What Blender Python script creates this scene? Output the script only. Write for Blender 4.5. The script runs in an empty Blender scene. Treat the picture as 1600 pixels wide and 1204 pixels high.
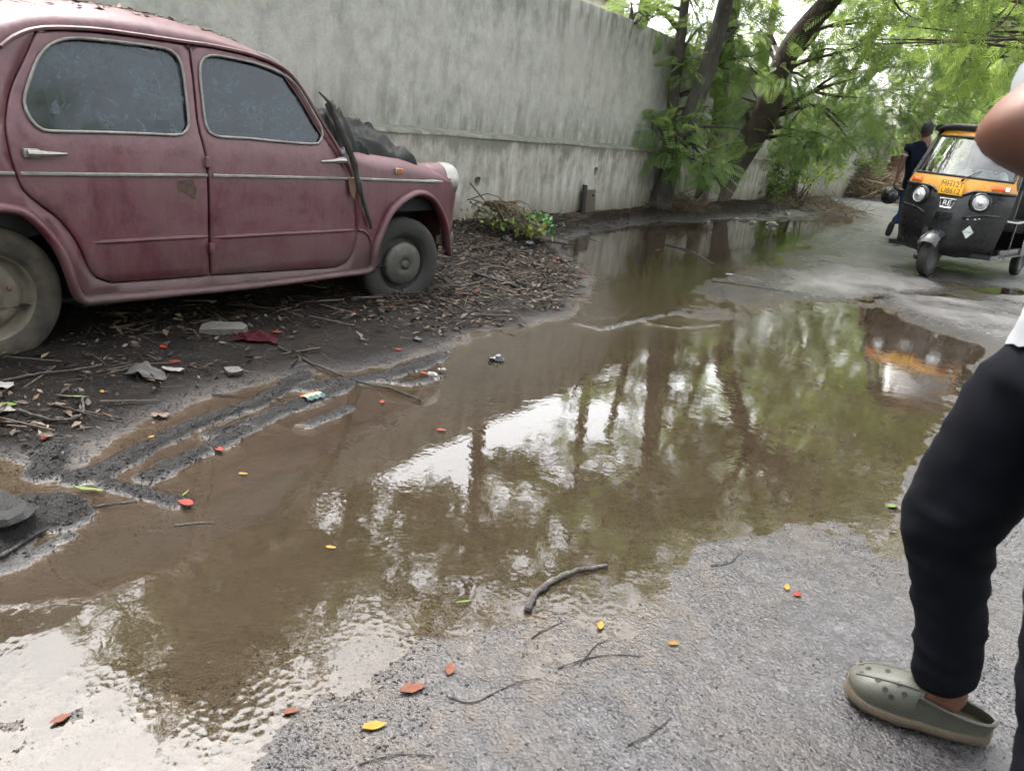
import bpy, bmesh, math, random
import numpy as np
from mathutils import Vector, Matrix, noise as mnoise
from mathutils.geometry import delaunay_2d_cdt

S = bpy.context.scene
COL = S.collection
PI = math.pi
rad = math.radians

# ------------------------------------------------------------------ camera
FPX, CX, CY, CAMH = 1203.0, 800.0, 602.0, 1.22          # photograph pixels, metres
ROLL, PITCH = math.atan(.12), math.atan(413 / 1203.)
_f = np.array([0, math.cos(PITCH), -math.sin(PITCH)])
_r0 = np.array([1., 0, 0]); _u0 = np.cross(_r0, _f)
_c, _s = math.cos(ROLL), math.sin(ROLL)
_R = _c * _r0 + _s * _u0; _U = -_s * _r0 + _c * _u0
CAM = np.array([0, 0, CAMH])
cam_data = bpy.data.cameras.new('camera')
cam = bpy.data.objects.new('camera', cam_data); COL.objects.link(cam)
M = Matrix.Identity(4)
for i in range(3):
    M[i][0] = _R[i]; M[i][1] = _U[i]; M[i][2] = -_f[i]; M[i][3] = CAM[i]
cam.matrix_world = M
cam_data.sensor_width = 36; cam_data.lens = 36 * FPX / 1600
cam_data.clip_start = .05; cam_data.clip_end = 2000
cam_data.dof.use_dof = True; cam_data.dof.focus_distance = 4.2; cam_data.dof.aperture_fstop = 6.5
S.camera = cam

# ------------------------------------------------------------------ overcast sky, soft sun
SUN_EL, SUN_AZ = rad(62), rad(-35)       # azimuth from +Y towards +X
W = bpy.data.worlds.new('World'); S.world = W; W.use_nodes = True
nt = W.node_tree; nt.nodes.clear()
sky = nt.nodes.new('ShaderNodeTexSky'); sky.sky_type = 'NISHITA'; sky.sun_disc = False
sky.sun_elevation = SUN_EL; sky.sun_rotation = SUN_AZ; sky.dust_density = 5; sky.air_density = 1.6
hs = nt.nodes.new('ShaderNodeHueSaturation'); hs.inputs['Saturation'].default_value = .22
bg = nt.nodes.new('ShaderNodeBackground'); bg.inputs['Strength'].default_value = .15
wo = nt.nodes.new('ShaderNodeOutputWorld')
nt.links.new(sky.outputs[0], hs.inputs['Color']); nt.links.new(hs.outputs[0], bg.inputs['Color'])
nt.links.new(bg.outputs[0], wo.inputs['Surface'])
sl = bpy.data.lights.new('sun', 'SUN'); sl.energy = .75; sl.angle = rad(25); sl.color = (1, .97, .92)
so = bpy.data.objects.new('sun', sl); COL.objects.link(so)
sd = Vector((math.sin(SUN_AZ) * math.cos(SUN_EL), math.cos(SUN_AZ) * math.cos(SUN_EL), math.sin(SUN_EL)))
so.rotation_euler = sd.to_track_quat('Z', 'Y').to_euler()
S.view_settings.view_transform = 'Standard'; S.view_settings.look = 'None'
S.view_settings.gamma = 1; S.view_settings.exposure = 2.4
S.render.engine = 'CYCLES'
cy = S.cycles
cy.use_adaptive_sampling = True; cy.adaptive_threshold = .035; cy.adaptive_min_samples = 12; cy.use_denoising = True; cy.denoiser = 'OPENIMAGEDENOISE'
cy.max_bounces = 6; cy.diffuse_bounces = 2; cy.glossy_bounces = 3; cy.transmission_bounces = 4
cy.transparent_max_bounces = 10; cy.sample_clamp_indirect = 6; cy.caustics_reflective = False; cy.caustics_refractive = False

# ------------------------------------------------------------------ pixel helpers (direction only; depth from what a thing touches)
def ray(x, y):
    d = (x - CX) * _R - (y - CY) * _U + FPX * _f
    return d / np.linalg.norm(d)
def gnd(x, y, z=0.):
    d = ray(x, y); return CAM + d * ((z - CAMH) / d[2])
def dep(x, y, D):                       # point on the pixel's ray at forward (ground) distance D
    d = ray(x, y); return CAM + d * (D / d[1])
def onplane(x, y, p, n):
    d = ray(x, y); return CAM + d * (((np.asarray(p) - CAM) @ n) / (d @ n))

# ------------------------------------------------------------------ object helpers
def tag(o, label=None, cat=None, group=None, kind=None):
    if label: o['label'] = label
    if cat: o['category'] = cat
    if group: o['group'] = group
    if kind: o['kind'] = kind
    return o
def thing(name, label, cat, loc=(0, 0, 0), rz=0., group=None):
    o = bpy.data.objects.new(name, None); COL.objects.link(o)
    o.empty_display_size = .1
    o.location = [float(v) for v in loc]; o.rotation_euler = (0, 0, rz)
    return tag(o, label, cat, group)
def link(name, me, parent=None):
    o = bpy.data.objects.new(name, me); COL.objects.link(o); o.parent = parent
    return o
def mesh(name, v, f, mat, parent=None, smooth=True, sharp=None):
    me = bpy.data.meshes.new(name)
    me.from_pydata([tuple(map(float, p)) for p in v], [], [tuple(int(i) for i in q) for q in f])
    me.materials.append(mat)
    if smooth:
        me.shade_smooth()
        if sharp: me.set_sharp_from_angle(angle=rad(sharp))
    me.update()
    return link(name, me, parent)
def mesh_np(name, v, faces, mat, parent=None, smooth=False):
    """v (N,3); faces (M,k) all the same size"""
    v = np.asarray(v, np.float32); faces = np.asarray(faces, np.int32)
    me = bpy.data.meshes.new(name)
    n, k = faces.shape
    me.vertices.add(len(v)); me.vertices.foreach_set('co', v.ravel())
    me.loops.add(n * k); me.loops.foreach_set('vertex_index', faces.ravel())
    me.polygons.add(n); me.polygons.foreach_set('loop_start', np.arange(n, dtype=np.int32) * k)
    me.update(calc_edges=True); me.validate()
    me.materials.append(mat)
    if smooth: me.shade_smooth()
    return link(name, me, parent)

class MB:
    """collects shapes for ONE mesh"""
    def __init__(s): s.v = []; s.f = []
    def add(s, v, f):
        b = len(s.v); s.v += [tuple(map(float, p)) for p in v]; s.f += [tuple(i + b for i in q) for q in f]; return s
    def box(s, c, d, rot=None, bev=0.0):
        hx, hy, hz = d[0] / 2, d[1] / 2, d[2] / 2
        if bev <= 0:
            v = [(x, y, z) for x in (-hx, hx) for y in (-hy, hy) for z in (-hz, hz)]
            f = [(0, 1, 3, 2), (4, 6, 7, 5), (0, 4, 5, 1), (2, 3, 7, 6), (0, 2, 6, 4), (1, 5, 7, 3)]
        else:
            bm = bmesh.new(); bmesh.ops.create_cube(bm, size=1)
            for q in bm.verts: q.co = Vector((q.co.x * d[0], q.co.y * d[1], q.co.z * d[2]))
            bmesh.ops.bevel(bm, geom=bm.edges[:], offset=bev, segments=2, affect='EDGES', profile=.6)
            bm.verts.index_update()
            v = [tuple(q.co) for q in bm.verts]; f = [tuple(x.index for x in q.verts) for q in bm.faces]; bm.free()
        m = rot.to_3x3() if rot is not None else Matrix.Identity(3)
        return s.add([tuple(m @ Vector(p) + Vector(c)) for p in v], f)
    def tube(s, pts, r, n=8, cap=True, flat=1.0, up=None):
        pts = [Vector([float(q) for q in p]) for p in pts]; m = len(pts)
        rs = list(r) if hasattr(r, '__len__') else [r] * m
        v = []; prev = None
        for i, p in enumerate(pts):
            t = (pts[min(i + 1, m - 1)] - pts[max(i - 1, 0)]).normalized()
            if prev is None:
                ref = Vector(up) if up is not None else (Vector((0, 0, 1)) if abs(t.z) < .9 else Vector((1, 0, 0)))
                a = (ref - t * ref.dot(t)).normalized()
            else:
                a = (prev - t * prev.dot(t)).normalized()
            prev = a; b = t.cross(a)
            for k in range(n):
                th = 2 * PI * k / n
                v.append(p + (a * math.cos(th) + b * math.sin(th) * flat) * rs[i])
        f = [(i * n + k, i * n + (k + 1) % n, (i + 1) * n + (k + 1) % n, (i + 1) * n + k) for i in range(m - 1) for k in range(n)]
        if cap: f += [tuple(range(n - 1, -1, -1)), tuple((m - 1) * n + k for k in range(n))]
        return s.add(v, f)
    def loop(s, pts, r, n=8, flat=1.0):
        """closed tube"""
        pts = [Vector([float(q) for q in p]) for p in pts]; m = len(pts); v = []
        nrm = Vector((0, 0, 0))
        for i in range(m): nrm += pts[i].cross(pts[(i + 1) % m])
        nrm.normalize()
        for i, p in enumerate(pts):
            t = (pts[(i + 1) % m] - pts[i - 1]).normalized()
            a = (nrm - t * nrm.dot(t)).normalized(); b = t.cross(a)
            for k in range(n):
                th = 2 * PI * k / n; v.append(p + a * math.cos(th) * r * flat + b * math.sin(th) * r)
        f = [(i * n + k, i * n + (k + 1) % n, ((i + 1) % m) * n + (k + 1) % n, ((i + 1) % m) * n + k) for i in range(m) for k in range(n)]
        return s.add(v, f)
    def lathe(s, prof, n=32, axis='y', c=(0, 0, 0), cap=False):
        """prof: (radius, along-axis)"""
        v = []
        for (r, h) in prof:
            for k in range(n):
                a = 2 * PI * k / n; x, y = r * math.cos(a), r * math.sin(a)
                p = {'y': (x, h, y), 'x': (h, x, y), 'z': (x, y, h)}[axis]
                v.append((p[0] + c[0], p[1] + c[1], p[2] + c[2]))
        m = len(prof)
        f = [(i * n + k, i * n + (k + 1) % n, (i + 1) * n + (k + 1) % n, (i + 1) * n + k) for i in range(m - 1) for k in range(n)]
        if cap: f += [tuple(range(n)), tuple((m - 1) * n + k for k in range(n - 1, -1, -1))]
        return s.add(v, f)
    def ell(s, c, r, n=12, m=8, rot=None, jit=0., seed=0):
        v = []; f = []
        R3 = rot.to_3x3() if rot is not None else None
        for i in range(m + 1):
            ph = PI * i / m
            for k in range(n):
                th = 2 * PI * k / n
                p = Vector((math.sin(ph) * math.cos(th), math.sin(ph) * math.sin(th), math.cos(ph)))
                if jit: p *= 1 + jit * mnoise.noise(p * 1.7 + Vector((seed * 7.3, seed, 0)))
                q = Vector((p.x * r[0], p.y * r[1], p.z * r[2]))
                if R3 is not None: q = R3 @ q
                v.append(q + Vector([float(z) for z in c]))
        for i in range(m):
            for k in range(n): f.append((i * n + k, (i + 1) * n + k, (i + 1) * n + (k + 1) % n, i * n + (k + 1) % n))
        return s.add(v, f)
    def prism(s, poly, h0, h1, fn):
        """poly 2D, extruded from h0 to h1; fn(u, v, h) -> 3D"""
        n = len(poly)
        v = [fn(a, b, h0) for a, b in poly] + [fn(a, b, h1) for a, b in poly]
        f = [tuple(range(n - 1, -1, -1)), tuple(range(n, 2 * n))] + [(i, (i + 1) % n, n + (i + 1) % n, n + i) for i in range(n)]
        return s.add(v, f)
    def grid(s, fn, nu, nv, closeu=False):
        v = [fn(i / (nu if closeu else nu - 1), j / (nv - 1)) for j in range(nv) for i in range(nu)]
        f = []
        for j in range(nv - 1):
            for i in range(nu if closeu else nu - 1):
                f.append((j * nu + i, j * nu + (i + 1) % nu, (j + 1) * nu + (i + 1) % nu, (j + 1) * nu + i))
        return s.add(v, f)
    def build(s, name, mat, parent=None, smooth=True, sharp=38, fixn=True):
        o = mesh(name, s.v, s.f, mat, parent, False)
        if fixn:
            bm = bmesh.new(); bm.from_mesh(o.data)
            bmesh.ops.remove_doubles(bm, verts=bm.verts[:], dist=1e-5)
            bmesh.ops.recalc_face_normals(bm, faces=bm.faces[:]); bm.to_mesh(o.data); bm.free()
        if smooth:
            o.data.shade_smooth()
            if sharp: o.data.set_sharp_from_angle(angle=rad(sharp))
        return o

def smooth_line(P, n, closed=False):
    """Catmull-Rom through P, resampled evenly to n points"""
    P = [np.array(p, float) for p in P]; m = len(P); out = []
    segs = m if closed else m - 1
    for i in range(segs):
        p1, p2 = P[i], P[(i + 1) % m]
        p0 = P[i - 1] if (closed or i > 0) else 2 * p1 - p2
        p3 = P[(i + 2) % m] if (closed or i + 2 < m) else 2 * p2 - p1
        for t in np.linspace(0, 1, 12, endpoint=False):
            out.append(.5 * ((2 * p1) + (-p0 + p2) * t + (2 * p0 - 5 * p1 + 4 * p2 - p3) * t * t + (-p0 + 3 * p1 - 3 * p2 + p3) * t ** 3))
    out.append(P[0] if closed else P[-1]); out = np.array(out)
    L = np.r_[0, np.cumsum(np.linalg.norm(np.diff(out, axis=0), axis=1))]
    q = np.linspace(0, L[-1], n + 1 if closed else n)
    res = np.stack([np.interp(q, L, out[:, k]) for k in range(out.shape[1])], 1)
    return res[:-1] if closed else res

def text_obj(name, txt, size, mat, parent, mw, depth=.0006, shear=0., spacing=1., sx=1.):
    cu = bpy.data.curves.new(name, 'FONT'); cu.body = txt; cu.size = size; cu.align_x = 'CENTER'; cu.align_y = 'CENTER'
    cu.extrude = depth; cu.shear = shear; cu.space_character = spacing
    o = bpy.data.objects.new(name, cu); COL.objects.link(o)
    dg = bpy.context.evaluated_depsgraph_get()
    me = bpy.data.meshes.new_from_object(o.evaluated_get(dg)); bpy.data.objects.remove(o)
    me.transform(Matrix.Diagonal((sx, 1, 1, 1))); me.transform(mw)
    me.materials.clear(); me.materials.append(mat)
    return link(name, me, parent)

# ------------------------------------------------------------------ materials
class NT:
    def __init__(s, name):
        s.m = bpy.data.materials.new(name); s.m.use_nodes = True
        s.t = s.m.node_tree; s.t.nodes.clear()
        s.out = s.t.nodes.new('ShaderNodeOutputMaterial')
    def n(s, typ, **kw):
        o = s.t.nodes.new('ShaderNode' + typ)
        for k, v in kw.items():
            if k in o.inputs.keys(): 
                try: s.t.links.new(v, o.inputs[k]) if isinstance(v, bpy.types.NodeSocket) else setattr(o.inputs[k], 'default_value', v)
                except Exception as e: raise RuntimeError((typ, k, v, e))
            else: setattr(o, k, v)
        return o
    def coord(s, kind='Object', scale=(1, 1, 1), loc=(0, 0, 0), rot=(0, 0, 0)):
        tc = s.n('TexCoord'); mp = s.n('Mapping', Scale=scale, Location=loc, Rotation=rot)
        s.t.links.new(tc.outputs[kind], mp.inputs['Vector']); return mp.outputs[0]
    def pos(s, scale=(1, 1, 1), loc=(0, 0, 0), rot=(0, 0, 0)):
        g = s.n('NewGeometry'); mp = s.n('Mapping', Scale=scale, Location=loc, Rotation=rot)
        s.t.links.new(g.outputs['Position'], mp.inputs['Vector']); return mp.outputs[0]
    def noise(s, v, scale, detail=5, rough=.6, dist=0.):
        return s.n('TexNoise', Vector=v, Scale=scale, Detail=detail, Roughness=rough, Distortion=dist).outputs['Fac']
    def vor(s, v, scale, feature='F1', out='Distance', rnd=1.):
        return s.n('TexVoronoi', Vector=v, Scale=scale, feature=feature, Randomness=rnd).outputs[out]
    def ramp(s, fac, stops, interp='LINEAR'):
        r = s.n('ValToRGB', Fac=fac); cr = r.color_ramp; cr.interpolation = interp
        while len(cr.elements) < len(stops): cr.elements.new(.5)
        for e, (p, c) in zip(cr.elements, stops):
            e.position = p; e.color = (c, c, c, 1) if isinstance(c, (int, float)) else (*c, 1)
        return r.outputs[0]
    def mix(s, fac, a, b, mode='MIX'):
        m = s.n('Mix', data_type='RGBA', blend_type=mode)
        for sock, val in ((m.inputs[0], fac), (m.inputs[6], a), (m.inputs[7], b)):
            if isinstance(val, bpy.types.NodeSocket): s.t.links.new(val, sock)
            elif isinstance(val, (int, float)): sock.default_value = val if sock.type == 'VALUE' else (val, val, val, 1)
            else: sock.default_value = (*val, 1)
        return m.outputs[2]
    def math(s, op, a, b=0., clamp=False):
        m = s.n('Math', operation=op, use_clamp=clamp)
        for sock, val in ((m.inputs[0], a), (m.inputs[1], b)):
            if isinstance(val, bpy.types.NodeSocket): s.t.links.new(val, sock)
            else: sock.default_value = val
        return m.outputs[0]
    def attr(s, name, out='Fac'):
        return s.n('Attribute', attribute_name=name).outputs[out]
    def bump(s, h, strength=.3, dist=.01, normal=None):
        kw = dict(Height=h, Strength=strength, Distance=dist)
        if normal is not None: kw['Normal'] = normal
        return s.n('Bump', **kw).outputs[0]
    def bsdf(s, col, rough=.6, normal=None, **kw):
        p = s.n('BsdfPrincipled')
        for k, val in [('Base Color', col), ('Roughness', rough), ('Normal', normal)] + list(kw.items()):
            if val is None: continue
            if isinstance(val, bpy.types.NodeSocket): s.t.links.new(val, p.inputs[k])
            elif isinstance(val, tuple) and len(val) == 3 and p.inputs[k].type == 'RGBA': p.inputs[k].default_value = (*val, 1)
            else: p.inputs[k].default_value = val
        return p.outputs[0]
    def done(s, sh):
        s.t.links.new(sh, s.out.inputs['Surface']); return s.m

def simple(name, col, rough=.5, var=.25, scale=18., bump=0., metal=0., dirt=0., dirtcol=(.12, .10, .075), coat=0., **kw):
    """principled with colour and gloss variation, optional dirt film"""
    t = NT(name); v = t.coord('Object')
    nz = t.noise(v, scale, 6, .65)
    lo = tuple(c * (1 - var) for c in col); hi = tuple(min(1, c * (1 + var)) for c in col)
    c = t.mix(t.ramp(nz, [(.3, 0.), (.7, 1.)]), lo, hi)
    r = t.math('ADD', t.math('MULTIPLY', nz, .3), rough - .15, True)
    if dirt:
        dn = t.ramp(t.noise(v, scale * .22, 7, .7), [(.5 - dirt * .35, 0.), (.5 + .3, 1.)])
        dn = t.math('MULTIPLY', dn, min(1, dirt + .3))
        c = t.mix(dn, c, dirtcol); r = t.math('ADD', r, t.math('MULTIPLY', dn, .4), True)
    nrm = t.bump(t.noise(v, scale * 4, 5, .7), bump, .01) if bump else None
    return t.done(t.bsdf(c, r, nrm, Metallic=metal, **({'Coat Weight': coat} if coat else {}), **kw))
# ================================================================== THE SETTING
def vnoise(x, y, seed=0):
    xi = np.floor(x).astype(np.int64); yi = np.floor(y).astype(np.int64); fx = x - xi; fy = y - yi
    fx = fx * fx * (3 - 2 * fx); fy = fy * fy * (3 - 2 * fy)
    def h(a, b):
        n = (a * 374761393 + b * 668265263 + seed * 974711) & 0x7fffffff
        n = ((n ^ (n >> 13)) * 1274126177) & 0x7fffffff
        return ((n ^ (n >> 16)) & 0xffff) / 32767.5 - 1
    return (h(xi, yi) * (1 - fx) + h(xi + 1, yi) * fx) * (1 - fy) + (h(xi, yi + 1) * (1 - fx) + h(xi + 1, yi + 1) * fx) * fy
def fbm(x, y, sc, oct=4, seed=0, gain=.5):
    a = 1.; t = 0.; n = 0.
    for o in range(oct):
        t = t + a * vnoise(x * sc + 17.3 * o, y * sc - 9.1 * o, seed + o); n += a; a *= gain; sc *= 2.03
    return t / n
def sstep(a, b, x):
    t = np.clip((x - a) / (b - a), 0, 1); return t * t * (3 - 2 * t)
def seg_dist(X, Y, P, closed=True):
    D = np.full(X.shape, 1e9); m = len(P)
    for i in range(m if closed else m - 1):
        a, b = P[i], P[(i + 1) % m]; e = b - a; L = e @ e + 1e-12
        t = np.clip(((X - a[0]) * e[0] + (Y - a[1]) * e[1]) / L, 0, 1)
        D = np.minimum(D, np.hypot(X - a[0] - t * e[0], Y - a[1] - t * e[1]))
    return D
def inside(X, Y, P):
    r = np.zeros(X.shape, bool); m = len(P)
    for i in range(m):
        a, b = P[i], P[(i + 1) % m]
        if a[1] == b[1]: continue
        c = ((a[1] > Y) != (b[1] > Y)) & (X < (b[0] - a[0]) * (Y - a[1]) / (b[1] - a[1]) + a[0])
        r ^= c
    return r
def sdist(X, Y, P):
    return np.where(inside(X, Y, P), -1, 1) * seg_dist(X, Y, P)
def pxpoly(L, z=0.):
    return [gnd(x, y, z)[:2] for x, y in L]

# the wall line
WAZ = rad(31.0)
WD = np.array([math.sin(WAZ), math.cos(WAZ), 0]); WN = np.array([-math.cos(WAZ), math.sin(WAZ), 0])
WM = gnd(905, 332, .12); WM[2] = 0
def wall_t(p): return (np.asarray(p) - WM) @ WD
def wpt(t, off, z): return WM + WD * t + WN * off + np.array([0, 0, z])

LAKE = pxpoly([(-420, 735), (-60, 716), (60, 722), (105, 738), (135, 694), (250, 652), (340, 612), (420, 592), (600, 577), (690, 550), (740, 528), (830, 512),
               (905, 492), (925, 465), (930, 440), (905, 412), (862, 385), (935, 362), (1010, 349), (1100, 343), (1200, 346), (1268, 344), (1325, 338), (1330, 346), (1285, 362),
               (1235, 385), (1175, 408), (1140, 428), (1085, 452), (1070, 470), (1050, 492), (1110, 506), (1180, 492), (1290, 482), (1390, 488), (1440, 515), (1535, 543),
               (1540, 560), (1490, 610), (1448, 655), (1440, 700), (1420, 760), (1385, 800), (1260, 818), (1150, 828), (1085, 842), (1078, 885), (1050, 930), (965, 958), (880, 958),
               (770, 972), (660, 1005), (590, 1065), (500, 1120), (430, 1180), (330, 1260), (100, 1420), (-420, 1500)])
PUD2 = pxpoly([(1340, 470), (1400, 462), (1480, 472), (1560, 480), (1640, 470), (1640, 452), (1560, 445), (1470, 440), (1430, 448)])
BANK = pxpoly([(-900, 760), (-420, 735), (-60, 716), (60, 722), (105, 738), (135, 694), (250, 652), (340, 612), (420, 592), (600, 577), (690, 550), (740, 528), (830, 512),
               (905, 492), (925, 465), (930, 440), (905, 412), (862, 385), (935, 362), (1010, 349), (1100, 343), (1200, 340), (1268, 325), (1320, 306)]) + \
       [wpt(26, -1.9, 0)[:2], wpt(46, -1.9, 0)[:2], wpt(90, -2.2, 0)[:2], wpt(90, 30, 0)[:2], wpt(-30, 30, 0)[:2], wpt(-30, -4, 0)[:2]]
RIDGES = [([(118, 748), (160, 738), (230, 700), (330, 655), (400, 632), (475, 588)], .050, .030), ([(135, 742), (200, 765), (272, 786)], .040, .024),
          ([(228, 748), (300, 712), (330, 700), (420, 652), (500, 620), (540, 604)], .052, .022), ([(478, 664), (515, 650), (548, 637)], .032, .018),
          ([(72, 742), (82, 715), (90, 690)], .05, .032), ([(480, 606), (600, 588), (645, 575), (692, 556)], .055, .026), ([(560, 590), (640, 600), (690, 590)], .03, .016),
          ([(330, 680), (400, 660), (470, 625)], .06, .014), ([(-60, 880), (-10, 830), (40, 808), (78, 803)], .10, .060), ([(-20, 905), (50, 870), (110, 838)], .03, .012),
          ([(900, 505), (940, 515), (1000, 500), (1060, 488)], .05, .010), ([(1010, 505), (1060, 512), (1120, 508)], .05, .010)]
RIDGES = [([gnd(x, y)[:2] for x, y in L], s, h) for L, s, h in RIDGES]
# tyre wheel ruts seen as curved lines under the film of water
RUTS = [([(700, 545), (686, 600), (640, 650), (560, 735), (470, 830), (390, 870)], .022, .010), ([(676, 560), (660, 620), (590, 690), (540, 740), (450, 835)], .02, .009)]
RUTS = [([gnd(x, y)[:2] for x, y in L], s, h) for L, s, h in RUTS]

def height(X, Y):
    sd = sdist(X, Y, LAKE)
    near = 1 / (1 + np.hypot(X, Y - 1.5) * .25)
    sdn = sd + .10 * fbm(X, Y, 2.2, 4, 3) + .03 * fbm(X, Y, 11, 3, 5)
    sd2 = sdist(X, Y, PUD2) + .35 * fbm(X, Y, 1.1, 3, 41)
    bk = sdist(X, Y, BANK)
    bank = sstep(.06, -.22, bk + .06 * fbm(X, Y, 4, 3, 9))
    w = -((X - WM[0]) * WN[0] + (Y - WM[1]) * WN[1])                    # distance in front of the wall
    # road: gentle slope out of the water
    road = .030 * sstep(0, 1.6, sdn) + .006 * fbm(X, Y, 1.3, 3, 12) + .0030 * fbm(X, Y, 14, 3, 21) + .0026 * fbm(X, Y, 38, 2, 22)
    road = road - .030 * sstep(.05, -.3, sd2)
    shore = -.055 * sstep(0, -.9, sdn) - .004 * sstep(.02, -.05, sdn)
    # pebbly film towards the camera
    bkz = .040 * sstep(0, -.45, bk) + .085 * sstep(2.0, .1, w) + .012 * fbm(X, Y, 3, 4, 31) + .006 * fbm(X, Y, 17, 3, 33)
    h = np.where(sdn > 0, road, shore + .004 * fbm(X, Y, 5, 3, 8) + .0026 * fbm(X, Y, 30, 2, 23))
    # the muddy shallows left of the deep pool
    mud = sstep(.15, -.15, sdist(X, Y, MUD))
    h = h * (1 - mud) + mud * np.maximum(h, -.014 + .006 * fbm(X, Y, 6, 4, 14))
    sh_ = sstep(.25, -.25, sdist(X, Y, SHALLOW))
    h = h * (1 - sh_) + sh_ * np.maximum(h, -.0035 + .0100 * fbm(X, Y, 24, 3, 61) + .006 * fbm(X, Y, 3, 3, 62))
    h = h * (1 - bank) + np.maximum(bkz, h) * bank
    n1 = fbm(X, Y, 13, 5, 51, .65); n2 = fbm(X, Y, 42, 2, 52)
    for L, s, hh in RIDGES:
        d = seg_dist(X, Y, L, False) + .045 * n1 + .02 * n2
        h = np.maximum(h, -.016 + (hh + .013) * np.exp(-np.abs(d / s) ** 2.6) * (1 + .55 * n1 + .35 * n2))
    for L, s, hh in RUTS:
        d = seg_dist(X, Y, L, False) + .01 * n1; h = h + hh * np.exp(-(d / s) ** 2) * (.55 + .4 * n1)
    for c, r, hh in WELLS:                                               # ground trodden under wheels and trunks
        d = np.hypot(X - c[0], Y - c[1]); h = h + hh * np.exp(-(d / r) ** 2)
    return h, bank, mud, w
MUD = pxpoly([(-420, 735), (60, 700), (135, 670), (340, 590), (600, 560), (720, 520), (700, 600), (600, 720), (520, 790), (420, 860), (250, 930), (0, 965), (-420, 1010)])
SHALLOW = pxpoly([(-420, 1010), (0, 985), (250, 985), (420, 1030), (600, 1010), (760, 985), (700, 1080), (480, 1240), (-420, 1500)])
WELLS = [(gnd(1030, 327, .1)[:2], .7, .05), (gnd(1115, 315, .1)[:2], .9, .06), (gnd(800, 362, .1)[:2], .35, .06)]

def steps(lo, hi, c0, c1, s0, g):
    L = [c0]
    while L[-1] < c1: L.append(L[-1] + s0)
    s = s0
    while L[-1] < hi: s *= g; L.append(L[-1] + s)
    s = s0
    while L[0] > lo: s *= g; L.insert(0, L[0] - s)
    return np.array(L)
gx = steps(-60, 260, -2.2, 2.2, .017, 1.032); gy = steps(-60, 420, .85, 3.6, .017, 1.026)
GX, GY = np.meshgrid(gx, gy)
GH, GB, GM, GW = height(GX, GY)
nx, ny = len(gx), len(gy)
def hz(x, y):
    i = int(np.clip(np.searchsorted(gx, x) - 1, 0, nx - 2)); j = int(np.clip(np.searchsorted(gy, y) - 1, 0, ny - 2))
    a = (x - gx[i]) / (gx[i + 1] - gx[i]); b = (y - gy[j]) / (gy[j + 1] - gy[j])
    return float((GH[j, i] * (1 - a) + GH[j, i + 1] * a) * (1 - b) + (GH[j + 1, i] * (1 - a) + GH[j + 1, i + 1] * a) * b)

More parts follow.
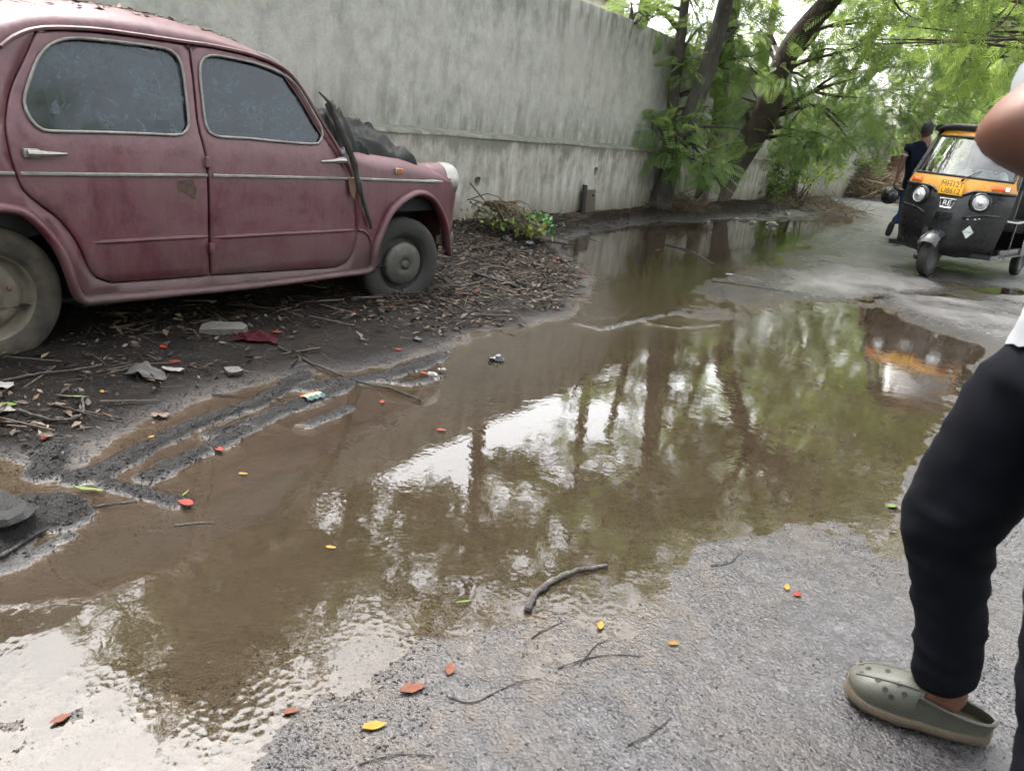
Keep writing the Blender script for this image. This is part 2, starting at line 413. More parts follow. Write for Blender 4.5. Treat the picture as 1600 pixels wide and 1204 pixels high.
def mat_ground():
    t = NT('wet_ground'); v = t.pos()
    bank = t.attr('bank'); hh = t.attr('hgt'); mud = t.attr('mud')
    n1 = t.noise(v, 2.3, 4, .65); n2 = t.noise(v, 21, 5, .7); n3 = t.noise(v, 120, 2, .6); n4 = t.noise(v, 7, 4, .65)
    # asphalt with silt
    a1 = t.ramp(n2, [(.28, (.008, .0073, .0080)), (.5, (.024, .0220, .0236)), (.75, (.056, .052, .055))])
    silt = t.ramp(n1, [(.46, 0.), (.66, 1.)])
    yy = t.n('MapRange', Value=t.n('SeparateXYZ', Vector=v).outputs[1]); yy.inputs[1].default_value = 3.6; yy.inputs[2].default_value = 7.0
    dry = t.math('MULTIPLY', t.math('MULTIPLY', yy.outputs[0], t.ramp(hh, [(.52, 0.), (.66, 1.)])), t.ramp(t.noise(v, .9, 4, .6), [(.36, .12), (.56, 1.)]))  # far road silt, painted paler to make up for sky sheen and canopy shade
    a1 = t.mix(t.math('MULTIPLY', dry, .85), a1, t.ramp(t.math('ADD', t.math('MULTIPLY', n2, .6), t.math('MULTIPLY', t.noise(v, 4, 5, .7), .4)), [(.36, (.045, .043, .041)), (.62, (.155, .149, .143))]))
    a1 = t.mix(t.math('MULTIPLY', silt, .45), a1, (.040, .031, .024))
    v1 = t.vor(v, 95, 'F1'); cell = t.n('TexVoronoi', Vector=v, Scale=150.).outputs['Color']; cellv = t.n('SeparateXYZ', Vector=cell).outputs[0]; grain = t.vor(v, 150)
    a1 = t.mix(1., a1, t.ramp(cellv, [(0., .40), (.6, .95), (.85, 1.2), (1., 1.7)]), 'MULTIPLY')
    a1 = t.mix(t.ramp(v1, [(.05, .4), (.4, 0.)]), a1, (.075, .072, .072))
    # black mud
    m1 = t.ramp(n4, [(.3, (.0045, .0033, .0026)), (.55, (.010, .0075, .0058)), (.8, (.022, .016, .012))])
    m1 = t.mix(t.ramp(n3, [(.55, 0.), (.8, .5)]), m1, (.040, .033, .027))
    # silt under water
    s1 = t.ramp(n4, [(.3, (.030, .021, .0145)), (.7, (.052, .038, .026))])
    c = t.mix(bank, a1, m1)
    under = t.ramp(hh, [(.0, 1.), (.49, 1.), (.54, 0.)])       # hgt attr: .5 = water line, 1 = +5 cm
    edge = t.math('MULTIPLY', t.ramp(hh, [(.46, 0.), (.5, 1.), (.75, 0.)]), t.math('SUBTRACT', 1., bank, True))
    c = t.mix(under, c, s1)
    ridge = t.math('MULTIPLY', mud, t.ramp(hh, [(.5, 0.), (.62, 1.)]))
    c = t.mix(ridge, c, t.ramp(n2, [(.3, (.005, .0045, .0042)), (.6, (.012, .011, .0105)), (.8, (.035, .033, .032))]))
    wet = t.ramp(t.noise(v, 1.1, 5, .6), [(.40, 0.), (.62, 1.)])
    r_road = t.math('ADD', t.math('MULTIPLY', n2, .30), t.math('MULTIPLY', wet, .10))
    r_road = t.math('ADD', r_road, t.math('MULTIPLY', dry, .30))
    rr = t.mix(bank, r_road, t.math('ADD', t.math('MULTIPLY', n4, .45), .42))
    rr = t.mix(ridge, rr, t.math('ADD', t.math('MULTIPLY', n2, .6), .25))
    b1 = t.vor(v, 70, 'F1'); b2 = t.noise(v, 42, 6, .78)
    hmap = t.math('ADD', t.math('ADD', t.math('MULTIPLY', b1, .20), t.math('MULTIPLY', grain, -.42)), t.math('MULTIPLY', b2, t.math('ADD', 1.1, t.math('MULTIPLY', bank, 1.2))))
    nrm = t.bump(hmap, .85, t.math('ADD', .0048, t.math('MULTIPLY', bank, .006)))
    spc = t.math('SUBTRACT', .52, t.math('MAXIMUM', t.math('MULTIPLY', bank, .38), t.math('MULTIPLY', ridge, .38)))
    return t.done(t.bsdf(c, rr, nrm, **{'Specular IOR Level': spc}))
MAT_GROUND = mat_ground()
idx = np.arange(nx * ny).reshape(ny, nx)
GF = np.stack([idx[:-1, :-1], idx[:-1, 1:], idx[1:, 1:], idx[1:, :-1]], -1).reshape(-1, 4)
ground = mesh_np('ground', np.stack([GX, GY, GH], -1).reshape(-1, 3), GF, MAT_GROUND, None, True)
tag(ground, kind='structure')
def fattr(o, name, arr):
    a = o.data.attributes.new(name, 'FLOAT', 'POINT'); a.data.foreach_set('value', np.asarray(arr, np.float32).ravel())
fattr(ground, 'bank', GB); fattr(ground, 'mud', GM); fattr(ground, 'hgt', np.clip(.5 + GH / .10, 0, 1))

def mat_water():
    t = NT('muddy_water'); v = t.pos()
    d = t.attr('depth')
    n = t.noise(v, 1.6, 4, .55)
    body = t.n('BsdfDiffuse', Color=t.ramp(n, [(.3, (.027, .0195, .0125)), (.7, (.042, .031, .0205))])).outputs[0]
    tr = t.n('BsdfTransparent', Color=(.86, .80, .70, 1)).outputs[0]
    a = t.ramp(d, [(0., 0.), (.12, .38), (.35, .72), (.8, .93)])
    base = t.n('MixShader', Fac=a); t.t.links.new(tr, base.inputs[1]); t.t.links.new(body, base.inputs[2])
    w1 = t.noise(t.pos((1, 1, 1)), 3.4, 3, .5, .6); w2 = t.noise(t.pos((1.6, 1, 1), rot=(0, 0, .5)), 17, 3, .55, .8); w3 = t.vor(v, 48, 'F1')
    calm = t.ramp(t.noise(v, .55, 3, .5), [(.35, .25), (.65, 1.)])
    shal = t.math('MULTIPLY', t.ramp(d, [(0., 1.), (.16, .35), (.34, .0)]), t.ramp(t.noise(v, 5, 3, .6), [(.42, 0.), (.62, 1.)]))
    hm = t.math('ADD', t.math('ADD', t.math('MULTIPLY', w1, .7), t.math('MULTIPLY', t.math('MULTIPLY', w2, .22), calm)), t.math('MULTIPLY', t.math('MULTIPLY', w3, .6), shal))
    flow = t.attr('flow')
    hm = t.math('ADD', hm, t.math('MULTIPLY', flow, t.noise(t.pos((.6, 2.2, 1), rot=(0, 0, .5)), 14, 4, .7, 1.2)))
    nrm = t.bump(hm, 1.0, .0014)
    gl = t.n('BsdfGlossy', Color=(1, 1, 1, 1), Roughness=.004, Normal=nrm).outputs[0]
    fr = t.n('Fresnel', IOR=1.42, Normal=nrm).outputs[0]
    sh = t.n('MixShader', Fac=t.math('MULTIPLY', fr, 1.25, True)); t.t.links.new(base.outputs[0], sh.inputs[1]); t.t.links.new(gl, sh.inputs[2])
    return t.done(sh.outputs[0])
MAT_WATER = mat_water()
def water_sheet(name, sel):
    keep = sel[GF].any(1)
    F = GF[keep]; used, inv = np.unique(F.ravel(), return_inverse=True)
    P = np.stack([GX, GY, np.zeros_like(GX)], -1).reshape(-1, 3)[used]
    o = mesh_np(name, P, inv.reshape(-1, 4), MAT_WATER, None, True)
    tag(o, kind='structure')
    fattr(o, 'depth', np.clip(-GH.ravel()[used] / .06, 0, 1))
    fl = np.exp(-(seg_dist(P[:, 0], P[:, 1], pxpoly([(900, 470), (960, 500), (1060, 490), (1100, 470), (1180, 420)]), False) / .45) ** 2)
    fattr(o, 'flow', fl)
    return o
low = (GH < .003) & (GY > -8) & (GY < 40) & (np.abs(GX) < 25)
s2 = sdist(GX, GY, PUD2) < .9
lk = (sdist(GX, GY, LAKE) < .45)
water_sheet('puddle_water', (low & lk).ravel())
water_sheet('puddle_water', (low & s2 & ~lk).ravel())

# ------------------------------------------------------------------ panels from outlines
def cdt_panel(outline, holes, step, fn, extra=0):
    """fill a 2-D outline (with holes) by triangles with inner grid points; fn maps (u, v) to 3-D"""
    O = [Vector(map(float, p)) for p in outline]
    V = O[:]; E = [(i, (i + 1) % len(O)) for i in range(len(O))]
    for h in holes:
        b = len(V); V += [Vector(map(float, p)) for p in h]; E += [(b + i, b + (i + 1) % len(h)) for i in range(len(h))]
    A = np.array([tuple(p) for p in V]); lo, hi = A.min(0), A.max(0)
    gxx, gyy = np.meshgrid(np.arange(lo[0] + step / 2, hi[0], step), np.arange(lo[1] + step / 2, hi[1], step)); gxx[1::2] += step / 2
    X, Y = gxx.ravel(), gyy.ravel()
    ok = inside(X, Y, [np.array(p) for p in outline])
    dd = seg_dist(X, Y, [np.array(p) for p in outline])
    for h in holes:
        hp = [np.array(p) for p in h]; ok &= ~inside(X, Y, hp); dd = np.minimum(dd, seg_dist(X, Y, hp))
    ok &= dd > step * .45
    V += [Vector((float(a), float(b))) for a, b in zip(X[ok], Y[ok])]
    r = delaunay_2d_cdt(V, E, [], 0, 1e-6)
    ov, of = r[0], r[2]
    C = np.array([[sum(ov[i][k] for i in q) / len(q) for k in (0, 1)] for q in of])
    keep = inside(C[:, 0], C[:, 1], [np.array(p) for p in outline])
    for h in holes: keep &= ~inside(C[:, 0], C[:, 1], [np.array(p) for p in h])
    F = [tuple(q) for q, k in zip(of, keep) if k]
    return [fn(p[0], p[1]) for p in ov], F

def mat_wall(name, kind):
    t = NT(name); v = t.pos(rot=(0, 0, WAZ - PI / 2)) if False else t.pos()
    g = t.n('NewGeometry'); sep = t.n('SeparateXYZ', Vector=g.outputs['Position']).outputs
    vs = t.pos((1.6, 1.6, .5))
    n1 = t.noise(v, .9, 6, .62); n2 = t.noise(v, 6, 8, .7); n3 = t.noise(vs, 4, 6, .65, .3); n4 = t.noise(v, 45, 4, .7); n5 = t.noise(t.pos((2.4, 2.4, .22)), 5, 5, .7)
    if kind == 'upper':
        c = t.ramp(n2, [(.25, (.20, .20, .175)), (.45, (.31, .308, .272)), (.75, (.47, .463, .42))])
        c = t.mix(t.ramp(n1, [(.42, 0.), (.62, .7)]), c, (.37, .362, .32))
        c = t.mix(t.math('MULTIPLY', t.ramp(n3, [(.5, 0.), (.75, 1.)]), .34), c, (.115, .12, .098))
        c = t.mix(t.math('MULTIPLY', t.ramp(n5, [(.58, 0.), (.75, 1.)]), .18), c, (.07, .074, .058))
        low = t.math('MULTIPLY', t.ramp(sep[2], [(.0, 1.), (1., 1.)]), 1.)
        zz = t.n('MapRange', Value=sep[2]); zz.inputs[1].default_value = 1.0; zz.inputs[2].default_value = 1.5
        damp = t.math('MULTIPLY', t.math('SUBTRACT', 1., zz.outputs[0], True), t.ramp(n3, [(.35, .1), (.6, .9)]))
        c = t.mix(t.math('MULTIPLY', damp, .75), c, (.075, .082, .06))
        zt = t.n('MapRange', Value=sep[2]); zt.inputs[1].default_value = 2.1; zt.inputs[2].default_value = 2.72
        c = t.mix(t.math('MULTIPLY', t.math('MULTIPLY', zt.outputs[0], t.ramp(n3, [(.4, 0.), (.65, 1.)])), .8), c, (.06, .066, .045))
    else:
        c = t.ramp(n2, [(.25, (.13, .12, .095)), (.5, (.25, .237, .20)), (.8, (.40, .385, .34))])
        c = t.mix(t.ramp(n3, [(.42, 0.), (.68, .7)]), c, (.50, .49, .45))
        zz = t.n('MapRange', Value=sep[2]); zz.inputs[1].default_value = .60; zz.inputs[2].default_value = 1.04
        zn = t.math('ADD', zz.outputs[0], t.math('ADD', t.math('MULTIPLY', t.math('SUBTRACT', t.noise(t.pos((1.1, 1.1, .5)), 4, 5, .7), .5), 1.5), t.math('MULTIPLY', t.math('SUBTRACT', n2, .5), .7)))
        c = t.mix(t.ramp(zn, [(.60, 0.), (.85, .8)]), c, (.12, .122, .096))
        zb = t.n('MapRange', Value=sep[2]); zb.inputs[1].default_value = .45; zb.inputs[2].default_value = .12
        c = t.mix(t.math('MULTIPLY', zb.outputs[0], t.ramp(n2, [(.3, .3), (.7, .95)])), c, (.11, .083, .058))
        c = t.mix(t.math('MULTIPLY', t.ramp(n1, [(.5, 0.), (.7, 1.)]), .35), c, (.16, .12, .085))
    nrm = t.bump(t.math('ADD', t.math('MULTIPLY', n2, 1.), t.math('MULTIPLY', n4, .4)), .7, .02)
    return t.done(t.bsdf(c, .85, nrm, **{'Specular IOR Level': .3}))
MAT_WU, MAT_WP = mat_wall('cement_plaster', 'upper'), mat_wall('peeling_whitewash', 'plinth')
MAT_HOLE = simple('dark_hole', (.012, .011, .009), .9, .3)
wall = thing('boundary_wall', 'long grey cement boundary wall with plinth ledge running behind the maroon car', 'wall', WM)
def wl(t, off, z): return WD * t + WN * off + np.array([0, 0, z])
T0, T1 = -14., 62.
wob = lambda t, z, s: .012 * mnoise.noise(Vector((t * .8, z * .8, s))) + .006 * mnoise.noise(Vector((t * 3, z * 3, s + 4)))
ZTOP = lambda t: 2.70 + .03 * mnoise.noise(Vector((t * .5, 3, 0))) + .012 * mnoise.noise(Vector((t * 3.7, 1, 0)))
ts = np.r_[np.arange(T0, 14, .25), np.arange(14, T1 + .1, 1.)]
mb = MB()
def upper_sec(t):
    zt = ZTOP(t)
    P = [(.16, z) for z in np.linspace(.96, zt - .02, 12)] + [(.18, zt), (.36, zt + .006), (.38, zt - .02), (.38, .96)]
    return [wl(t, o + (wob(t, z, 1) if i < 12 else 0), z) for i, (o, z) in enumerate(P)]
secs = [upper_sec(t) for t in ts]; k = len(secs[0])
vv = [p for q in secs for p in q]; ff = [(i * k + j, i * k + j + 1, (i + 1) * k + j + 1, (i + 1) * k + j) for i in range(len(secs) - 1) for j in range(k - 1)]
ff += [tuple(range(k)), tuple((len(secs) - 1) * k + j for j in range(k))]
mb.add(vv, ff); mb.build('upper_wall', MAT_WU, wall, sharp=50)
# plinth face with weep holes
def wall_px(x, y, off=0.):
    p = onplane(x, y, WM + WN * off, WN); q = p - WM; return float(q @ WD), float(p[2])
holes = []
for (x, y, rx, rz) in [(746, 284, .055, .06), (931, 268, .055, .07)]:
    c = wall_px(x, y); holes.append([(c[0] + rx * math.cos(a) * (1 + .2 * math.sin(3 * a)), c[1] + rz * math.sin(a) * (1 + .15 * math.cos(2 * a))) for a in np.linspace(0, 2 * PI, 12, endpoint=False)])
ztl = lambda t: 1.0 + .018 * mnoise.noise(Vector((t * .9, 8, 0))) + .012 * mnoise.noise(Vector((t * 5, 2, 0)))
top = [(t, ztl(t)) for t in np.arange(T0, 30.01, .2)]
out = [(T0, -.15)] + [(t, -.15) for t in np.arange(T0 + 1, 30, 1.)] + [(30., -.15)] + top[::-1]
v, f = cdt_panel(out, holes, .22, lambda a, b: wl(a, wob(a, b, 7) - (.0 if b < .9 else .0), b))
mb = MB(); mb.add(v, f)
for h in holes:
    n = len(h)
    mb.add([wl(a, wob(a, b, 7), b) for a, b in h] + [wl(a, .10, b - .01) for a, b in h], [(i, (i + 1) % n, n + (i + 1) % n, n + i) for i in range(n)])
# far stretch and the sloping ledge
mb.add([wl(30, 0, -.15), wl(T1, 0, -.15), wl(T1, 0, 1.0), wl(30, 0, 1.0)], [(0, 1, 2, 3)])
mb.build('plinth', MAT_WP, wall, sharp=60)
for h in holes:
    q = MB(); q.add([wl(a, .098, b - .01) for a, b in h], [tuple(range(len(h)))]); q.build('weep_hole', MAT_HOLE, wall)
mb = MB(); tl = np.r_[np.arange(T0, 30.01, .2), np.arange(31, T1 + .1, 1.)]
def led(t):
    z = ztl(t) if t <= 30 else 1.0
    e = .012 + .012 * mnoise.noise(Vector((t * 4, 9, 0)))
    return [wl(t, .02, z - .022), wl(t, -e * .5 - .004, z - .014), wl(t, -e * .5 - .005, z + .004), wl(t, .03, z + .022), wl(t, .20, z + .055)]
secs = [led(t) for t in tl]; k = 5
mb.add([p for q in secs for p in q], [(i * k + j, i * k + j + 1, (i + 1) * k + j + 1, (i + 1) * k + j) for i in range(len(secs) - 1) for j in range(k - 1)])
MAT_LEDGE = simple('mossy_ledge', (.15, .15, .118), .85, .5, 9, .6)
mb.build('ledge', MAT_LEDGE, wall, sharp=70)
# ================================================================== THE MAROON SALOON
def mat_paint():
    t = NT('dusty_maroon_paint'); v = t.coord('Object')
    sep = t.n('SeparateXYZ', Vector=v).outputs
    n1 = t.noise(v, 2.6, 8, .68); n2 = t.noise(v, 14, 7, .7); n3 = t.noise(v, 70, 5, .7); ns = t.noise(t.coord('Object', (2.2, 2.2, .5)), 5, 6, .7)
    c = t.ramp(n2, [(.3, (.040, .0015, .0085)), (.7, (.076, .0042, .0165))])
    geo = t.n('NewGeometry'); up = t.n('SeparateXYZ', Vector=geo.outputs['Normal']).outputs[2]
    # dry dust: settles on faces that look up, and in streaky patches on the flanks
    d = t.math('ADD', t.math('MULTIPLY', t.ramp(t.noise(v, 2.2, 8, .72, .8), [(.45, 0.), (.58, 1.)]), .70), t.math('MULTIPLY', t.ramp(ns, [(.47, 0.), (.62, 1.)]), .40), True)
    d = t.math('MAXIMUM', d, t.math('MULTIPLY', t.ramp(up, [(.25, 0.), (.85, .62)]), t.ramp(n2, [(.2, .6), (.6, 1.)])))
    zz = t.n('MapRange', Value=sep[2]); zz.inputs[1].default_value = .50; zz.inputs[2].default_value = .24
    mudm = t.math('MULTIPLY', zz.outputs[0], t.ramp(n1, [(.35, .2), (.58, 1.)]))
    d = t.math('MULTIPLY', d, t.ramp(n3, [(.25, .7), (.6, 1.)]))
    c = t.mix(t.math('MULTIPLY', d, .78), c, (.118, .058, .060))
    c = t.mix(t.math('MULTIPLY', mudm, .85), c, (.040, .025, .021))
    run = t.ramp(t.noise(t.coord('Object', (9, 9, .6)), 6, 4, .7), [(.56, 0.), (.70, .6)])
    c = t.mix(run, c, (.045, .020, .018))
    zs = t.n('MapRange', Value=sep[2]); zs.inputs[1].default_value = .70; zs.inputs[2].default_value = .95
    c = t.mix(t.math('MULTIPLY', t.math('MULTIPLY', zs.outputs[0], t.ramp(n2, [(.35, 0.), (.65, 1.)])), .38), c, (.155, .085, .088))
    # chips and rust specks
    ch = t.ramp(t.vor(v, 22), [(.05, 1.), (.11, 0.)]); ch = t.math('MULTIPLY', ch, t.ramp(n1, [(.5, 0.), (.62, 1.)]))
    c = t.mix(t.math('MULTIPLY', ch, .8), c, (.05, .028, .02))
    r = t.math('ADD', t.math('MULTIPLY', t.math('MAXIMUM', d, mudm), .42), t.math('ADD', .24, t.math('MULTIPLY', n2, .12)))
    nrm = t.bump(t.math('ADD', t.math('ADD', n2, t.math('MULTIPLY', n3, .5)), t.math('MULTIPLY', n1, 1.5)), .22, .010)
    return t.done(t.bsdf(c, r, nrm, **{'Specular IOR Level': .5, 'Coat Weight': .2, 'Coat Roughness': .3}))
PAINT = mat_paint()
CHROME = simple('dull_chrome', (.33, .325, .31), .32, .25, 30, 0, .85, .35, (.22, .20, .17))
TRIMW = simple('pale_window_trim', (.20, .195, .18), .4, .3, 40, 0, .3, .5, (.075, .065, .058))
RUBBER = simple('black_rubber', (.018, .017, .016), .6, .3, 30)
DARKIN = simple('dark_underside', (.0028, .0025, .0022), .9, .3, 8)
RUST = simple('rusty_steel', (.10, .048, .026), .85, .5, 30, .5)
SEATM = simple('grey_seat_vinyl', (.05, .048, .047), .6, .3, 10)
def mat_tyre(name, mudz):
    t = NT(name); v = t.coord('Object'); n1 = t.noise(v, 9, 7, .7); n2 = t.noise(v, 60, 5, .7)
    c = t.mix(t.ramp(n1, [(.36, .15), (.62, .95)]), (.0085, .0082, .0075), mudz)
    c = t.mix(t.ramp(n2, [(.55, 0.), (.75, .5)]), c, (.040, .036, .028))
    return t.done(t.bsdf(c, .85, t.bump(n2, .5, .006)))
TYRE = mat_tyre('muddy_tyre', (.060, .049, .034)); TYRE2 = mat_tyre('dusty_tyre', (.024, .023, .0185))
HUB = simple('tarnished_hubcap', (.12, .118, .105), .45, .35, 22, .15, .6, .7, (.030, .027, .021))
RIMD = simple('black_grimy_rim', (.018, .017, .015), .7, .4, 25, .2); HUBL = simple('mud_caked_rim', (.16, .14, .105), .7, .35, 16, .4, 0, .7, (.045, .036, .026))
def mat_dusty_glass():
    t = NT('dusty_window_glass'); v = t.coord('Object'); n1 = t.noise(v, 5.0, 7, .72, 1.6); n2 = t.noise(v, 26, 7, .75, .8); n3 = t.noise(t.coord('Object', (1, 1, .2)), 9, 6, .7)
    dust = t.math('ADD', t.math('MULTIPLY', t.ramp(n1, [(.44, .06), (.58, .95)]), t.ramp(n2, [(.40, .12), (.58, 1.)])), t.math('MULTIPLY', t.ramp(n3, [(.5, 0.), (.72, .25)]), 1.), True)
    tr = t.n('BsdfTransparent', Color=(.24, .28, .31, 1)).outputs[0]
    df = t.n('BsdfDiffuse', Color=(.075, .094, .103, 1)).outputs[0]
    a = t.n('MixShader', Fac=dust); t.t.links.new(tr, a.inputs[1]); t.t.links.new(df, a.inputs[2])
    gl = t.n('BsdfGlossy', Roughness=.10, Color=(.9, .95, 1, 1)).outputs[0]
    fr = t.math('MULTIPLY', t.n('Fresnel', IOR=1.5).outputs[0], t.math('SUBTRACT', 1.15, t.math('MULTIPLY', dust, .95)))
    b = t.n('MixShader', Fac=fr); t.t.links.new(a.outputs[0], b.inputs[1]); t.t.links.new(gl, b.inputs[2])
    return t.done(b.outputs[0])
CARGLASS = mat_dusty_glass()
AMBER = simple('amber_lens', (.30, .085, .008), .3, .2, 40)

CTH = rad(34.0)
CD = np.array([math.sin(CTH), math.cos(CTH), 0]); CN = np.array([-math.cos(CTH), math.sin(CTH), 0])
CP0 = gnd(40, 555, .03); CP0[2] = 0
SIDE = .68
car = thing('maroon_saloon_car', 'old dusty maroon saloon car rusting beside the grey wall', 'car', CP0 + CN * SIDE, PI / 2 - CTH)

_hz = np.array([.10, .2, .35, .55, .72, .82, .93, 1.0, 1.1, 1.2, 1.3, 1.40, 1.55]); _hy = np.array([.655, .69, .712, .722, .722, .712, .692, .672, .640, .606, .572, .534, .47])
_ps = np.array([-.95, -.8, -.6, -.3, 0, .4, 1.5, 1.9, 2.3, 2.6, 2.75, 2.85, 2.92]); _py = np.array([-.20, -.13, -.08, -.03, -.008, 0, 0, -.004, -.015, -.035, -.055, -.10, -.16])
def pch(x, xs, ys):
    return float(smooth_interp(xs, ys, x))
def smooth_interp(xs, ys, x):
    i = int(np.clip(np.searchsorted(xs, x) - 1, 0, len(xs) - 2))
    h = xs[i + 1] - xs[i]; t = min(1, max(0, (x - xs[i]) / h))
    def m(k):
        if k == 0 or k == len(xs) - 1: return (ys[min(k + 1, len(xs) - 1)] - ys[max(k - 1, 0)]) / (xs[min(k + 1, len(xs) - 1)] - xs[max(k - 1, 0)])
        return (ys[k + 1] - ys[k - 1]) / (xs[k + 1] - xs[k - 1])
    return (2 * t ** 3 - 3 * t * t + 1) * ys[i] + (t ** 3 - 2 * t * t + t) * h * m(i) + (-2 * t ** 3 + 3 * t * t) * ys[i + 1] + (t ** 3 - t * t) * h * m(i + 1)
def hw(s, z):
    y = pch(z, _hz, _hy) + pch(s, _ps, _py)
    if z > .95: y -= .05 * (z - .95) * max(0, s - 1.2) ** 1.2       # screen pillars lean in
    return y
def SP(s, z, o=0.): return (s, -(hw(s, z) + o), z)
def csz(x, y):
    """photograph pixel -> (s, z) on the car's near flank"""
    ins = 0.
    for _ in range(6):
        p = onplane(x, y, CP0 + CN * ins, CN); q = p - CP0; s, z = float(q @ CD), float(p[2])
        ins = SIDE - hw(min(max(s, -.9), 2.9), min(max(z, .1), 1.5))
    return (s, z)
def cpx(L, k=1., ox=0, oy=0): return [csz(ox + x * k, oy + y * k) for x, y in L]
kA, kB = 330 / 1324., 440 / 1232.
WIN_R = smooth_line(cpx([(150, 640), (165, 560), (200, 450), (240, 360), (300, 290), (370, 255), (460, 240), (600, 248), (800, 270), (1000, 298), (1075, 322), (1122, 372), (1145, 450), (1160, 560), (1180, 740), (1180, 795), (1150, 835), (1095, 846), (900, 838), (600, 828), (300, 820), (228, 790), (175, 720)], kA), 64, True)
WIN_F = smooth_line(cpx([(34, 160), (50, 116), (95, 103), (200, 120), (300, 145), (400, 188), (460, 240), (510, 320), (550, 390), (571, 436), (562, 473), (535, 489), (400, 481), (250, 466), (110, 456), (70, 430), (55, 380), (43, 280)], kB, 300, 50), 60, True)
Bp = cpx([(295, 68), (299, 100), (303, 130), (309, 190), (317, 225), (322, 245), (326, 300), (327, 370), (328, 430)])
RDL = cpx([(58, 48), (42, 87), (18, 140), (10, 187), (12, 217), (22, 259), (37, 296), (62, 318), (95, 344), (122, 380), (137, 413), (150, 432), (176, 441)])
DRIP = cpx([(0, 74), (12, 64), (25, 56), (50, 47), (87, 44), (150, 47), (212, 55), (287, 66), (330, 72), (385, 84), (425, 98), (450, 114), (470, 138), (490, 170), (508, 200), (524, 226), (536, 250)])
FDE = cpx([(446, 121), (468, 152), (488, 186), (507, 217), (524, 242), (541, 262), (551, 290), (555, 325), (556, 360), (553, 388), (543, 408), (525, 417)])
def ev(L, n): return smooth_line(L, n)
def nearest_top(L, s):   # z on the drip curve at s
    A = np.array(L); i = np.argsort(A[:, 0]); return float(np.interp(s, A[i, 0], A[i, 1]))
# door outlines
GAP = .006
topR = [(s, nearest_top(DRIP, s) - .012) for s in np.linspace(RDL[0][0] + .01, Bp[0][0] - GAP, 14)]
bot = cpx([(176, 441), (250, 436), (328, 430)])
REAR_DOOR = [tuple(p) for p in ev(RDL, 34)] + [tuple(p) for p in ev(bot, 10)[1:-1]] + [(p[0] - GAP, p[1]) for p in ev(Bp, 26)[::-1]] + topR[::-1]
botF = cpx([(328, 430), (400, 425), (525, 417)])
topF = [(s, nearest_top(DRIP, s) - .012) for s in np.linspace(Bp[0][0] + GAP, FDE[0][0] - .01, 12)]
FRONT_DOOR = [(p[0] + GAP, p[1]) for p in ev(Bp, 26)] + [tuple(p) for p in ev(botF, 10)[1:-1]] + [tuple(p) for p in ev(FDE, 34)[::-1]] + topF[::-1]
def shrink(poly, d):
    P = np.array(poly); n = len(P); A = .5 * np.sum(P[:, 0] * np.roll(P[:, 1], -1) - np.roll(P[:, 0], -1) * P[:, 1]); sg = 1 if A > 0 else -1
    t = np.roll(P, -1, 0) - np.roll(P, 1, 0); t /= np.linalg.norm(t, axis=1)[:, None] + 1e-9
    return [tuple(p) for p in P + sg * d * np.stack([-t[:, 1], t[:, 0]], 1)]
def lip(mb, poly, o0, depth, fn):
    """rim folding inwards along an outline"""
    n = len(poly); a = [fn(p[0], p[1], o0) for p in poly]; b = [fn(p[0], p[1], o0 - depth) for p in poly]
    mb.add(a + b, [(i, (i + 1) % n, n + (i + 1) % n, n + i) for i in range(n)])
def rim_round(mb, outer, inner, o_out, o_in, fn):
    n = len(outer); mb.add([fn(p[0], p[1], o_out) for p in outer] + [fn(p[0], p[1], o_in) for p in inner], [(i, (i + 1) % n, n + (i + 1) % n, n + i) for i in range(n)])
def window_dish(s, z, win, d0=.045):
    """the pressing round the glass sinks a little"""
    d = float(seg_dist(np.array([s]), np.array([z]), [np.array(p) for p in win])[0]); return -.008 * max(0, 1 - d / d0)
def make_panel(name, outline, win, parent, hw_off=.004):
    inn = shrink(outline, .007); hole = shrink(win, -.004) if win is not None else None
    def fn(s, z, o=None):
        e = hw_off + (window_dish(s, z, win) if win is not None else 0)
        return SP(s, z, e)
    v, f = cdt_panel(inn, [hole] if hole else [], .035, lambda a, b: fn(a, b))
    mb = MB(); mb.add(v, f)
    rim_round(mb, outline, inn, hw_off - .005, hw_off, lambda a, b, o: SP(a, b, o if o < hw_off else hw_off + (window_dish(a, b, win) if win is not None else 0)))
    lip(mb, outline, hw_off - .005, .03, SP)
    if hole: lip(mb, hole, hw_off - .012, .02, SP)
    return mb.build(name, PAINT, parent, sharp=None)
def mirror(o, name=None):
    c = o.copy(); COL.objects.link(c); c.scale = (1, -1, 1); return c
def both(o):
    kids = list(o.children); c = mirror(o); c.parent = car
    for k in kids:
        q = k.copy(); COL.objects.link(q); q.parent = c
    return c
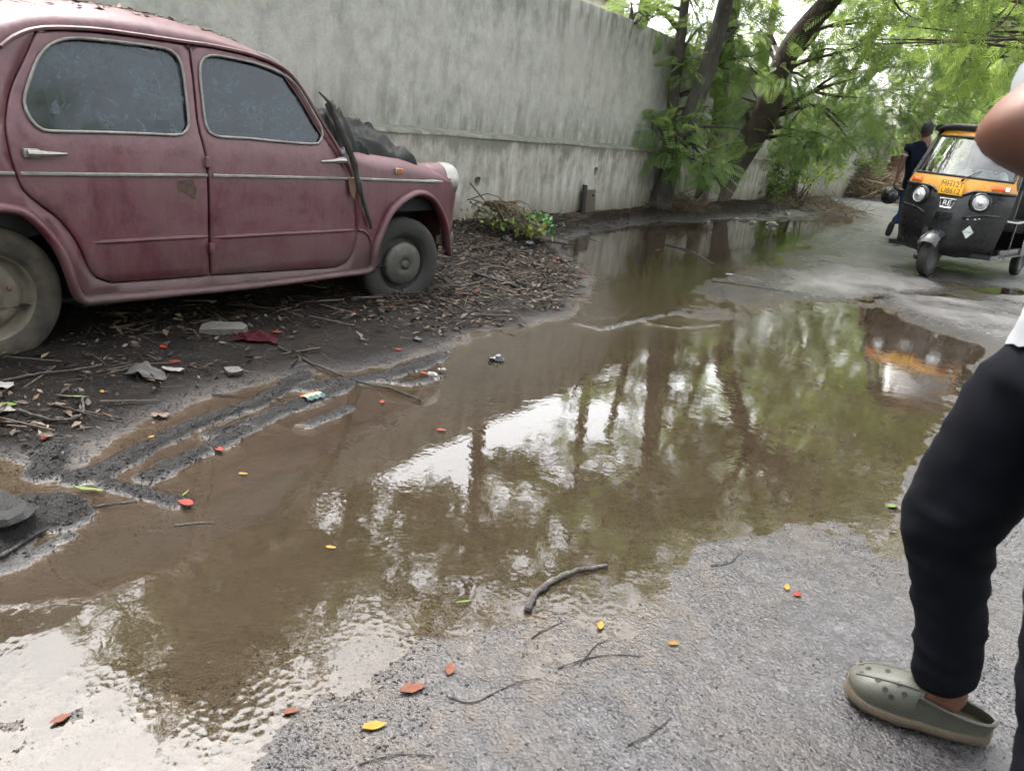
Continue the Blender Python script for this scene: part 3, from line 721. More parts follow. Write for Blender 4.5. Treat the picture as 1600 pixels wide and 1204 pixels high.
def door(outline, win, handle_px, hx, crease_px, trim_s, paint_patch=None):
    d = make_panel('door', outline, win, car)
    w = MB().loop([SP(p[0], p[1], .002) for p in win], .0068, 8); w.build('window_trim', TRIMW, d)
    g = shrink(win, .004); v, f = cdt_panel(g, [], .06, lambda a, b: SP(a, b, -.012)); mb = MB(); mb.add(v, f); mb.build('window_glass', CARGLASS, d, fixn=False)
    # handle: backing plate and tapering lever
    (s0, z0), (s1, z1) = csz(*handle_px[0]), csz(*handle_px[1]); dirn = 1 if s1 > s0 else -1
    mb = MB(); L = abs(s1 - s0)
    mb.box(SP(s0 + dirn * .028, z0, .014), (.062, .018, .034), None, .005)
    mb.tube([SP(s0 + dirn * .01, z0, .026), SP(s0 + dirn * .06, z0, .030), SP(s0 + dirn * .6 * L, (z0 + z1) / 2, .024), SP(s1, z1, .010)], [.013, .012, .009, .005], 8, True, 1.0)
    mb.build('handle', CHROME, d)
    # crease swage
    c = smooth_line(cpx(crease_px), 14)
    mb = MB().tube([SP(p[0], p[1], .001) for p in c], [.004] + [.012] * 12 + [.004], 8, True); mb.build('swage_line', PAINT, d)
    c = [(s, nz) for s, nz in trim_s]
    mb = MB().tube([SP(p[0], p[1], .008) for p in smooth_line(c, 12)], .0085, 6); mb.build('side_trim', TRIMW, d)
    return d
def trimz(s): return float(np.interp(s, [.0, .9, 1.8, 2.62], [TRA, TRB, TRC, TRD]))
TRA, TRB, TRC, TRD = [csz(*p)[1] for p in ((20, 271), (326, 274), (552, 279), (690, 284))]
bs = [p[0] for p in Bp]; rdx = csz(30, 271)[0]
rear_door = door(REAR_DOOR, WIN_R, [(34, 238), (103, 240)], 1, [(146, 379), (230, 374), (325, 369)], [(s, trimz(s)) for s in np.linspace(rdx, csz(322, 274)[0], 6)])
front_door = door(FRONT_DOOR, WIN_F, [(537, 250), (500, 252)], -1, [(332, 371), (440, 365), (555, 359)], [(s, trimz(s)) for s in np.linspace(csz(331, 274)[0], csz(551, 279)[0], 6)])
# rust scar on the rear door and peeled paint flap
mb = MB(); pt = [csz(*p) for p in [(276, 283), (300, 280), (306, 296), (304, 312), (292, 303), (278, 298)]]
v, f = cdt_panel(pt, [], .05, lambda a, b: SP(a, b, .0062)); mb.add(v, f); mb.build('rust_scar', simple('scraped_primer', (.055, .034, .022), .9, .5, 25, .4), rear_door, fixn=False)
both(rear_door); both(front_door)

# arches and sill as one rolled edge
ARC_R = cpx([(-70, 352), (-40, 326), (-5, 318), (28, 328), (57, 347), (90, 386), (108, 427), (118, 456), (130, 468)])
ARC_R = [(-.40, .18), (-.395, .30), (-.36, .46), (-.26, .60), (-.13, .665)] + [p for p in ARC_R if p[0] > -.06]
ARC_F = cpx([(578, 418), (583, 392), (592, 364), (610, 328), (636, 306), (657, 301), (676, 313), (691, 342), (697, 375), (698, 396)])
SILLB = cpx([(150, 466), (176, 464), (380, 446), (527, 428), (560, 424)])
roll = smooth_line(ARC_R + SILLB + ARC_F, 150)
# shell: flank minus doors, bounded below by arches and sill
prof_top_rear = [(-.86, .55), (-.84, .68), (-.76, .80), (-.62, .90), (-.46, .98), (-.28, 1.07), (-.12, 1.17)]
front_top = [(1.80, .93), (1.86, .86), (2.0, .83), (2.3, .815), (2.6, .79), (2.76, .765), (2.825, .725), (2.84, .62), (2.83, .46), (2.805, .33)]
dr = [p for p in DRIP]
edge_line = smooth_line(prof_top_rear + dr[1:] + front_top, 150)
def edge_z(s):
    A_ = edge_line[edge_line[:, 0] < 1.86]; i = np.argsort(A_[:, 0])
    if s <= 1.82: return float(np.interp(s, A_[i, 0], A_[i, 1]))
    return float(np.interp(s, [1.82, 1.86, 2.0, 2.3, 2.6, 2.76, 2.84, 2.9], [.90, .86, .83, .815, .79, .765, .72, .66])) - .006
r_in = [tuple(p) for p in roll]
shell_out = [tuple(p) for p in edge_line] + [(2.70, .30)] + r_in[::-1] + [(-.62, .2), (-.80, .26), (-.87, .40)]
def simple_poly(P):
    Q = [P[0]]
    for p in P[1:]:
        if math.hypot(p[0] - Q[-1][0], p[1] - Q[-1][1]) > .006: Q.append(p)
    return Q
shell_out = simple_poly(shell_out)
def shell_off(s, z):
    return 0.
v, f = cdt_panel(shell_out, [shrink(REAR_DOOR, -.007), shrink(FRONT_DOOR, -.007)], .045, lambda a, b: SP(a, b))
mb = MB(); mb.add(v, f)
lip(mb, shrink(REAR_DOOR, -.007), 0, .03, SP); lip(mb, shrink(FRONT_DOOR, -.007), 0, .03, SP)
body = mb.build('body_side', PAINT, car, sharp=None); both(body)
def rolled(o=0.): return [SP(p[0], p[1], .004 + o) for p in roll]
rr = [.03 + .018 * math.exp(-((i - 0) / 60) ** 2) for i in range(len(roll))]
mb = MB().tube(rolled(), [.036 if p[1] > .24 else .032 for p in roll], 12, True, .62, up=(0, 0, 1))
arch = mb.build('wheel_arch_and_sill', PAINT, car, sharp=None); both(arch)
# lower apron between sill roll and door
# roof, screens, bonnet, boot : lofted between the two flank edges
_ts = np.array([-.86, -.78, -.6, -.42, -.25, 0, .3, .7, 1.1, 1.35, 1.5, 1.62, 1.72, 1.80, 2.0, 2.3, 2.6, 2.75, 2.86])
_tz = np.array([.62, .80, .97, 1.12, 1.26, 1.40, 1.475, 1.505, 1.475, 1.405, 1.29, 1.17, 1.06, 1.005, .985, .955, .885, .81, .68])
def top_pt(s, u):
    """u 0..1 across from the right edge to the left"""
    ze = edge_z(s)
    yw = hw(min(s, 2.9), ze); zt = max(pch(s, _ts, _tz), ze + .015)
    a = PI * (1 - u); c, sn = math.cos(a), math.sin(a)
    e = .62 if s < 1.78 else .55
    y = yw * math.copysign(abs(c) ** e, c); z = ze + (zt - ze) * abs(sn) ** .9
    bulge = 0.
    if s > 1.8 and abs(y) < .62: bulge = .018 * math.sin(min(1, (s - 1.8) / .3) * PI / 2) * max(0, 1 - (abs(y) / .5) ** 4)
    return (s, y, z + bulge)
def loft(name, s0, s1, n, mat, m=34, o=0.):
    mb = MB().grid(lambda a, b: top_pt(s0 + (s1 - s0) * b, a), m, n); return mb.build(name, mat, car, sharp=None)
loft('boot_lid', -.86, -.43, 12, PAINT); loft('rear_screen', -.428, -.22, 6, CARGLASS)
roof = loft('roof', -.218, 1.40, 44, PAINT); loft('windscreen', 1.402, 1.765, 12, CARGLASS); bonnet = loft('bonnet', 1.768, 2.86, 34, PAINT)
# nose: panel below bonnet edge with grille
mb = MB().grid(lambda a, b: ((2.86 - .03 * b - .10 * abs(2 * a - 1) ** 3, (2 * a - 1) * .60, (.72 - .05 * abs(2 * a - 1)) * (1 - b) + .28 * b)), 18, 8)
mb.build('nose_panel', PAINT, car)
for i in range(7):
    mb = MB().tube([(2.855 - .10 * abs(q) ** 3, q * .30, .64 - i * .045) for q in np.linspace(-1, 1, 9)], .012, 6); mb.build('grille_bar', CHROME, car)
# tail panel
mb = MB().grid(lambda a, b: ((-.87 + .07 * abs(2 * a - 1) ** 3, (2 * a - 1) * .56, .62 * (1 - b) + .26 * b)), 14, 8); mb.build('tail_panel', PAINT, car)
for sg in (-1, 1):
    mb = MB().lathe([(.0, .0), (.035, .006), (.05, .0), (.05, -.02)], 16, 'x', (-.875, sg * .45, .55)); mb.build('tail_light', simple('red_lens', (.35, .015, .01), .3), car)
    mb = MB().lathe([(.085, -.10), (.115, -.10), (.118, -.03), (.112, .022), (.094, .030), (.090, .012)], 28, 'x', (2.805, sg * .548, .772)); hl = mb.build('headlight_ring', CHROME, car)
    mb = MB().lathe([(.092, .012), (.08, .030), (.05, .042), (.0, .046)], 24, 'x', (2.805, sg * .548, .772)); mb.build('headlight_lens', simple('clouded_lens', (.5, .5, .48), .2), hl)
    mb = MB().lathe([(.02, -.72), (.06, -.58), (.095, -.38), (.113, -.18), (.117, -.07), (.112, .0)], 28, 'x', (2.805, sg * .548, .768)); mb.build('headlight_shell', PAINT, car)
# front bumper with rounded end
mb = MB().tube([(2.70, -.60, .37), (2.78, -.635, .37), (2.86, -.60, .37), (2.92, -.45, .37), (2.94, 0, .37), (2.92, .45, .37), (2.86, .60, .37), (2.78, .635, .37), (2.70, .60, .37)], [.03, .045, .052, .052, .052, .052, .052, .05, .03], 10, True, .45, up=(0, 0, 1))
mb.build('front_bumper', simple('worn_bumper', (.06, .05, .045), .5, .4, 20, .1, .5, .6), car)
mb = MB().tube([(-.70, -.66, .40), (-.88, -.60, .40), (-.95, 0, .40), (-.88, .60, .40), (-.70, .66, .40)], .05, 10, True, .45, up=(0, 0, 1)); mb.build('rear_bumper', CHROME, car)
# drip rail, screen pillar trims, fender trim, fender seam, indicator
dl = smooth_line([p for p in DRIP[:]], 60)
mb = MB().tube([SP(p[0], p[1] + .002, .006) for p in dl], .0095, 6); g1 = mb.build('drip_rail', PAINT, car); both(g1)
mb = MB().tube([SP(p[0], p[1] + .022, -.012) for p in dl[38:]], .007, 6); g1 = mb.build('screen_trim', CHROME, car); both(g1)
mb = MB().tube([SP(s, trimz(s), .006) for s in np.linspace(csz(557, 279)[0], csz(690, 284)[0], 12)], [.0085] * 9 + [.011, .013, .006], 6); g1 = mb.build('side_trim', TRIMW, car); both(g1)
mb = MB().tube([SP(s, trimz(.0), .006) for s in np.linspace(-.75, rdx - .02, 8)], .0085, 6); g1 = mb.build('side_trim', TRIMW, car); both(g1)
mb = MB().tube([SP(p[0], p[1], .001) for p in cpx([(559, 359), (567, 360), (576, 368), (580, 385)])], [.011, .011, .009, .004], 8); mb.build('swage_line', PAINT, car)
ip = csz(622, 267); mb = MB().box(SP(ip[0], ip[1], .010), (.05, .026, .030), None, .006); mb.build('side_indicator', AMBER, car)
mb = MB().box(SP(ip[0] - .018, ip[1], .006), (.03, .02, .034), None, .004); mb.build('indicator_base', CHROME, car)
# paint flap and dry leaf scrap stuck under the trim at the door edge
mb = MB(); q = [csz(*p) for p in [(540, 277), (551, 277), (553, 290), (548, 312), (543, 300)]]
mb.add([SP(a, b, .016 + .012 * i % .02) for i, (a, b) in enumerate(q)], [tuple(range(5))]); mb.build('peeled_flap', simple('dry_flap', (.10, .058, .034), .8), car, fixn=False)
# hinges on the middle pillar
for px in ((322, 253), (328, 387)):
    a = csz(*px); mb = MB().box(SP(a[0], a[1], .012), (.026, .022, .05), None, .005); mb.build('hinge', PAINT, car)
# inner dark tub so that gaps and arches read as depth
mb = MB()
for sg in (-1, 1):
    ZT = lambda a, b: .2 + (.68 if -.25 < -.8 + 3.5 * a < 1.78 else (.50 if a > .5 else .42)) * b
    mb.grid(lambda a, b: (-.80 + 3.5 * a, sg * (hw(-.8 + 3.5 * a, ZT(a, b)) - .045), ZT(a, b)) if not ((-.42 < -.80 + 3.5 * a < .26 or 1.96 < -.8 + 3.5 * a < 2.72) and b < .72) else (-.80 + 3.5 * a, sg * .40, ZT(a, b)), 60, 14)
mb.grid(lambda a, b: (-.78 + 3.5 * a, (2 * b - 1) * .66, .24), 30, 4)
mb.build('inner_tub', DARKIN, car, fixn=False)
for sg in (-1, 1):
    mb = MB().box((.72, sg * .3, .62), (.40, .5, .18), None, .05).box((1.02 - .42, sg * .3, .86), (.14, .5, .62), Matrix.Rotation(-.2, 4, 'Y'), .06)
    mb.ell((.60, sg * .3, 1.06), (.07, .20, .16)); mb.build('front_seat', SEATM, car)
mb = MB().box((-.05, 0, .60), (.45, 1.15, .2), None, .06).box((-.26, 0, .86), (.16, 1.15, .55), Matrix.Rotation(-.25, 4, 'Y'), .06); mb.build('rear_seat', SEATM, car)
mb = MB().loop([(1.36 + .05 * math.sin(a), -.32 + .19 * math.cos(a), .93 + .18 * math.sin(a)) for a in np.linspace(0, 2 * PI, 24, endpoint=False)], .011, 6); mb.build('steering_wheel', RUBBER, car)
# wheels
def wheel(s, y, z, R, steer=0., tyremat=TYRE, hubstyle='cap'):
    w = bpy.data.objects.new('wheel', None); COL.objects.link(w); w.parent = car; w.location = (s, y, z); w.rotation_euler = (0, 0, steer)
    pr = [(R * .62, .055), (R * .70, .064), (R * .80, .068), (R * .90, .064), (R * .965, .052), (R * .99, .040)]
    for yy in (.030, .022, .010, .002, -.010, -.022, -.030): pr.append((R * (.993 if abs(abs(yy) - .010) > .004 or yy == 0 else .985), yy))
    pr += [(R * .99, -.040), (R * .965, -.052), (R * .90, -.064), (R * .80, -.068), (R * .70, -.064), (R * .62, -.055), (R * .58, -.03), (R * .58, .03), (R * .62, .055)]
    mb = MB().lathe(pr, 48, 'y'); mb.build('tyre', tyremat, w, sharp=None)
    if hubstyle == 'cap':
        mb = MB().lathe([(R * .64, -.056), (R * .60, -.052), (R * .575, -.035), (R * .56, -.02), (R * .52, -.016), (R * .49, -.02), (R * .46, -.036)], 40, 'y'); mb.build('rim', RIMD, w, sharp=None)
        mb = MB().lathe([(R * .475, -.040), (R * .47, -.056), (R * .44, -.066), (R * .38, -.074), (R * .26, -.083), (R * .13, -.087), (R * .115, -.080), (R * .10, -.080), (R * .09, -.096), (R * .05, -.100), (0, -.101)], 40, 'y'); mb.build('hubcap', HUB, w, sharp=None)
    else:
        mb = MB().lathe([(R * .64, -.056), (R * .60, -.054), (R * .575, -.030), (R * .55, -.010), (R * .50, -.004), (R * .45, -.026), (R * .40, -.040), (R * .30, -.046), (R * .24, -.036), (R * .20, -.036), (R * .17, -.056), (0, -.058)], 40, 'y'); mb.build('rim', HUBL, w, sharp=None)
        for k in range(4):
            a = k * PI / 2 + .4; MB().ell((R * .31 * math.cos(a), -.048, R * .31 * math.sin(a)), (.012, .012, .012), 8, 6).build('wheel_nut', RUST, w)
    return w
RW = .300
fhx, fhz = csz(629, 420); 
wheel(2.325, -.612, .245, RW, rad(-11), TYRE2); wheel(2.325, .612, .262, RW, rad(-11), TYRE2)
wheel(-.115, -.612, .288, RW, 0, TYRE, 'disc'); wheel(-.115, .612, .288, RW, 0, TYRE, 'disc')
# engine sump, axle and exhaust under the floor
mb = MB().tube([(-.045, -.55, .29), (-.045, .55, .29)], .035, 8).tube([(-.85, .3, .24), (.3, .3, .22), (1.9, .25, .24)], .025, 8).box((2.1, 0, .26), (.5, .4, .18), None, .04); mb.build('underbody', DARKIN, car)
# ================================================================== TREES AND PLANTS
def mat_leaf(name, cols, trans=.45, rough=.5):
    t = NT(name); g = t.n('NewGeometry'); rnd = g.outputs['Random Per Island']
    st = [(i / max(1, len(cols) - 1), c) for i, c in enumerate(cols)]
    c = t.ramp(rnd, st)
    n = t.noise(t.pos(), .9, 3, .6); c = t.mix(t.ramp(n, [(.35, 0.), (.65, .55)]), c, tuple(x * .62 for x in cols[0]))
    p = t.bsdf(c, rough, None, **{'Specular IOR Level': .35})
    tr = t.n('BsdfTranslucent', Color=t.mix(.5, c, (.40, .50, .12))).outputs[0]
    m = t.n('MixShader', Fac=trans); t.t.links.new(p, m.inputs[1]); t.t.links.new(tr, m.inputs[2])
    return t.done(m.outputs[0])
LEAF_A = mat_leaf('feathery_leaf', [(.085, .165, .045), (.135, .23, .07), (.19, .29, .11), (.16, .27, .075)], .5)
LEAF_B = mat_leaf('blue_green_leaf', [(.085, .16, .07), (.14, .225, .115), (.20, .28, .16)], .5)
LEAF_C = mat_leaf('yellow_green_leaf', [(.15, .25, .05), (.22, .33, .07), (.29, .37, .085)], .55)
LEAF_D = mat_leaf('dark_broad_leaf', [(.025, .060, .018), (.045, .095, .028), (.070, .135, .035)], .3, .35)
LEAF_E = mat_leaf('shrub_leaf', [(.035, .09, .022), (.07, .15, .035), (.11, .20, .05)], .4)
def mat_bark(name, a, b):
    t = NT(name); v = t.pos((1, 1, .35)); n = t.noise(v, 14, 7, .7, .6); n2 = t.noise(t.pos(), 3, 5, .6); n3 = t.noise(t.pos((1, 1, .3)), 55, 5, .7)
    c = t.ramp(n, [(.3, tuple(x * .5 for x in a)), (.55, a), (.75, b)]); c = t.mix(t.ramp(n2, [(.5, 0.), (.7, .5)]), c, (.09, .095, .07))
    return t.done(t.bsdf(c, .8, t.bump(t.math('ADD', n, t.math('MULTIPLY', n3, .5)), .9, .03)))
BARK_A = mat_bark('dark_wet_bark', (.048, .040, .033), (.115, .096, .08)); BARK_B = mat_bark('brown_bark', (.080, .058, .045), (.16, .122, .097)); BARK_C = mat_bark('red_brown_bark', (.12, .062, .042), (.21, .125, .09))

def frond_template(n=10, L=1., w=.060):
    """one doubly feathered leaf along +x: paired narrow leaflets on a drooping midrib; quads"""
    v = []; f = []
    def q(a, b, wd, nrm):
        a, b = Vector(a), Vector(b); d = (b - a).normalized(); s = d.cross(Vector(nrm)).normalized() * wd
        k = len(v); mid = a * .5 + b * .5; v.extend([a, mid + s, b, mid - s]); f.append((k, k + 1, k + 2, k + 3))
    for i in range(n):
        x = .12 + .86 * i / (n - 1); z = -.28 * x * x; l = (.34 * math.sin(PI * (.18 + .72 * i / (n - 1))) + .05)
        for sg in (-1, 1):
            q((x, 0, z), (x + l * .55, sg * l, z - .10 * l - .04), w * .55, (0, 0, 1))
    q((0, 0, 0), (.55, 0, -.09), .02, (0, 0, 1)); q((.5, 0, -.07), (1.05, 0, -.31), .03, (0, 0, 1))
    return np.array([tuple(p) for p in v]), np.array(f)
def whorl_template(n=8):
    v = []; f = []
    for i in range(n):
        a = 2 * PI * i / n + .2 * math.sin(i * 5.1); c, s = math.cos(a), math.sin(a)
        for (r0, r1, w0, w1, z0, z1) in ((.04, .5, .02, .12, .02, .06), (.5, 1., .12, .004, .06, -.16)):
            k = len(v); v += [(r0 * c - w0 * s, r0 * s + w0 * c, z0), (r0 * c + w0 * s, r0 * s - w0 * c, z0), (r1 * c + w1 * s, r1 * s - w1 * c, z1), (r1 * c - w1 * s, r1 * s + w1 * c, z1)]
            f.append((k, k + 1, k + 2, k + 3))
    return np.array(v), np.array(f)
def sprig_template():
    """small twig of broad leaves"""
    v = []; f = []; R = random.Random(4)
    for i in range(9):
        x = i / 9.; a = i * 2.4; l = .42; w = .12
        d = Vector((.5, math.cos(a), math.sin(a) * .7 + .15)).normalized(); s = d.cross(Vector((.3, .2, 1))).normalized() * w
        p = Vector((x, 0, -.1 * x)); k = len(v); m = p + d * l * .5; v += [tuple(p), tuple(m + s), tuple(p + d * l), tuple(m - s)]; f.append((k, k + 1, k + 2, k + 3))
    return np.array(v), np.array(f)
FROND = frond_template(); FROND_S = frond_template(5, 1., .13); WHORL = whorl_template(); SPRIG = sprig_template()
def scatter(tpl, P, D, S_, rng, roll=.6):
    """copies of tpl at points P, +x along directions D, sizes S_"""
    V, F = tpl; n = len(P); D = D / (np.linalg.norm(D, axis=1)[:, None] + 1e-9)
    up = np.tile([0, 0, 1.], (n, 1)) + rng.normal(0, roll, (n, 3)); Y = np.cross(up, D); Y /= np.linalg.norm(Y, axis=1)[:, None] + 1e-9; Z = np.cross(D, Y)
    B = np.stack([D, Y, Z], 1)                                             # rows
    out = np.einsum('vk,nkj->nvj', V, B) * S_[:, None, None] + P[:, None, :]
    FF = F[None] + (np.arange(n) * len(V))[:, None, None]
    return out.reshape(-1, 3), FF.reshape(-1, F.shape[1])
def cluster_pts(c, r, n, rng, flat=.8, hollow=.35):
    u = rng.normal(size=(n, 3)); u /= np.linalg.norm(u, axis=1)[:, None]
    q = u * (hollow + (1 - hollow) * rng.random((n, 1)) ** .6) * r; q[:, 2] *= flat
    d = u + rng.normal(0, .45, (n, 3)); d[:, 2] -= .25
    return np.asarray(c) + q, d
def tree(name, label, trunk, radii, clusters, leaf, bark, seed=0, tpl=FROND, size=.30, limbs=True, group=None, extra=None, stems=(), rootflare=True, cat='tree'):
    rng = np.random.default_rng(seed); base = np.asarray(trunk[0], float)
    root = thing(name, label, cat, base, 0, group)
    P = smooth_line(trunk, 16 if len(trunk) > 2 else 8); rr = np.interp(np.linspace(0, 1, len(P)), np.linspace(0, 1, len(radii)), radii)
    for i in range(len(P)):
        P[i, :2] += .18 * rr[i] * np.array([mnoise.noise(Vector((i * .6, seed, 0))), mnoise.noise(Vector((i * .6, seed, 5)))])
    mb = MB(); L = P - base
    if rootflare: L = np.vstack([[L[0] - [0, 0, .18]], L]); rr = np.r_[rr[0] * 1.35, rr]; rr[1] *= 1.12
    mb.tube(L, rr, 10)
    allP = P
    for st, sr in stems:
        Q = smooth_line(st, 12); mb.tube(Q - base, np.interp(np.linspace(0, 1, 12), np.linspace(0, 1, len(sr)), sr), 8); allP = np.vstack([allP, Q])
    VV = []; FF = []; nb = 0
    for (c, r, n) in clusters:
        c = np.asarray(c, float)
        if limbs:
            cand = allP[allP[:, 2] < c[2] + .1] if (allP[:, 2] < c[2] + .1).any() else allP
            j = cand[np.argmin(np.linalg.norm(cand - c, axis=1) + .25 * np.maximum(0, 1. - (c[2] - cand[:, 2])))]
            mid = .5 * (j + c) + rng.normal(0, .10, 3) + np.array([0, 0, .12])
            rb = max(.010, min(.07, radii[-1] * .55)); ln = np.linalg.norm(c - j)
            if ln > .15:
                Q = smooth_line([j, mid, c], 6); mb.tube(Q - base, np.linspace(rb, .006, 6), 5)
            for _ in range(2):
                e = c + rng.normal(0, r * .6, 3); Q = smooth_line([mid, .5 * (mid + e) + rng.normal(0, .08, 3), e], 5); mb.tube(Q - base, np.linspace(rb * .5, .004, 5), 4)
        p, d = cluster_pts(c, r, n, rng)
        v, f = scatter(tpl, p - base, d, size * (.65 + .7 * rng.random(n)), rng)
        VV.append(v); FF.append(f + nb); nb += len(v)
    mb.build('trunk', bark, root, sharp=None, fixn=False)
    if VV: mesh_np('crown', np.vstack(VV), np.vstack(FF), leaf, root)
    return root
def K(x, y, D, rpx, n):
    n = int(n * .7)
    """foliage cluster seen round pixel (x, y) at ground distance D"""
    return (dep(x, y, D), rpx * D * 1.06 / FPX, n)
def trunk_px(L, D0, z0=.1):
    """trunk through photograph pixels; foot on the ground, then keeps (x, y, dD) distances"""
    b = gnd(*L[0][:2], z0); out = [b]
    for q in L[1:]: out.append(dep(q[0], q[1], b[1] + (q[2] if len(q) > 2 else 0)))
    return out, b[1]
rngT = np.random.default_rng(11)
def spread(c, R, h, n, r, cnt, rng):
    """n clusters in a flattened volume round c"""
    out = []
    for _ in range(n):
        a = rng.random() * 2 * PI; q = R * math.sqrt(rng.random())
        out.append(((c[0] + q * math.cos(a), c[1] + q * math.sin(a), c[2] + (rng.random() - .5) * h), r * (.7 + .6 * rng.random()), int(cnt * .30)))
    return out
# T1: twin-stemmed tree in front of the wall
tp, D1 = trunk_px([(1030, 327), (1046, 268), (1073, 195, -.1), (1104, 112, -.2), (1124, 45, -.3), (1140, -25, -.5), (1165, -110, -.9)], 0, .12)
st = [dep(1038, 285, D1 + .1), dep(1047, 200, D1 + .15), dep(1058, 105, D1 + .2), dep(1070, 5, D1 + .3), dep(1078, -90, D1 + .4)]
tops = tp[-1]
c1 = [K(1050, 215, D1 - .35, 36, 46), K(1030, 205, D1 - .1, 26, 26), K(1085, 250, D1 - .5, 34, 56), K(1110, 262, D1 - .5, 26, 40), K(1055, 245, D1 - .4, 26, 36),
      K(1110, 70, D1 + .5, 36, 60), K(1078, 105, D1 - .3, 20, 22), K(1150, 45, D1 + .4, 36, 60), K(1140, 110, D1 + .5, 34, 50), K(1095, 15, D1 + .5, 30, 44), K(1005, 35, D1 + .1, 28, 46), K(985, 8, D1 + .2, 24, 36), K(1035, 15, D1 + .3, 20, 20), K(1165, 60, D1 + .5, 34, 46), K(1090, 140, D1 + .6, 26, 24)]
c1 += [K(1100, 175, D1 + .5, 26, 30), K(1128, 195, D1 + .4, 26, 34), K(1090, 205, D1 + .3, 22, 24), K(1145, 75, D1 + .4, 34, 44)]
c1 += spread(tops + [0.2, -.4, .8], 1.6, 2.0, 22, .60, 80, rngT)
tree('twin_stemmed_tree', 'slender twin-stemmed feathery tree nearest the car, in front of the grey wall', tp, [.17, .155, .14, .13, .12, .10, .07], c1, LEAF_A, BARK_A, 3, size=.30, stems=[(st, [.10, .095, .085, .07, .05])])
# T2: thick leaning tree
tp, D2 = trunk_px([(1113, 312), (1150, 252), (1192, 190, -.2), (1213, 125, -.5), (1242, 65, -.9), (1290, 10, -1.4), (1350, -60, -2.2)], 0, .15)
st = [dep(1196, 196, D2 - .2), dep(1214, 178, D2 - .15), dep(1222, 172, D2 - .1)]
c2 = [K(1232, 112, D2 - 1.2, 26, 30), K(1175, 100, D2 + .6, 30, 36), K(1270, 130, D2 - .6, 40, 60), K(1290, 35, D2 + .2, 50, 80), K(1310, 85, D2 - .6, 46, 70), K(1195, 40, D2 + .6, 34, 44), K(1165, 165, D2 + .5, 26, 26), K(1150, 150, D2 + .5, 30, 30), K(1335, 45, D2 - .6, 46, 70), K(1345, 120, D2 - 1.0, 40, 60), K(1165, 65, D2 + .6, 30, 30), K(1235, 190, D2 + .4, 26, 24)]
c2 += [K(1225, 225, D2 - .6, 30, 36), K(1255, 205, D2 - 1.0, 30, 36), K(1290, 215, D2 - 1.0, 34, 44), K(1325, 200, D2 - .8, 36, 50)]
c2 += spread(np.array(tp[-1]) + [.3, -.8, .8], 2.4, 2.4, 34, .75, 85, rngT)
tree('leaning_thick_tree', 'thick dark trunked tree leaning over the road behind the long puddle', tp, [.30, .27, .25, .22, .20, .17, .12], c2, LEAF_A, BARK_B, 5, size=.34, stems=[(st, [.10, .09, .06])])
# slim straight tree behind it
tp, D3 = trunk_px([(1152, 306), (1168, 242), (1183, 141), (1199, 79), (1211, 0), (1220, -120)], 0, .16)
c3 = [K(1205, 25, D3, 26, 30), K(1195, 70, D3, 22, 20)] + spread(np.array(tp[-1]) + [0, 0, .5], 1.4, 1.6, 12, .6, 70, rngT)
tree('slim_tree', 'slim reddish trunked tree just behind the thick leaning tree', tp, [.10, .095, .085, .08, .07, .05], c3, LEAF_C, BARK_C, 7, size=.36)
# sapling between
tp, Ds = trunk_px([(1120, 290), (1128, 252), (1136, 180), (1143, 125), (1150, 60)], 0, .2)
tree('thin_sapling', 'thin dark sapling standing between the twin-stemmed tree and the thick leaning tree', tp, [.045, .04, .035, .03, .02], [K(1125, 205, Ds - .2, 32, 36), K(1105, 185, Ds - .2, 28, 28), K(1145, 150, Ds - .2, 28, 30), K(1160, 130, Ds - .3, 30, 30), K(1135, 235, Ds - .1, 22, 20)], LEAF_C, BARK_A, 8, size=.28)
# dark bushy stems
tp, D5 = trunk_px([(1237, 312), (1243, 268), (1272, 212), (1302, 165), (1330, 110)], 0, .1)
tree('dark_stemmed_tree', 'dark crooked stem with sparse twigs right of the thick leaning tree', tp, [.14, .12, .09, .06, .04], [K(1225, 255, D5, 34, 26), K(1215, 215, D5 - .3, 30, 20), K(1270, 190, D5 - .5, 36, 40), K(1245, 235, D5 - .2, 30, 24), K(1300, 150, D5 - .6, 44, 60), K(1255, 165, D5 - .4, 34, 36)], LEAF_B, BARK_A, 9, size=.38)
# T4 with long bare limb
tp, D4 = trunk_px([(1266, 300), (1286, 248), (1306, 198), (1325, 155, -.5), (1353, 124, -1), (1385, 90, -1.6), (1418, 54, -2.2), (1438, 30, -2.6), (1450, -30, -3)], 0, .1)
st1 = [dep(1327, 152, D4 - .5), dep(1336, 108, D4 - .6), dep(1368, 56, D4 - .8), dep(1390, 0, D4 - 1.)]; st2 = [dep(1437, 32, D4 - 2.6), dep(1480, 5, D4 - 3), dep(1530, -20, D4 - 3.4)]
c4 = [K(1340, 190, D4 - 2, 46, 60), K(1375, 175, D4 - 2.4, 48, 70), K(1410, 150, D4 - 3, 52, 80), K(1360, 140, D4 - 2, 40, 40), K(1300, 205, D4 - 1.2, 36, 40), K(1400, 200, D4 - 2.4, 44, 60), K(1440, 110, D4 - 3, 54, 80), K(1395, 30, D4 - 2, 48, 60), K(1470, 60, D4 - 3.4, 60, 90), K(1350, 70, D4 - 1.6, 40, 36), K(1430, 190, D4 - 2., 36, 40), K(1480, 150, D4 - 3, 52, 70), K(1345, 20, D4 - 1, 44, 50)]
c4 += spread(np.array(tp[-1]) + [.5, -1.0, .6], 3.2, 3., 34, 1.0, 80, rngT)
tree('forked_tree', 'tree with long bare grey forked limb reaching over the far road', tp, [.26, .23, .2, .17, .14, .12, .10, .08, .06], c4, LEAF_B, BARK_A, 13, size=.48, stems=[(st1, [.12, .10, .08, .05]), (st2, [.07, .05, .03])], tpl=FROND)
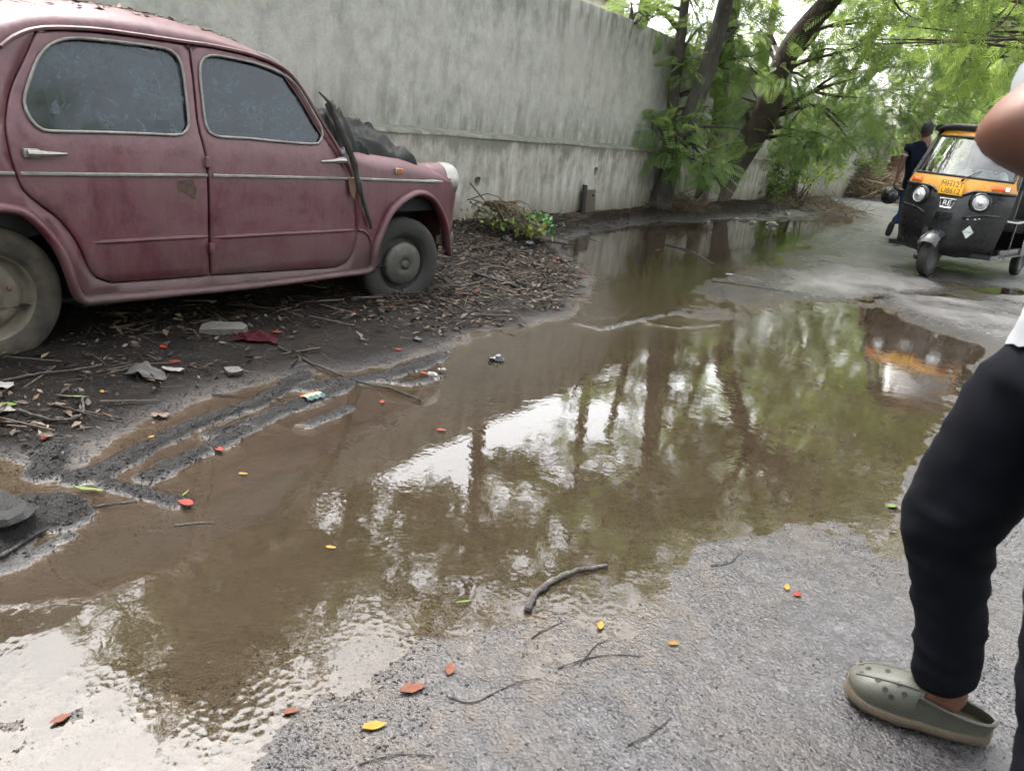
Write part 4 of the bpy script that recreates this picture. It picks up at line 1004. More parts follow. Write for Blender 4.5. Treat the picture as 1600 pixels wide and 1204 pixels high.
# big red trunk by the heap
b = gnd(1392, 300, .15)
tp = [b, dep(1398, 272, b[1]), dep(1412, 240, b[1]), dep(1432, 205, b[1]), dep(1462, 150, b[1]), dep(1500, 70, b[1] - 1)]
c6 = [K(1420, 165, b[1] - 1, 50, 70), K(1470, 130, b[1] - 1, 60, 80), K(1520, 110, b[1] - 1, 60, 80), K(1480, 180, b[1], 46, 60), K(1540, 170, b[1], 60, 80), K(1520, 60, b[1] - 2, 70, 100), K(1450, 30, b[1], 60, 80), K(1580, 40, b[1] - 2, 70, 90), K(1570, 120, b[1] - 1, 60, 80)]
tree('red_trunked_tree', 'stout red-brown trunk leaning behind the walking person', tp, [.55, .40, .34, .30, .24, .15], c6, LEAF_C, BARK_C, 17, size=.62)
# row further down the wall
for i, (t, off, hgt, sd) in enumerate([(33, -1.3, 7.5, 21), (41, -1.5, 8.5, 22), (50, -1.2, 8., 23)]):
    b = wpt(t, off, .1); tp = [b, b + [.2, -.3, 1.6], b + [.9, -.9, 3.4], b + [1.6, -1.6, 5.2]]
    cl = spread(tp[-1] + np.array([.3, -.5, .2]), 3.2, 4.4, 34, 1.1, 60, rngT) + spread(b + np.array([.5, -.8, 2.6]), 2.0, 2.4, 12, .9, 50, rngT)
    tree('roadside_tree', ['leafy tree hanging over the far wall above the rickshaw roof', 'second leafy tree further down the wall behind the rickshaw', 'farthest leafy tree along the wall'][i], tp, [.24, .2, .15, .09], cl, [LEAF_A, LEAF_C, LEAF_B][i], BARK_A, sd, tpl=FROND_S, size=.7)
# right-hand side of the road
for i, (x, y, hgt, sd, lx, lf) in enumerate([(10.6, 15.5, 6.2, 31, -2.2, LEAF_C), (14.5, 22, 7, 32, -2.4, LEAF_A), (20.5, 31, 8, 33, -2.4, LEAF_C), (28, 44, 9, 34, -2, LEAF_A), (37, 60, 10, 35, -1, LEAF_B)]):
    b = np.array([x, y, .02]); tp = [b, b + [lx * .2, -.2, 1.8], b + [lx * .6, -.5, 3.4], b + [lx, -.6, hgt * .8]]
    cl = spread(tp[-1] + np.array([lx * .3, 0, 0]), 3.0 + .25 * i, 3.6, 36, .95 + .08 * i, 70, rngT) + spread(tp[2], 2.4, 2., 12, .8, 60, rngT)
    tree('roadside_tree', ['bright green tree arching over the road beyond the rickshaw, right side', 'second bright tree right of the far road', 'third tree right of the far road', 'fourth tree closing the right of the far road', 'farthest tree at the end of the road'][i], tp, [.22, .18, .14, .08], cl, lf, BARK_B, sd, tpl=FROND if i < 2 else FROND_S, size=.42 + .1 * i)
# two stems squeezed between car and wall
for i, (x, y, D, rr_, lab) in enumerate([(248, 10, 5.9, .05, 'thicker dark stem rising behind the car roof by the wall'), (328, 22, 6.35, .055, 'forked grey stem rising behind the car roof by the wall')]):
    t_ = dep(x, y, D); b = np.array([t_[0], t_[1], .1]); top = dep(x - 4, -60, D)
    forks = [([dep(326, 25, D), dep(332, 8, D), dep(340, -40, D) + [.05, 0, .3]], [.035, .03, .025])] if i else []
    tree('wall_side_tree', lab, [b, t_ * [1, 1, 0] + [0, 0, .8], t_, top, top + [.15, .1, 1.0], top + [.3, .3, 1.7]], [rr_, rr_, rr_ * .95, rr_ * .8, .035, .025],
         spread(top + np.array([.2, .3, 1.9]), .8, .8, 9, .40, 70, rngT), LEAF_D, BARK_A, 40 + i, tpl=WHORL, size=.17, stems=forks)
# whorled-leaf trees behind the wall (seen mirrored in the near pool)
def mirror_px(x, y, D):
    """a point at distance D whose mirror image in the water shows at pixel (x, y)"""
    d = ray(x, y).copy(); d[2] = -d[2]; m = np.array([0, 0, -CAMH]); return m + d * (D / d[1])
for i, (x, ya, D, lab, seeds) in enumerate([(545, 760, 9.6, 'whorled-leaf tree behind the wall, mirrored in the middle of the near pool', 51), (330, 900, 8.2, 'whorled-leaf tree behind the wall, mirrored at the left of the near pool', 52), (905, 700, 15.0, 'tall tree behind the wall mirrored beyond the curved floating stick', 53), (735, 830, 11.0, 'dense tree behind the wall mirrored left of the curved floating stick', 54), (1010, 760, 14.0, 'slim tree behind the wall mirrored right of the curved floating stick', 55)]):
    p = mirror_px(x, ya, D); b = np.array([p[0], p[1], .1]); h = [5.6, 5.2, 7.5, 6.6, 7.5][i]; top = b + [.1, 0, h - .1]
    cl = spread(top + np.array([.0, 0, -1.0]), 1.5, 2.6, 28, .46, 44, rngT)
    tree('whorled_leaf_tree', lab, [b, b + [.05, 0, 1.5], b + [-.05, .05, 3.0], top], [.12, .11, .10, .05], cl, LEAF_D, BARK_B, seeds, tpl=WHORL, size=.21)
# trees behind and beside the camera, mirrored in glass and wet ground
for i, (x, y, lab, lf) in enumerate([(9., 1.5, 'broad tree right of the road beside the standing person', LEAF_A), (7.5, -9, 'broad tree behind the photographer on the right', LEAF_E), (-3, -10, 'broad tree behind the photographer, mirrored in the car windows', LEAF_E)]):
    b = np.array([x, y, 0.]); tp = [b, b + [.1, 0, 1.6], b + [-.2, .2, 3.2], b + [0, 0, 5]]
    tree('background_tree', lab, tp, [.25, .2, .17, .1], spread(tp[-1] + np.array([0, 0, -.3]), 2.6, 3.4, 26, 1.1, 100, rngT), lf, BARK_B, 60 + i, tpl=FROND_S, size=.6)
# shrubs and sprouts
def shrub(name, label, base, clusters, leaf, seed, tpl=SPRIG, size=.16, group=None):
    rng = np.random.default_rng(seed); base = np.asarray(base, float); root = thing(name, label, 'shrub', base, 0, group); mb = MB(); VV = []; FF = []; nb = 0
    for (c, r, n) in clusters:
        c = np.asarray(c, float)
        for _ in range(4):
            e = c + rng.normal(0, r * .5, 3); Q = smooth_line([base + rng.normal(0, .08, 3) * [1, 1, 0] - [0, 0, .05], .5 * (base + e) + [0, 0, .12], e], 6); mb.tube(Q - base, np.linspace(.014, .004, 6), 5)
        p, d = cluster_pts(c, r, n, rng, .85, .2); d[:, 2] += .4; v, f = scatter(tpl, p - base, d, size * (.6 + .8 * rng.random(n)), rng); VV.append(v); FF.append(f + nb); nb += len(v)
    mb.build('stems', BARK_A, root, sharp=None, fixn=False); mesh_np('leaves', np.vstack(VV), np.vstack(FF), leaf, root)
    return root
b = gnd(1310, 300, .1); DB = b[1]
shrub('roadside_shrub', 'pale green shrub at the foot of the wall left of the dry twig heap', b, [K(1312, 285, DB, 26, 60), K(1300, 255, DB, 30, 70), K(1325, 250, DB, 28, 60), K(1310, 225, DB, 28, 50), K(1335, 275, DB, 22, 40)], LEAF_E, 71, size=.36)
b = gnd(1190, 312, .1); DB = b[1]
shrub('roadside_shrub', 'low leafy weeds growing right of the thick leaning trunk', b, [K(1180, 300, DB - .2, 24, 50), K(1200, 290, DB, 26, 50), K(1215, 268, DB, 26, 40), K(1165, 285, DB, 18, 24), K(1225, 245, DB, 18, 16)], LEAF_E, 72, size=.26)
b = gnd(1200, 275, .15); b = wpt(9.5, -.6, .12)
shrub('roadside_shrub', 'arching weed with long leaves against the wall behind the slim tree', b, [(b + np.array([.1, 0, .7]), .4, 40), (b + np.array([.5, -.1, .9]), .35, 30)], LEAF_C, 73, size=.22)
# fern sprouts on top of the wall
b = wpt(1.2, .26, 2.71); shrub('wall_top_weed', 'feathery weed growing on top of the grey wall left of the twin-stemmed tree', b, [(b + np.array([0, 0, .18]), .22, 20), (b + np.array([.3, .4, .12]), .2, 14)], LEAF_A, 74, tpl=FROND, size=.22)
# building beyond the wall, seen in the pool and through the leaves
BW = simple('pink_render', (.55, .42, .36), .85, .12, 3, .1); BW2 = simple('cream_render', (.62, .58, .48), .85, .12, 3, .1); WINM = simple('dark_pane', (.05, .06, .065), .15, .2, 6); CONC = simple('grey_concrete', (.36, .35, .32), .85, .2, 4, .2)
def house(label, t, off, w, d, h, mat, floors):
    r = thing('building', label, 'building', wpt(t, off, 0), PI / 2 - WAZ)
    MB().box((0, d / 2, h / 2), (w, d, h)).build('walls', mat, r, False)
    MB().box((0, d / 2, h + .1), (w + .5, d + .5, .2)).build('roof', CONC, r, False)
    for k in range(floors):
        z = h * (k + .5) / floors
        MB().box((0, -.02, h * (k + 1) / floors - .08), (w + .1, .3, .14)).build('floor_band', CONC, r, False)
        for q in np.arange(-w / 2 + 1.2, w / 2 - .8, 2.2):
            f = MB().box((q, .02, z), (1.2, .12, 1.25)).build('window', CONC, r, False); MB().box((q, -.045, z), (1.0, .03, 1.05)).build('pane', WINM, f, False)
hp_ = mirror_px(420, 960, 26.0); ht = float((hp_ - WM) @ WD); ho = float((hp_ - WM) @ WN)
house('pink rendered building behind the wall, seen mirrored in the near pool', ht, ho, 4.5, 5, 19, BW, 6)
house('cream building behind the wall above the twin-stemmed tree', 12, 8, 9, 6, 8.0, BW2, 3)
# ================================================================== AUTO RICKSHAW
ABLK = simple('black_body_paint', (.0045, .0048, .0062), .26, .3, 12, 0, 0, .2, (.018, .017, .016)); AORG = simple('orange_yellow_paint', (.52, .225, .010), .3, .12, 9, 0, 0, .15, (.3, .2, .1))
HOOD = simple('grey_vinyl_hood', (.055, .055, .055), .6, .3, 14, .3); LENS = simple('clear_lens', (.55, .56, .55), .12, .15, 30, 0, .3); ORL = simple('orange_lens', (.60, .10, .012), .25, .2, 50); WHL = simple('white_lens', (.75, .72, .68), .25, .1)
PLATE = simple('yellow_plate', (.85, .42, .015), .4, .06, 30); INK = simple('black_print', (.012, .012, .012), .5, .1); SILV = simple('silver_badge', (.55, .55, .56), .25, .15, 30, 0, .8); STICK = simple('white_sticker', (.6, .62, .6), .5, .1)
def mat_screen():
    t = NT('windscreen_glass'); n = t.noise(t.coord('Object'), 5, 4, .6)
    tr = t.n('BsdfTransparent', Color=(.62, .68, .66, 1)).outputs[0]; gl = t.n('BsdfGlossy', Roughness=.03, Color=(1, 1, 1, 1)).outputs[0]
    fr = t.math('ADD', t.n('Fresnel', IOR=1.55).outputs[0], t.math('MULTIPLY', n, .12), True)
    m = t.n('MixShader', Fac=fr); t.t.links.new(tr, m.inputs[1]); t.t.links.new(gl, m.inputs[2]); return t.done(m.outputs[0])
ASCR = mat_screen()
AF = rad(43 + 180)                                    # facing
ap = gnd(1448, 432); fwd = np.array([math.sin(AF), math.cos(AF)])
auto = thing('auto_rickshaw', 'black and orange-yellow three-wheeled auto rickshaw facing the camera on the wet road', 'auto rickshaw', (ap[0], ap[1], hz(ap[0], ap[1]) - .004), math.atan2(fwd[1], fwd[0]))
_az = [.26, .34, .5, .7, .9, 1.0, 1.06, 1.13, 1.60, 1.66, 1.72]; _ax = [-.02, .03, .05, .05, .03, .0, -.02, -.06, -.36, -.42, -.55]; _aw = [.47, .53, .565, .585, .60, .60, .595, .59, .515, .50, .45]
def afront(y, z, o=0.):
    """front skin: y in -1..1 across, z height"""
    x0 = float(np.interp(z, _az, _ax)); w = float(np.interp(z, _az, _aw))
    c = -.30 * abs(y) ** 3.0
    if z < .95: c += .05 * math.exp(-(y / .35) ** 2) * (1 - z / .95) - .0
    return (x0 + c + o, y * w, z)
def askin(name, z0, z1, mat, o=0., y0=-1., y1=1., nz=10, nyy=28, par=auto, zt=None):
    mb = MB().grid(lambda a, b: afront(y0 + (y1 - y0) * a, (z0 + (z1 - z0) * b) if zt is None else z0 + (zt(y0 + (y1 - y0) * a) - z0) * b, o), nyy, nz)
    return mb.build(name, mat, par, sharp=None)
lipz = lambda y: 1.005 - .055 * (1 / (1 + math.exp((abs(y) - .30) * 30))) + .015 * abs(y)
cowl = askin('front_cowl', .26, 1.0, ABLK, 0, zt=lipz, nz=16)
MB().tube([afront(y, lipz(y), .012) for y in np.linspace(-1, 1, 41)], .017, 8).build('cowl_lip', ABLK, auto, sharp=None)
mb = MB().grid(lambda a, b: afront(-1 + 2 * a, lipz(-1 + 2 * a) * (1 - b) + 1.14 * b, .003), 28, 6); band = mb.build('orange_band', AORG, auto, sharp=None)
askin('windscreen', 1.165, 1.585, ASCR, -.008, -.90, .90, 10, 24)
wsl = [afront(y, 1.155, .006) for y in np.linspace(-.90, .90, 19)] + [afront(.915, z, .006) for z in np.linspace(1.18, 1.575, 8)] + [afront(y, 1.597, .006) for y in np.linspace(.88, -.88, 19)] + [afront(-.915, z, .006) for z in np.linspace(1.575, 1.18, 8)]
MB().loop(wsl, .013, 6).build('windscreen_seal', RUBBER, auto, sharp=None)
for sg in (-1, 1): MB().grid(lambda a, b: afront(sg * (.915 + .085 * a), 1.14 + .47 * b, .002), 5, 8).build('screen_pillar', AORG, auto, sharp=None)
askin('header_panel', 1.60, 1.665, AORG, .002, nz=4)
# hood
def hood(u, v):
    a = PI * u; y = .555 * math.copysign(abs(math.cos(a)) ** .45, math.cos(a)); x = -.40 - 1.85 * v; z = 1.655 + .075 * abs(math.sin(a)) ** .6 - .02 * v
    return (x - .20 * abs(y / .55) ** 3 * (1 - v), y, z)
MB().grid(hood, 26, 14).build('roof_hood', HOOD, auto, sharp=None)
MB().tube([(-.37 - .3 * abs(q) ** 3, q * .545, 1.668 + .055 * (1 - abs(q) ** 4)) for q in np.linspace(-1, 1, 25)], .022, 8).build('hood_edge', HOOD, auto, sharp=None)
# sides, floor, back
for sg in (-1, 1):
    mb = MB().grid(lambda a, b: (-.32 - .12 * b - .02 * a, sg * (.60 + .035 * (1 - b) - .0 * a) * (1 - .13 * max(0, b - .55)), .28 + 1.36 * b), 3, 10)
    MB().tube([(-.27, sg * .50, .30), (-.285, sg * .565, .9), (-.35, sg * .565, 1.14), (-.62, sg * .50, 1.60), (-.68, sg * .48, 1.66)], [.035, .035, .03, .022, .02], 8).build('door_post', ABLK, auto, sharp=None)
    MB().box((-1.02, sg * .55, .33), (1.1, .05, .10), None, .015).build('side_sill', ABLK, auto)
    MB().box((-.86, sg * .56, .52), (.04, .03, .36), None, .01).build('step_panel', ABLK, auto)
    mb = MB().grid(lambda a, b: (-1.42 - .95 * a, sg * (.59 - .04 * b), .30 + .68 * b - (.0 if not (.28 < a < .82) else max(0, .30 - .68 * b) * 0)), 10, 6); mb.build('rear_quarter', ABLK, auto, sharp=None)
    MB().tube([(-1.40, sg * .62, .95), (-1.42, sg * .58, 1.35), (-1.42, sg * .54, 1.66)], .022, 8).build('roof_post', ABLK, auto)
    MB().tube([(-2.28, sg * .60, .95), (-2.27, sg * .56, 1.35), (-2.24, sg * .52, 1.65)], .022, 8).build('roof_post', ABLK, auto)
    MB().tube([(-.42, sg * .55, .72), (-.9, sg * .565, .70), (-1.4, sg * .57, .72)], .015, 6).build('side_rail', SILV, auto)
MB().box((-1.2, 0, .30), (2.2, 1.15, .05)).build('floor_pan', ABLK, auto)
MB().grid(lambda a, b: (-2.38 + .04 * b, (2 * a - 1) * (.59 - .06 * b), .30 + 1.36 * b), 8, 10).build('back_panel', HOOD, auto)
MB().box((-1.75, 0, .62), (.5, 1.08, .16), None, .05).box((-2.08, 0, .92), (.14, 1.08, .55), None, .05).build('passenger_seat', SEATM, auto)
MB().box((-1.0, 0, .62), (.34, .72, .14), None, .05).build('driver_seat', SEATM, auto)
MB().box((-1.22, 0, .86), (.06, .9, .42), None, .02).build('partition', SEATM, auto)
MB().tube([(-.30, 0, .45), (-.42, 0, 1.0)], .03, 8).tube([(-.40, -.34, 1.02), (-.42, -.1, 1.04), (-.42, .1, 1.04), (-.40, .34, 1.02)], .016, 8).build('handlebar', RUBBER, auto)
# lamps
for sg in (-1, 1):
    c = afront(sg * .54, .895, .0); ax = Vector((.93, sg * .36, 0)).normalized()
    M3 = Matrix.Translation(Vector(c)) @ ax.to_track_quat('X', 'Z').to_matrix().to_4x4()
    def put(mb, name, mat, par=auto):
        mb.v = [tuple(M3 @ Vector(p)) for p in mb.v]; return mb.build(name, mat, par, sharp=None)
    pod = put(MB().lathe([(.13, -.09), (.118, -.01), (.108, .022), (.092, .036), (.084, .026)], 28, 'x'), 'headlight_pod', ABLK)
    ring = put(MB().lathe([(.086, .022), (.082, .042), (.074, .044), (.070, .032)], 28, 'x'), 'headlight_ring', SILV, pod)
    put(MB().lathe([(.074, .034), (.055, .050), (.028, .057), (0, .059)], 24, 'x'), 'headlight_lens', LENS, pod)
    put(MB().lathe([(.03, .056), (.026, .064), (0, .066)], 16, 'x'), 'headlight_bulb_cap', SILV, pod)
    y0, y1 = (.60, .93); 
    ind = MB().grid(lambda a, b: afront(sg * (y0 + .04 + (y1 - y0 - .06) * a), 1.045 + .055 * b, .012 + .012 * math.sin(PI * a) ** .3 * math.sin(PI * b) ** .3), 10, 5).build('turn_signal', ORL, auto, sharp=None)
    if sg == 1: MB().grid(lambda a, b: afront(y0 + .24 + .06 * a, 1.050 + .045 * b, .028), 4, 3).build('white_lens', WHL, ind, sharp=None)
# plate, badge, louvres, sticker, wiper
pc = Vector(afront(0, 1.02, .045)); tilt = Matrix.Rotation(rad(-8), 4, 'Y')
pm = Matrix.Translation(pc) @ tilt @ Matrix(((0, 0, 1, 0), (1, 0, 0, 0), (0, 1, 0, 0), (0, 0, 0, 1)))
def onplate(mb, name, mat, par): mb.v = [tuple(pm @ Vector(p)) for p in mb.v]; return mb.build(name, mat, par)
plate = onplate(MB().box((0, 0, 0), (.268, .165, .008), None, .003), 'number_plate', PLATE, auto)
text_obj('plate_text', 'MH12T', .082, INK, plate, pm @ Matrix.Translation((0, .036, .0055)), sx=.95); text_obj('plate_text', 'U8612', .082, INK, plate, pm @ Matrix.Translation((0, -.040, .0055)), sx=.95)
fr = [(-.128, -.077), (.128, -.077), (.128, .077), (-.128, .077)]
onplate(MB().loop([(a, b, .004) for a, b in fr], .003, 4), 'plate_border', INK, plate)
def fplane(y, z, o): 
    c = Vector(afront(y, z, o)); nx = Vector(afront(y + .02, z, o)) - Vector(afront(y - .02, z, o)); nz_ = Vector(afront(y, z + .02, o)) - Vector(afront(y, z - .02, o)); nx.normalize(); n = nx.cross(nz_).normalized(); up = n.cross(nx)
    return Matrix.Translation(c) @ Matrix((nx, up, n)).transposed().to_4x4()
bm_ = fplane(0, .845, .006)
bd = MB().loop([tuple(bm_ @ Vector(p)) for p in [(-.085, .05, .004), (.085, .05, .004), (.06, -.05, .004), (-.06, -.05, .004)]], .0095, 6).build('badge', SILV, auto)
text_obj('badge_text', 'RE', .085, SILV, bd, bm_ @ Matrix.Translation((0, 0, .003)))
for k in range(4): MB().tube([afront(y, .735 - .026 * k, .012) for y in np.linspace(-.17, .17, 9)], .007, 6).build('louvre', ABLK, auto)
sm = fplane(.52, .56, .006); mb = MB().prism([(0, .075), (.058, 0), (0, -.075), (-.058, 0)], 0, .002, lambda a, b, h: tuple(sm @ Vector((a, b, h)))); stk = mb.build('cng_sticker', STICK, auto, False)
text_obj('sticker_text', 'CNG', .038, simple('green_print', (.02, .14, .05), .6), stk, sm @ Matrix.Translation((0, 0, .003)))
MB().tube([afront(.12, 1.115, .02), afront(.12, 1.125, .04), afront(.30, 1.21, .018), afront(.36, 1.24, .012)], [.016, .012, .006, .006], 6).build('wiper', RUBBER, auto)
for y, z in ((.44, .70), (.56, .71), (.62, .72)): MB().ell(afront(y, z, .003), (.008, .014, .008), 8, 6).build('scuff', STICK, auto)
# crease below the lamps
for sg in (-1, 1): MB().tube([afront(sg * y, z, .002) for y, z in ((.36, .70), (.5, .74), (.7, .765), (.9, .77))], .016, 6).build('cowl_crease', ABLK, auto, sharp=None)
# front wheel, fork, mudguard
fw = bpy.data.objects.new('front_wheel', None); COL.objects.link(fw); fw.parent = auto; fw.location = (.13, 0, .205); fw.rotation_euler = (0, 0, rad(-6))
def awheel(par):
    R = .205; MB().lathe([(R * .6, .045), (R * .8, .054), (R * .95, .045), (R, .028), (R * .985, .020), (R, .012), (R, -.012), (R * .985, -.020), (R, -.028), (R * .95, -.045), (R * .8, -.054), (R * .6, -.045)], 36, 'y').build('tyre', TYRE2, par, sharp=None)
    MB().lathe([(R * .62, .046), (R * .5, .02), (R * .2, .03), (0, .03)], 28, 'y').lathe([(0, -.03), (R * .2, -.03), (R * .5, -.02), (R * .62, -.046)], 28, 'y').build('rim', simple('grey_wheel', (.035, .035, .035), .5), par, sharp=None)
awheel(fw)
mb = MB().grid(lambda a, b: (.13 + .275 * math.cos(rad(32 + 110 * b)) , (2 * a - 1) * (.105 - .0 * b), .235 + .285 * math.sin(rad(32 + 110 * b)) + .05 * (1 - abs(2 * a - 1) ** 2.5) - .03), 13, 16); mb.build('mudguard', simple('grey_black_fender', (.022, .0225, .025), .25, .2), auto, sharp=None)
MB().tube([(.12, -.12, .55), (.14, -.13, .36), (.10, -.125, .21)], [.028, .026, .032], 8).ell((.10, -.14, .205), (.045, .05, .045)).build('fork_arm', simple('dull_metal', (.05, .05, .048), .5, .3, 20, .1, .6), auto)
for sg in (-1, 1):
    w = bpy.data.objects.new('rear_wheel', None); COL.objects.link(w); w.parent = auto; w.location = (-1.88, sg * .50, .205); awheel(w)
MB().box((-.35, 0, .30), (.5, .5, .12), None, .03).build('mud_flap', RUBBER, auto)
# ================================================================== PEOPLE
def skin_mesh(name, J, E, mat, parent, root, sub=2, origin=(0, 0, 0), wrinkle=0., wscale=14.):
    """J: joint -> (position, radius or (rx, ry)); one continuous surface grown along the edges"""
    ks = list(J); me = bpy.data.meshes.new(name)
    me.from_pydata([tuple(np.asarray(J[k][0], float) - np.asarray(origin, float)) for k in ks], [(ks.index(a), ks.index(b)) for a, b in E], [])
    o = bpy.data.objects.new(name, me); COL.objects.link(o)
    m = o.modifiers.new('skin', 'SKIN'); m.use_smooth_shade = True; m.branch_smoothing = .6
    for i, k in enumerate(ks):
        r = J[k][1]; sv = me.skin_vertices[0].data[i]; sv.radius = (r, r) if not hasattr(r, '__len__') else r; sv.use_root = (k == root)
    s = o.modifiers.new('sub', 'SUBSURF'); s.levels = sub; s.render_levels = sub
    dg = bpy.context.evaluated_depsgraph_get(); m2 = bpy.data.meshes.new_from_object(o.evaluated_get(dg)); bpy.data.objects.remove(o)
    if wrinkle:
        m2.update(); co = np.zeros(len(m2.vertices) * 3, np.float32); m2.vertices.foreach_get('co', co); co = co.reshape(-1, 3)
        no = np.zeros(len(m2.vertices) * 3, np.float32); m2.vertices.foreach_get('normal', no); no = no.reshape(-1, 3)
        for i in range(len(co)):
            p = Vector(co[i].tolist()); q = Vector((p.x * wscale * .5, p.y * wscale * .5, p.z * wscale)); n = mnoise.noise(q + Vector((0, 0, 2 * mnoise.noise(p * 6)))); n2 = 1 - abs(mnoise.noise(q * 1.3 + Vector((5, 2, 1))))
            co[i] += no[i] * wrinkle * (.6 * n + .5 * n2 ** 3)
        m2.vertices.foreach_set('co', co.ravel())
    m2.materials.clear(); m2.materials.append(mat); m2.shade_smooth(); m2.update(); m2.name = name
    return link(name, m2, parent)
def mat_skin(name, a):
    t = NT(name); v = t.coord('Object'); n = t.noise(v, 30, 5, .6); c = t.mix(t.ramp(n, [(.3, 0.), (.7, 1.)]), tuple(x * .82 for x in a), tuple(min(1, x * 1.12) for x in a))
    return t.done(t.bsdf(c, .55, t.bump(t.noise(v, 260, 3, .6), .12, .002), **{'Subsurface Weight': .12, 'Subsurface Radius': (.012, .005, .003), 'Subsurface Scale': 1.0, 'Specular IOR Level': .35}))
SKIN = mat_skin('brown_skin', (.125, .056, .036)); SKIN2 = mat_skin('brown_skin_far', (.13, .06, .04))
def mat_cloth(name, c, sc=500, r=.9, var=.25):
    t = NT(name); v = t.coord('Object'); n = t.noise(v, 7, 5, .6); w = t.noise(v, sc, 2, .5)
    cc = t.mix(t.ramp(n, [(.3, 0.), (.7, 1.)]), tuple(x * (1 - var) for x in c), tuple(min(1, x * (1 + var)) for x in c))
    return t.done(t.bsdf(cc, r, t.bump(w, .2, .002), **{'Specular IOR Level': .1}))
TROUS = mat_cloth('black_navy_trousers', (.0032, .0036, .0058)); TSHIRT = mat_cloth('white_tshirt', (.30, .31, .32), var=.06); NAVY = mat_cloth('navy_shirt', (.0045, .006, .013)); JEANS = mat_cloth('blue_jeans', (.03, .065, .13)); HAIRM = simple('black_hair', (.004, .0035, .003), .75, .3, 60)
A = np.array
def hand(J, E, tag_, wrist, palm_dir, finger_dir, thumb_side, curl, s=1.):
    """adds palm and five fingers to a joint table"""
    w = A(wrist, float); pd = A(palm_dir, float); pd = pd / np.linalg.norm(pd); ts_ = A(thumb_side, float); ts_ = ts_ / np.linalg.norm(ts_); cu = A(curl, float); cu = cu / np.linalg.norm(cu)
    J[tag_ + 'palm'] = (w + pd * .055 * s, (.034 * s, .018 * s)); E.append((tag_ + 'wrist', tag_ + 'palm'))
    for i, (off, L) in enumerate([(.030, .072), (.010, .080), (-.010, .074), (-.029, .058)]):
        b = w + pd * .085 * s + ts_ * off * s; m = b + (pd * .8 + cu * .6) * L * .5 * s; e = m + (pd * .1 + cu * 1.) * L * .5 * s
        for nme, p, r in (('a', b, .0095), ('b', m, .0088), ('c', e, .0075)): J[f'{tag_}f{i}{nme}'] = (p, r * s)
        E += [(tag_ + 'palm', f'{tag_}f{i}a'), (f'{tag_}f{i}a', f'{tag_}f{i}b'), (f'{tag_}f{i}b', f'{tag_}f{i}c')]
    b = w + pd * .035 * s + ts_ * .036 * s; m = b + (pd * .6 + ts_ * .7) * .035 * s; e = m + (pd * .7 + cu * .6 + ts_ * .2) * .030 * s
    J[tag_ + 'ta'] = (b, .012 * s); J[tag_ + 'tb'] = (m, .0105 * s); J[tag_ + 'tc'] = (e, .0085 * s); E += [(tag_ + 'palm', tag_ + 'ta'), (tag_ + 'ta', tag_ + 'tb'), (tag_ + 'tb', tag_ + 'tc')]
def head(parent, c, face, mat, s=1., hair=True):
    """face on a skull; c = head centre, face = horizontal facing direction"""
    f = A([face[0], face[1], 0.]); f /= np.linalg.norm(f); l = A([-f[1], f[0], 0]); c = A(c, float); up = A([0, 0, 1.])
    def P(a, b, d): return c + (f * a + l * b + up * d) * s
    mb = MB(); R3 = Matrix((tuple(f), tuple(l), tuple(up))).transposed()
    mb.ell(P(-.005, 0, .02), (.097 * s, .076 * s, .115 * s), 20, 14, R3); mb.ell(P(.028, 0, -.055), (.062 * s, .056 * s, .062 * s), 16, 10, R3)
    mb.tube([P(.088, 0, .02), P(.104, 0, -.012), P(.112, 0, -.022), P(.092, 0, -.032)], [.008 * s, .012 * s, .016 * s, .010 * s], 8)
    for sg in (-1, 1): mb.ell(P(-.005, sg * .078, -.005), (.020 * s, .010 * s, .032 * s), 10, 8, R3); mb.ell(P(.078, sg * .034, .028), (.018 * s, .022 * s, .008 * s), 8, 6, R3)
    mb.tube([P(.083, -.022, -.060), P(.092, 0, -.062), P(.083, .022, -.060)], [.004 * s, .008 * s, .004 * s], 6)
    h = mb.build('head', mat, parent, sharp=None)
    for sg in (-1, 1): MB().ell(P(.080, sg * .032, .012), (.010 * s, .014 * s, .008 * s), 8, 6, R3).build('eye', simple('eye_white', (.6, .58, .55), .2), h)
    if hair:
        hb = MB().grid(lambda a, b: tuple(P(-.012 + .108 * math.sin(PI * .62 * b) * math.cos(2 * PI * a) - .012 * b, .086 * math.sin(PI * .62 * b) * math.sin(2 * PI * a), .022 + .126 * math.cos(PI * .62 * b) + (.06 * b * max(0, math.cos(2 * PI * a))) + .006 * mnoise.noise(Vector((a * 20, b * 9, 0))))), 28, 10, True); hb.build('hair', HAIRM, parent, sharp=None)
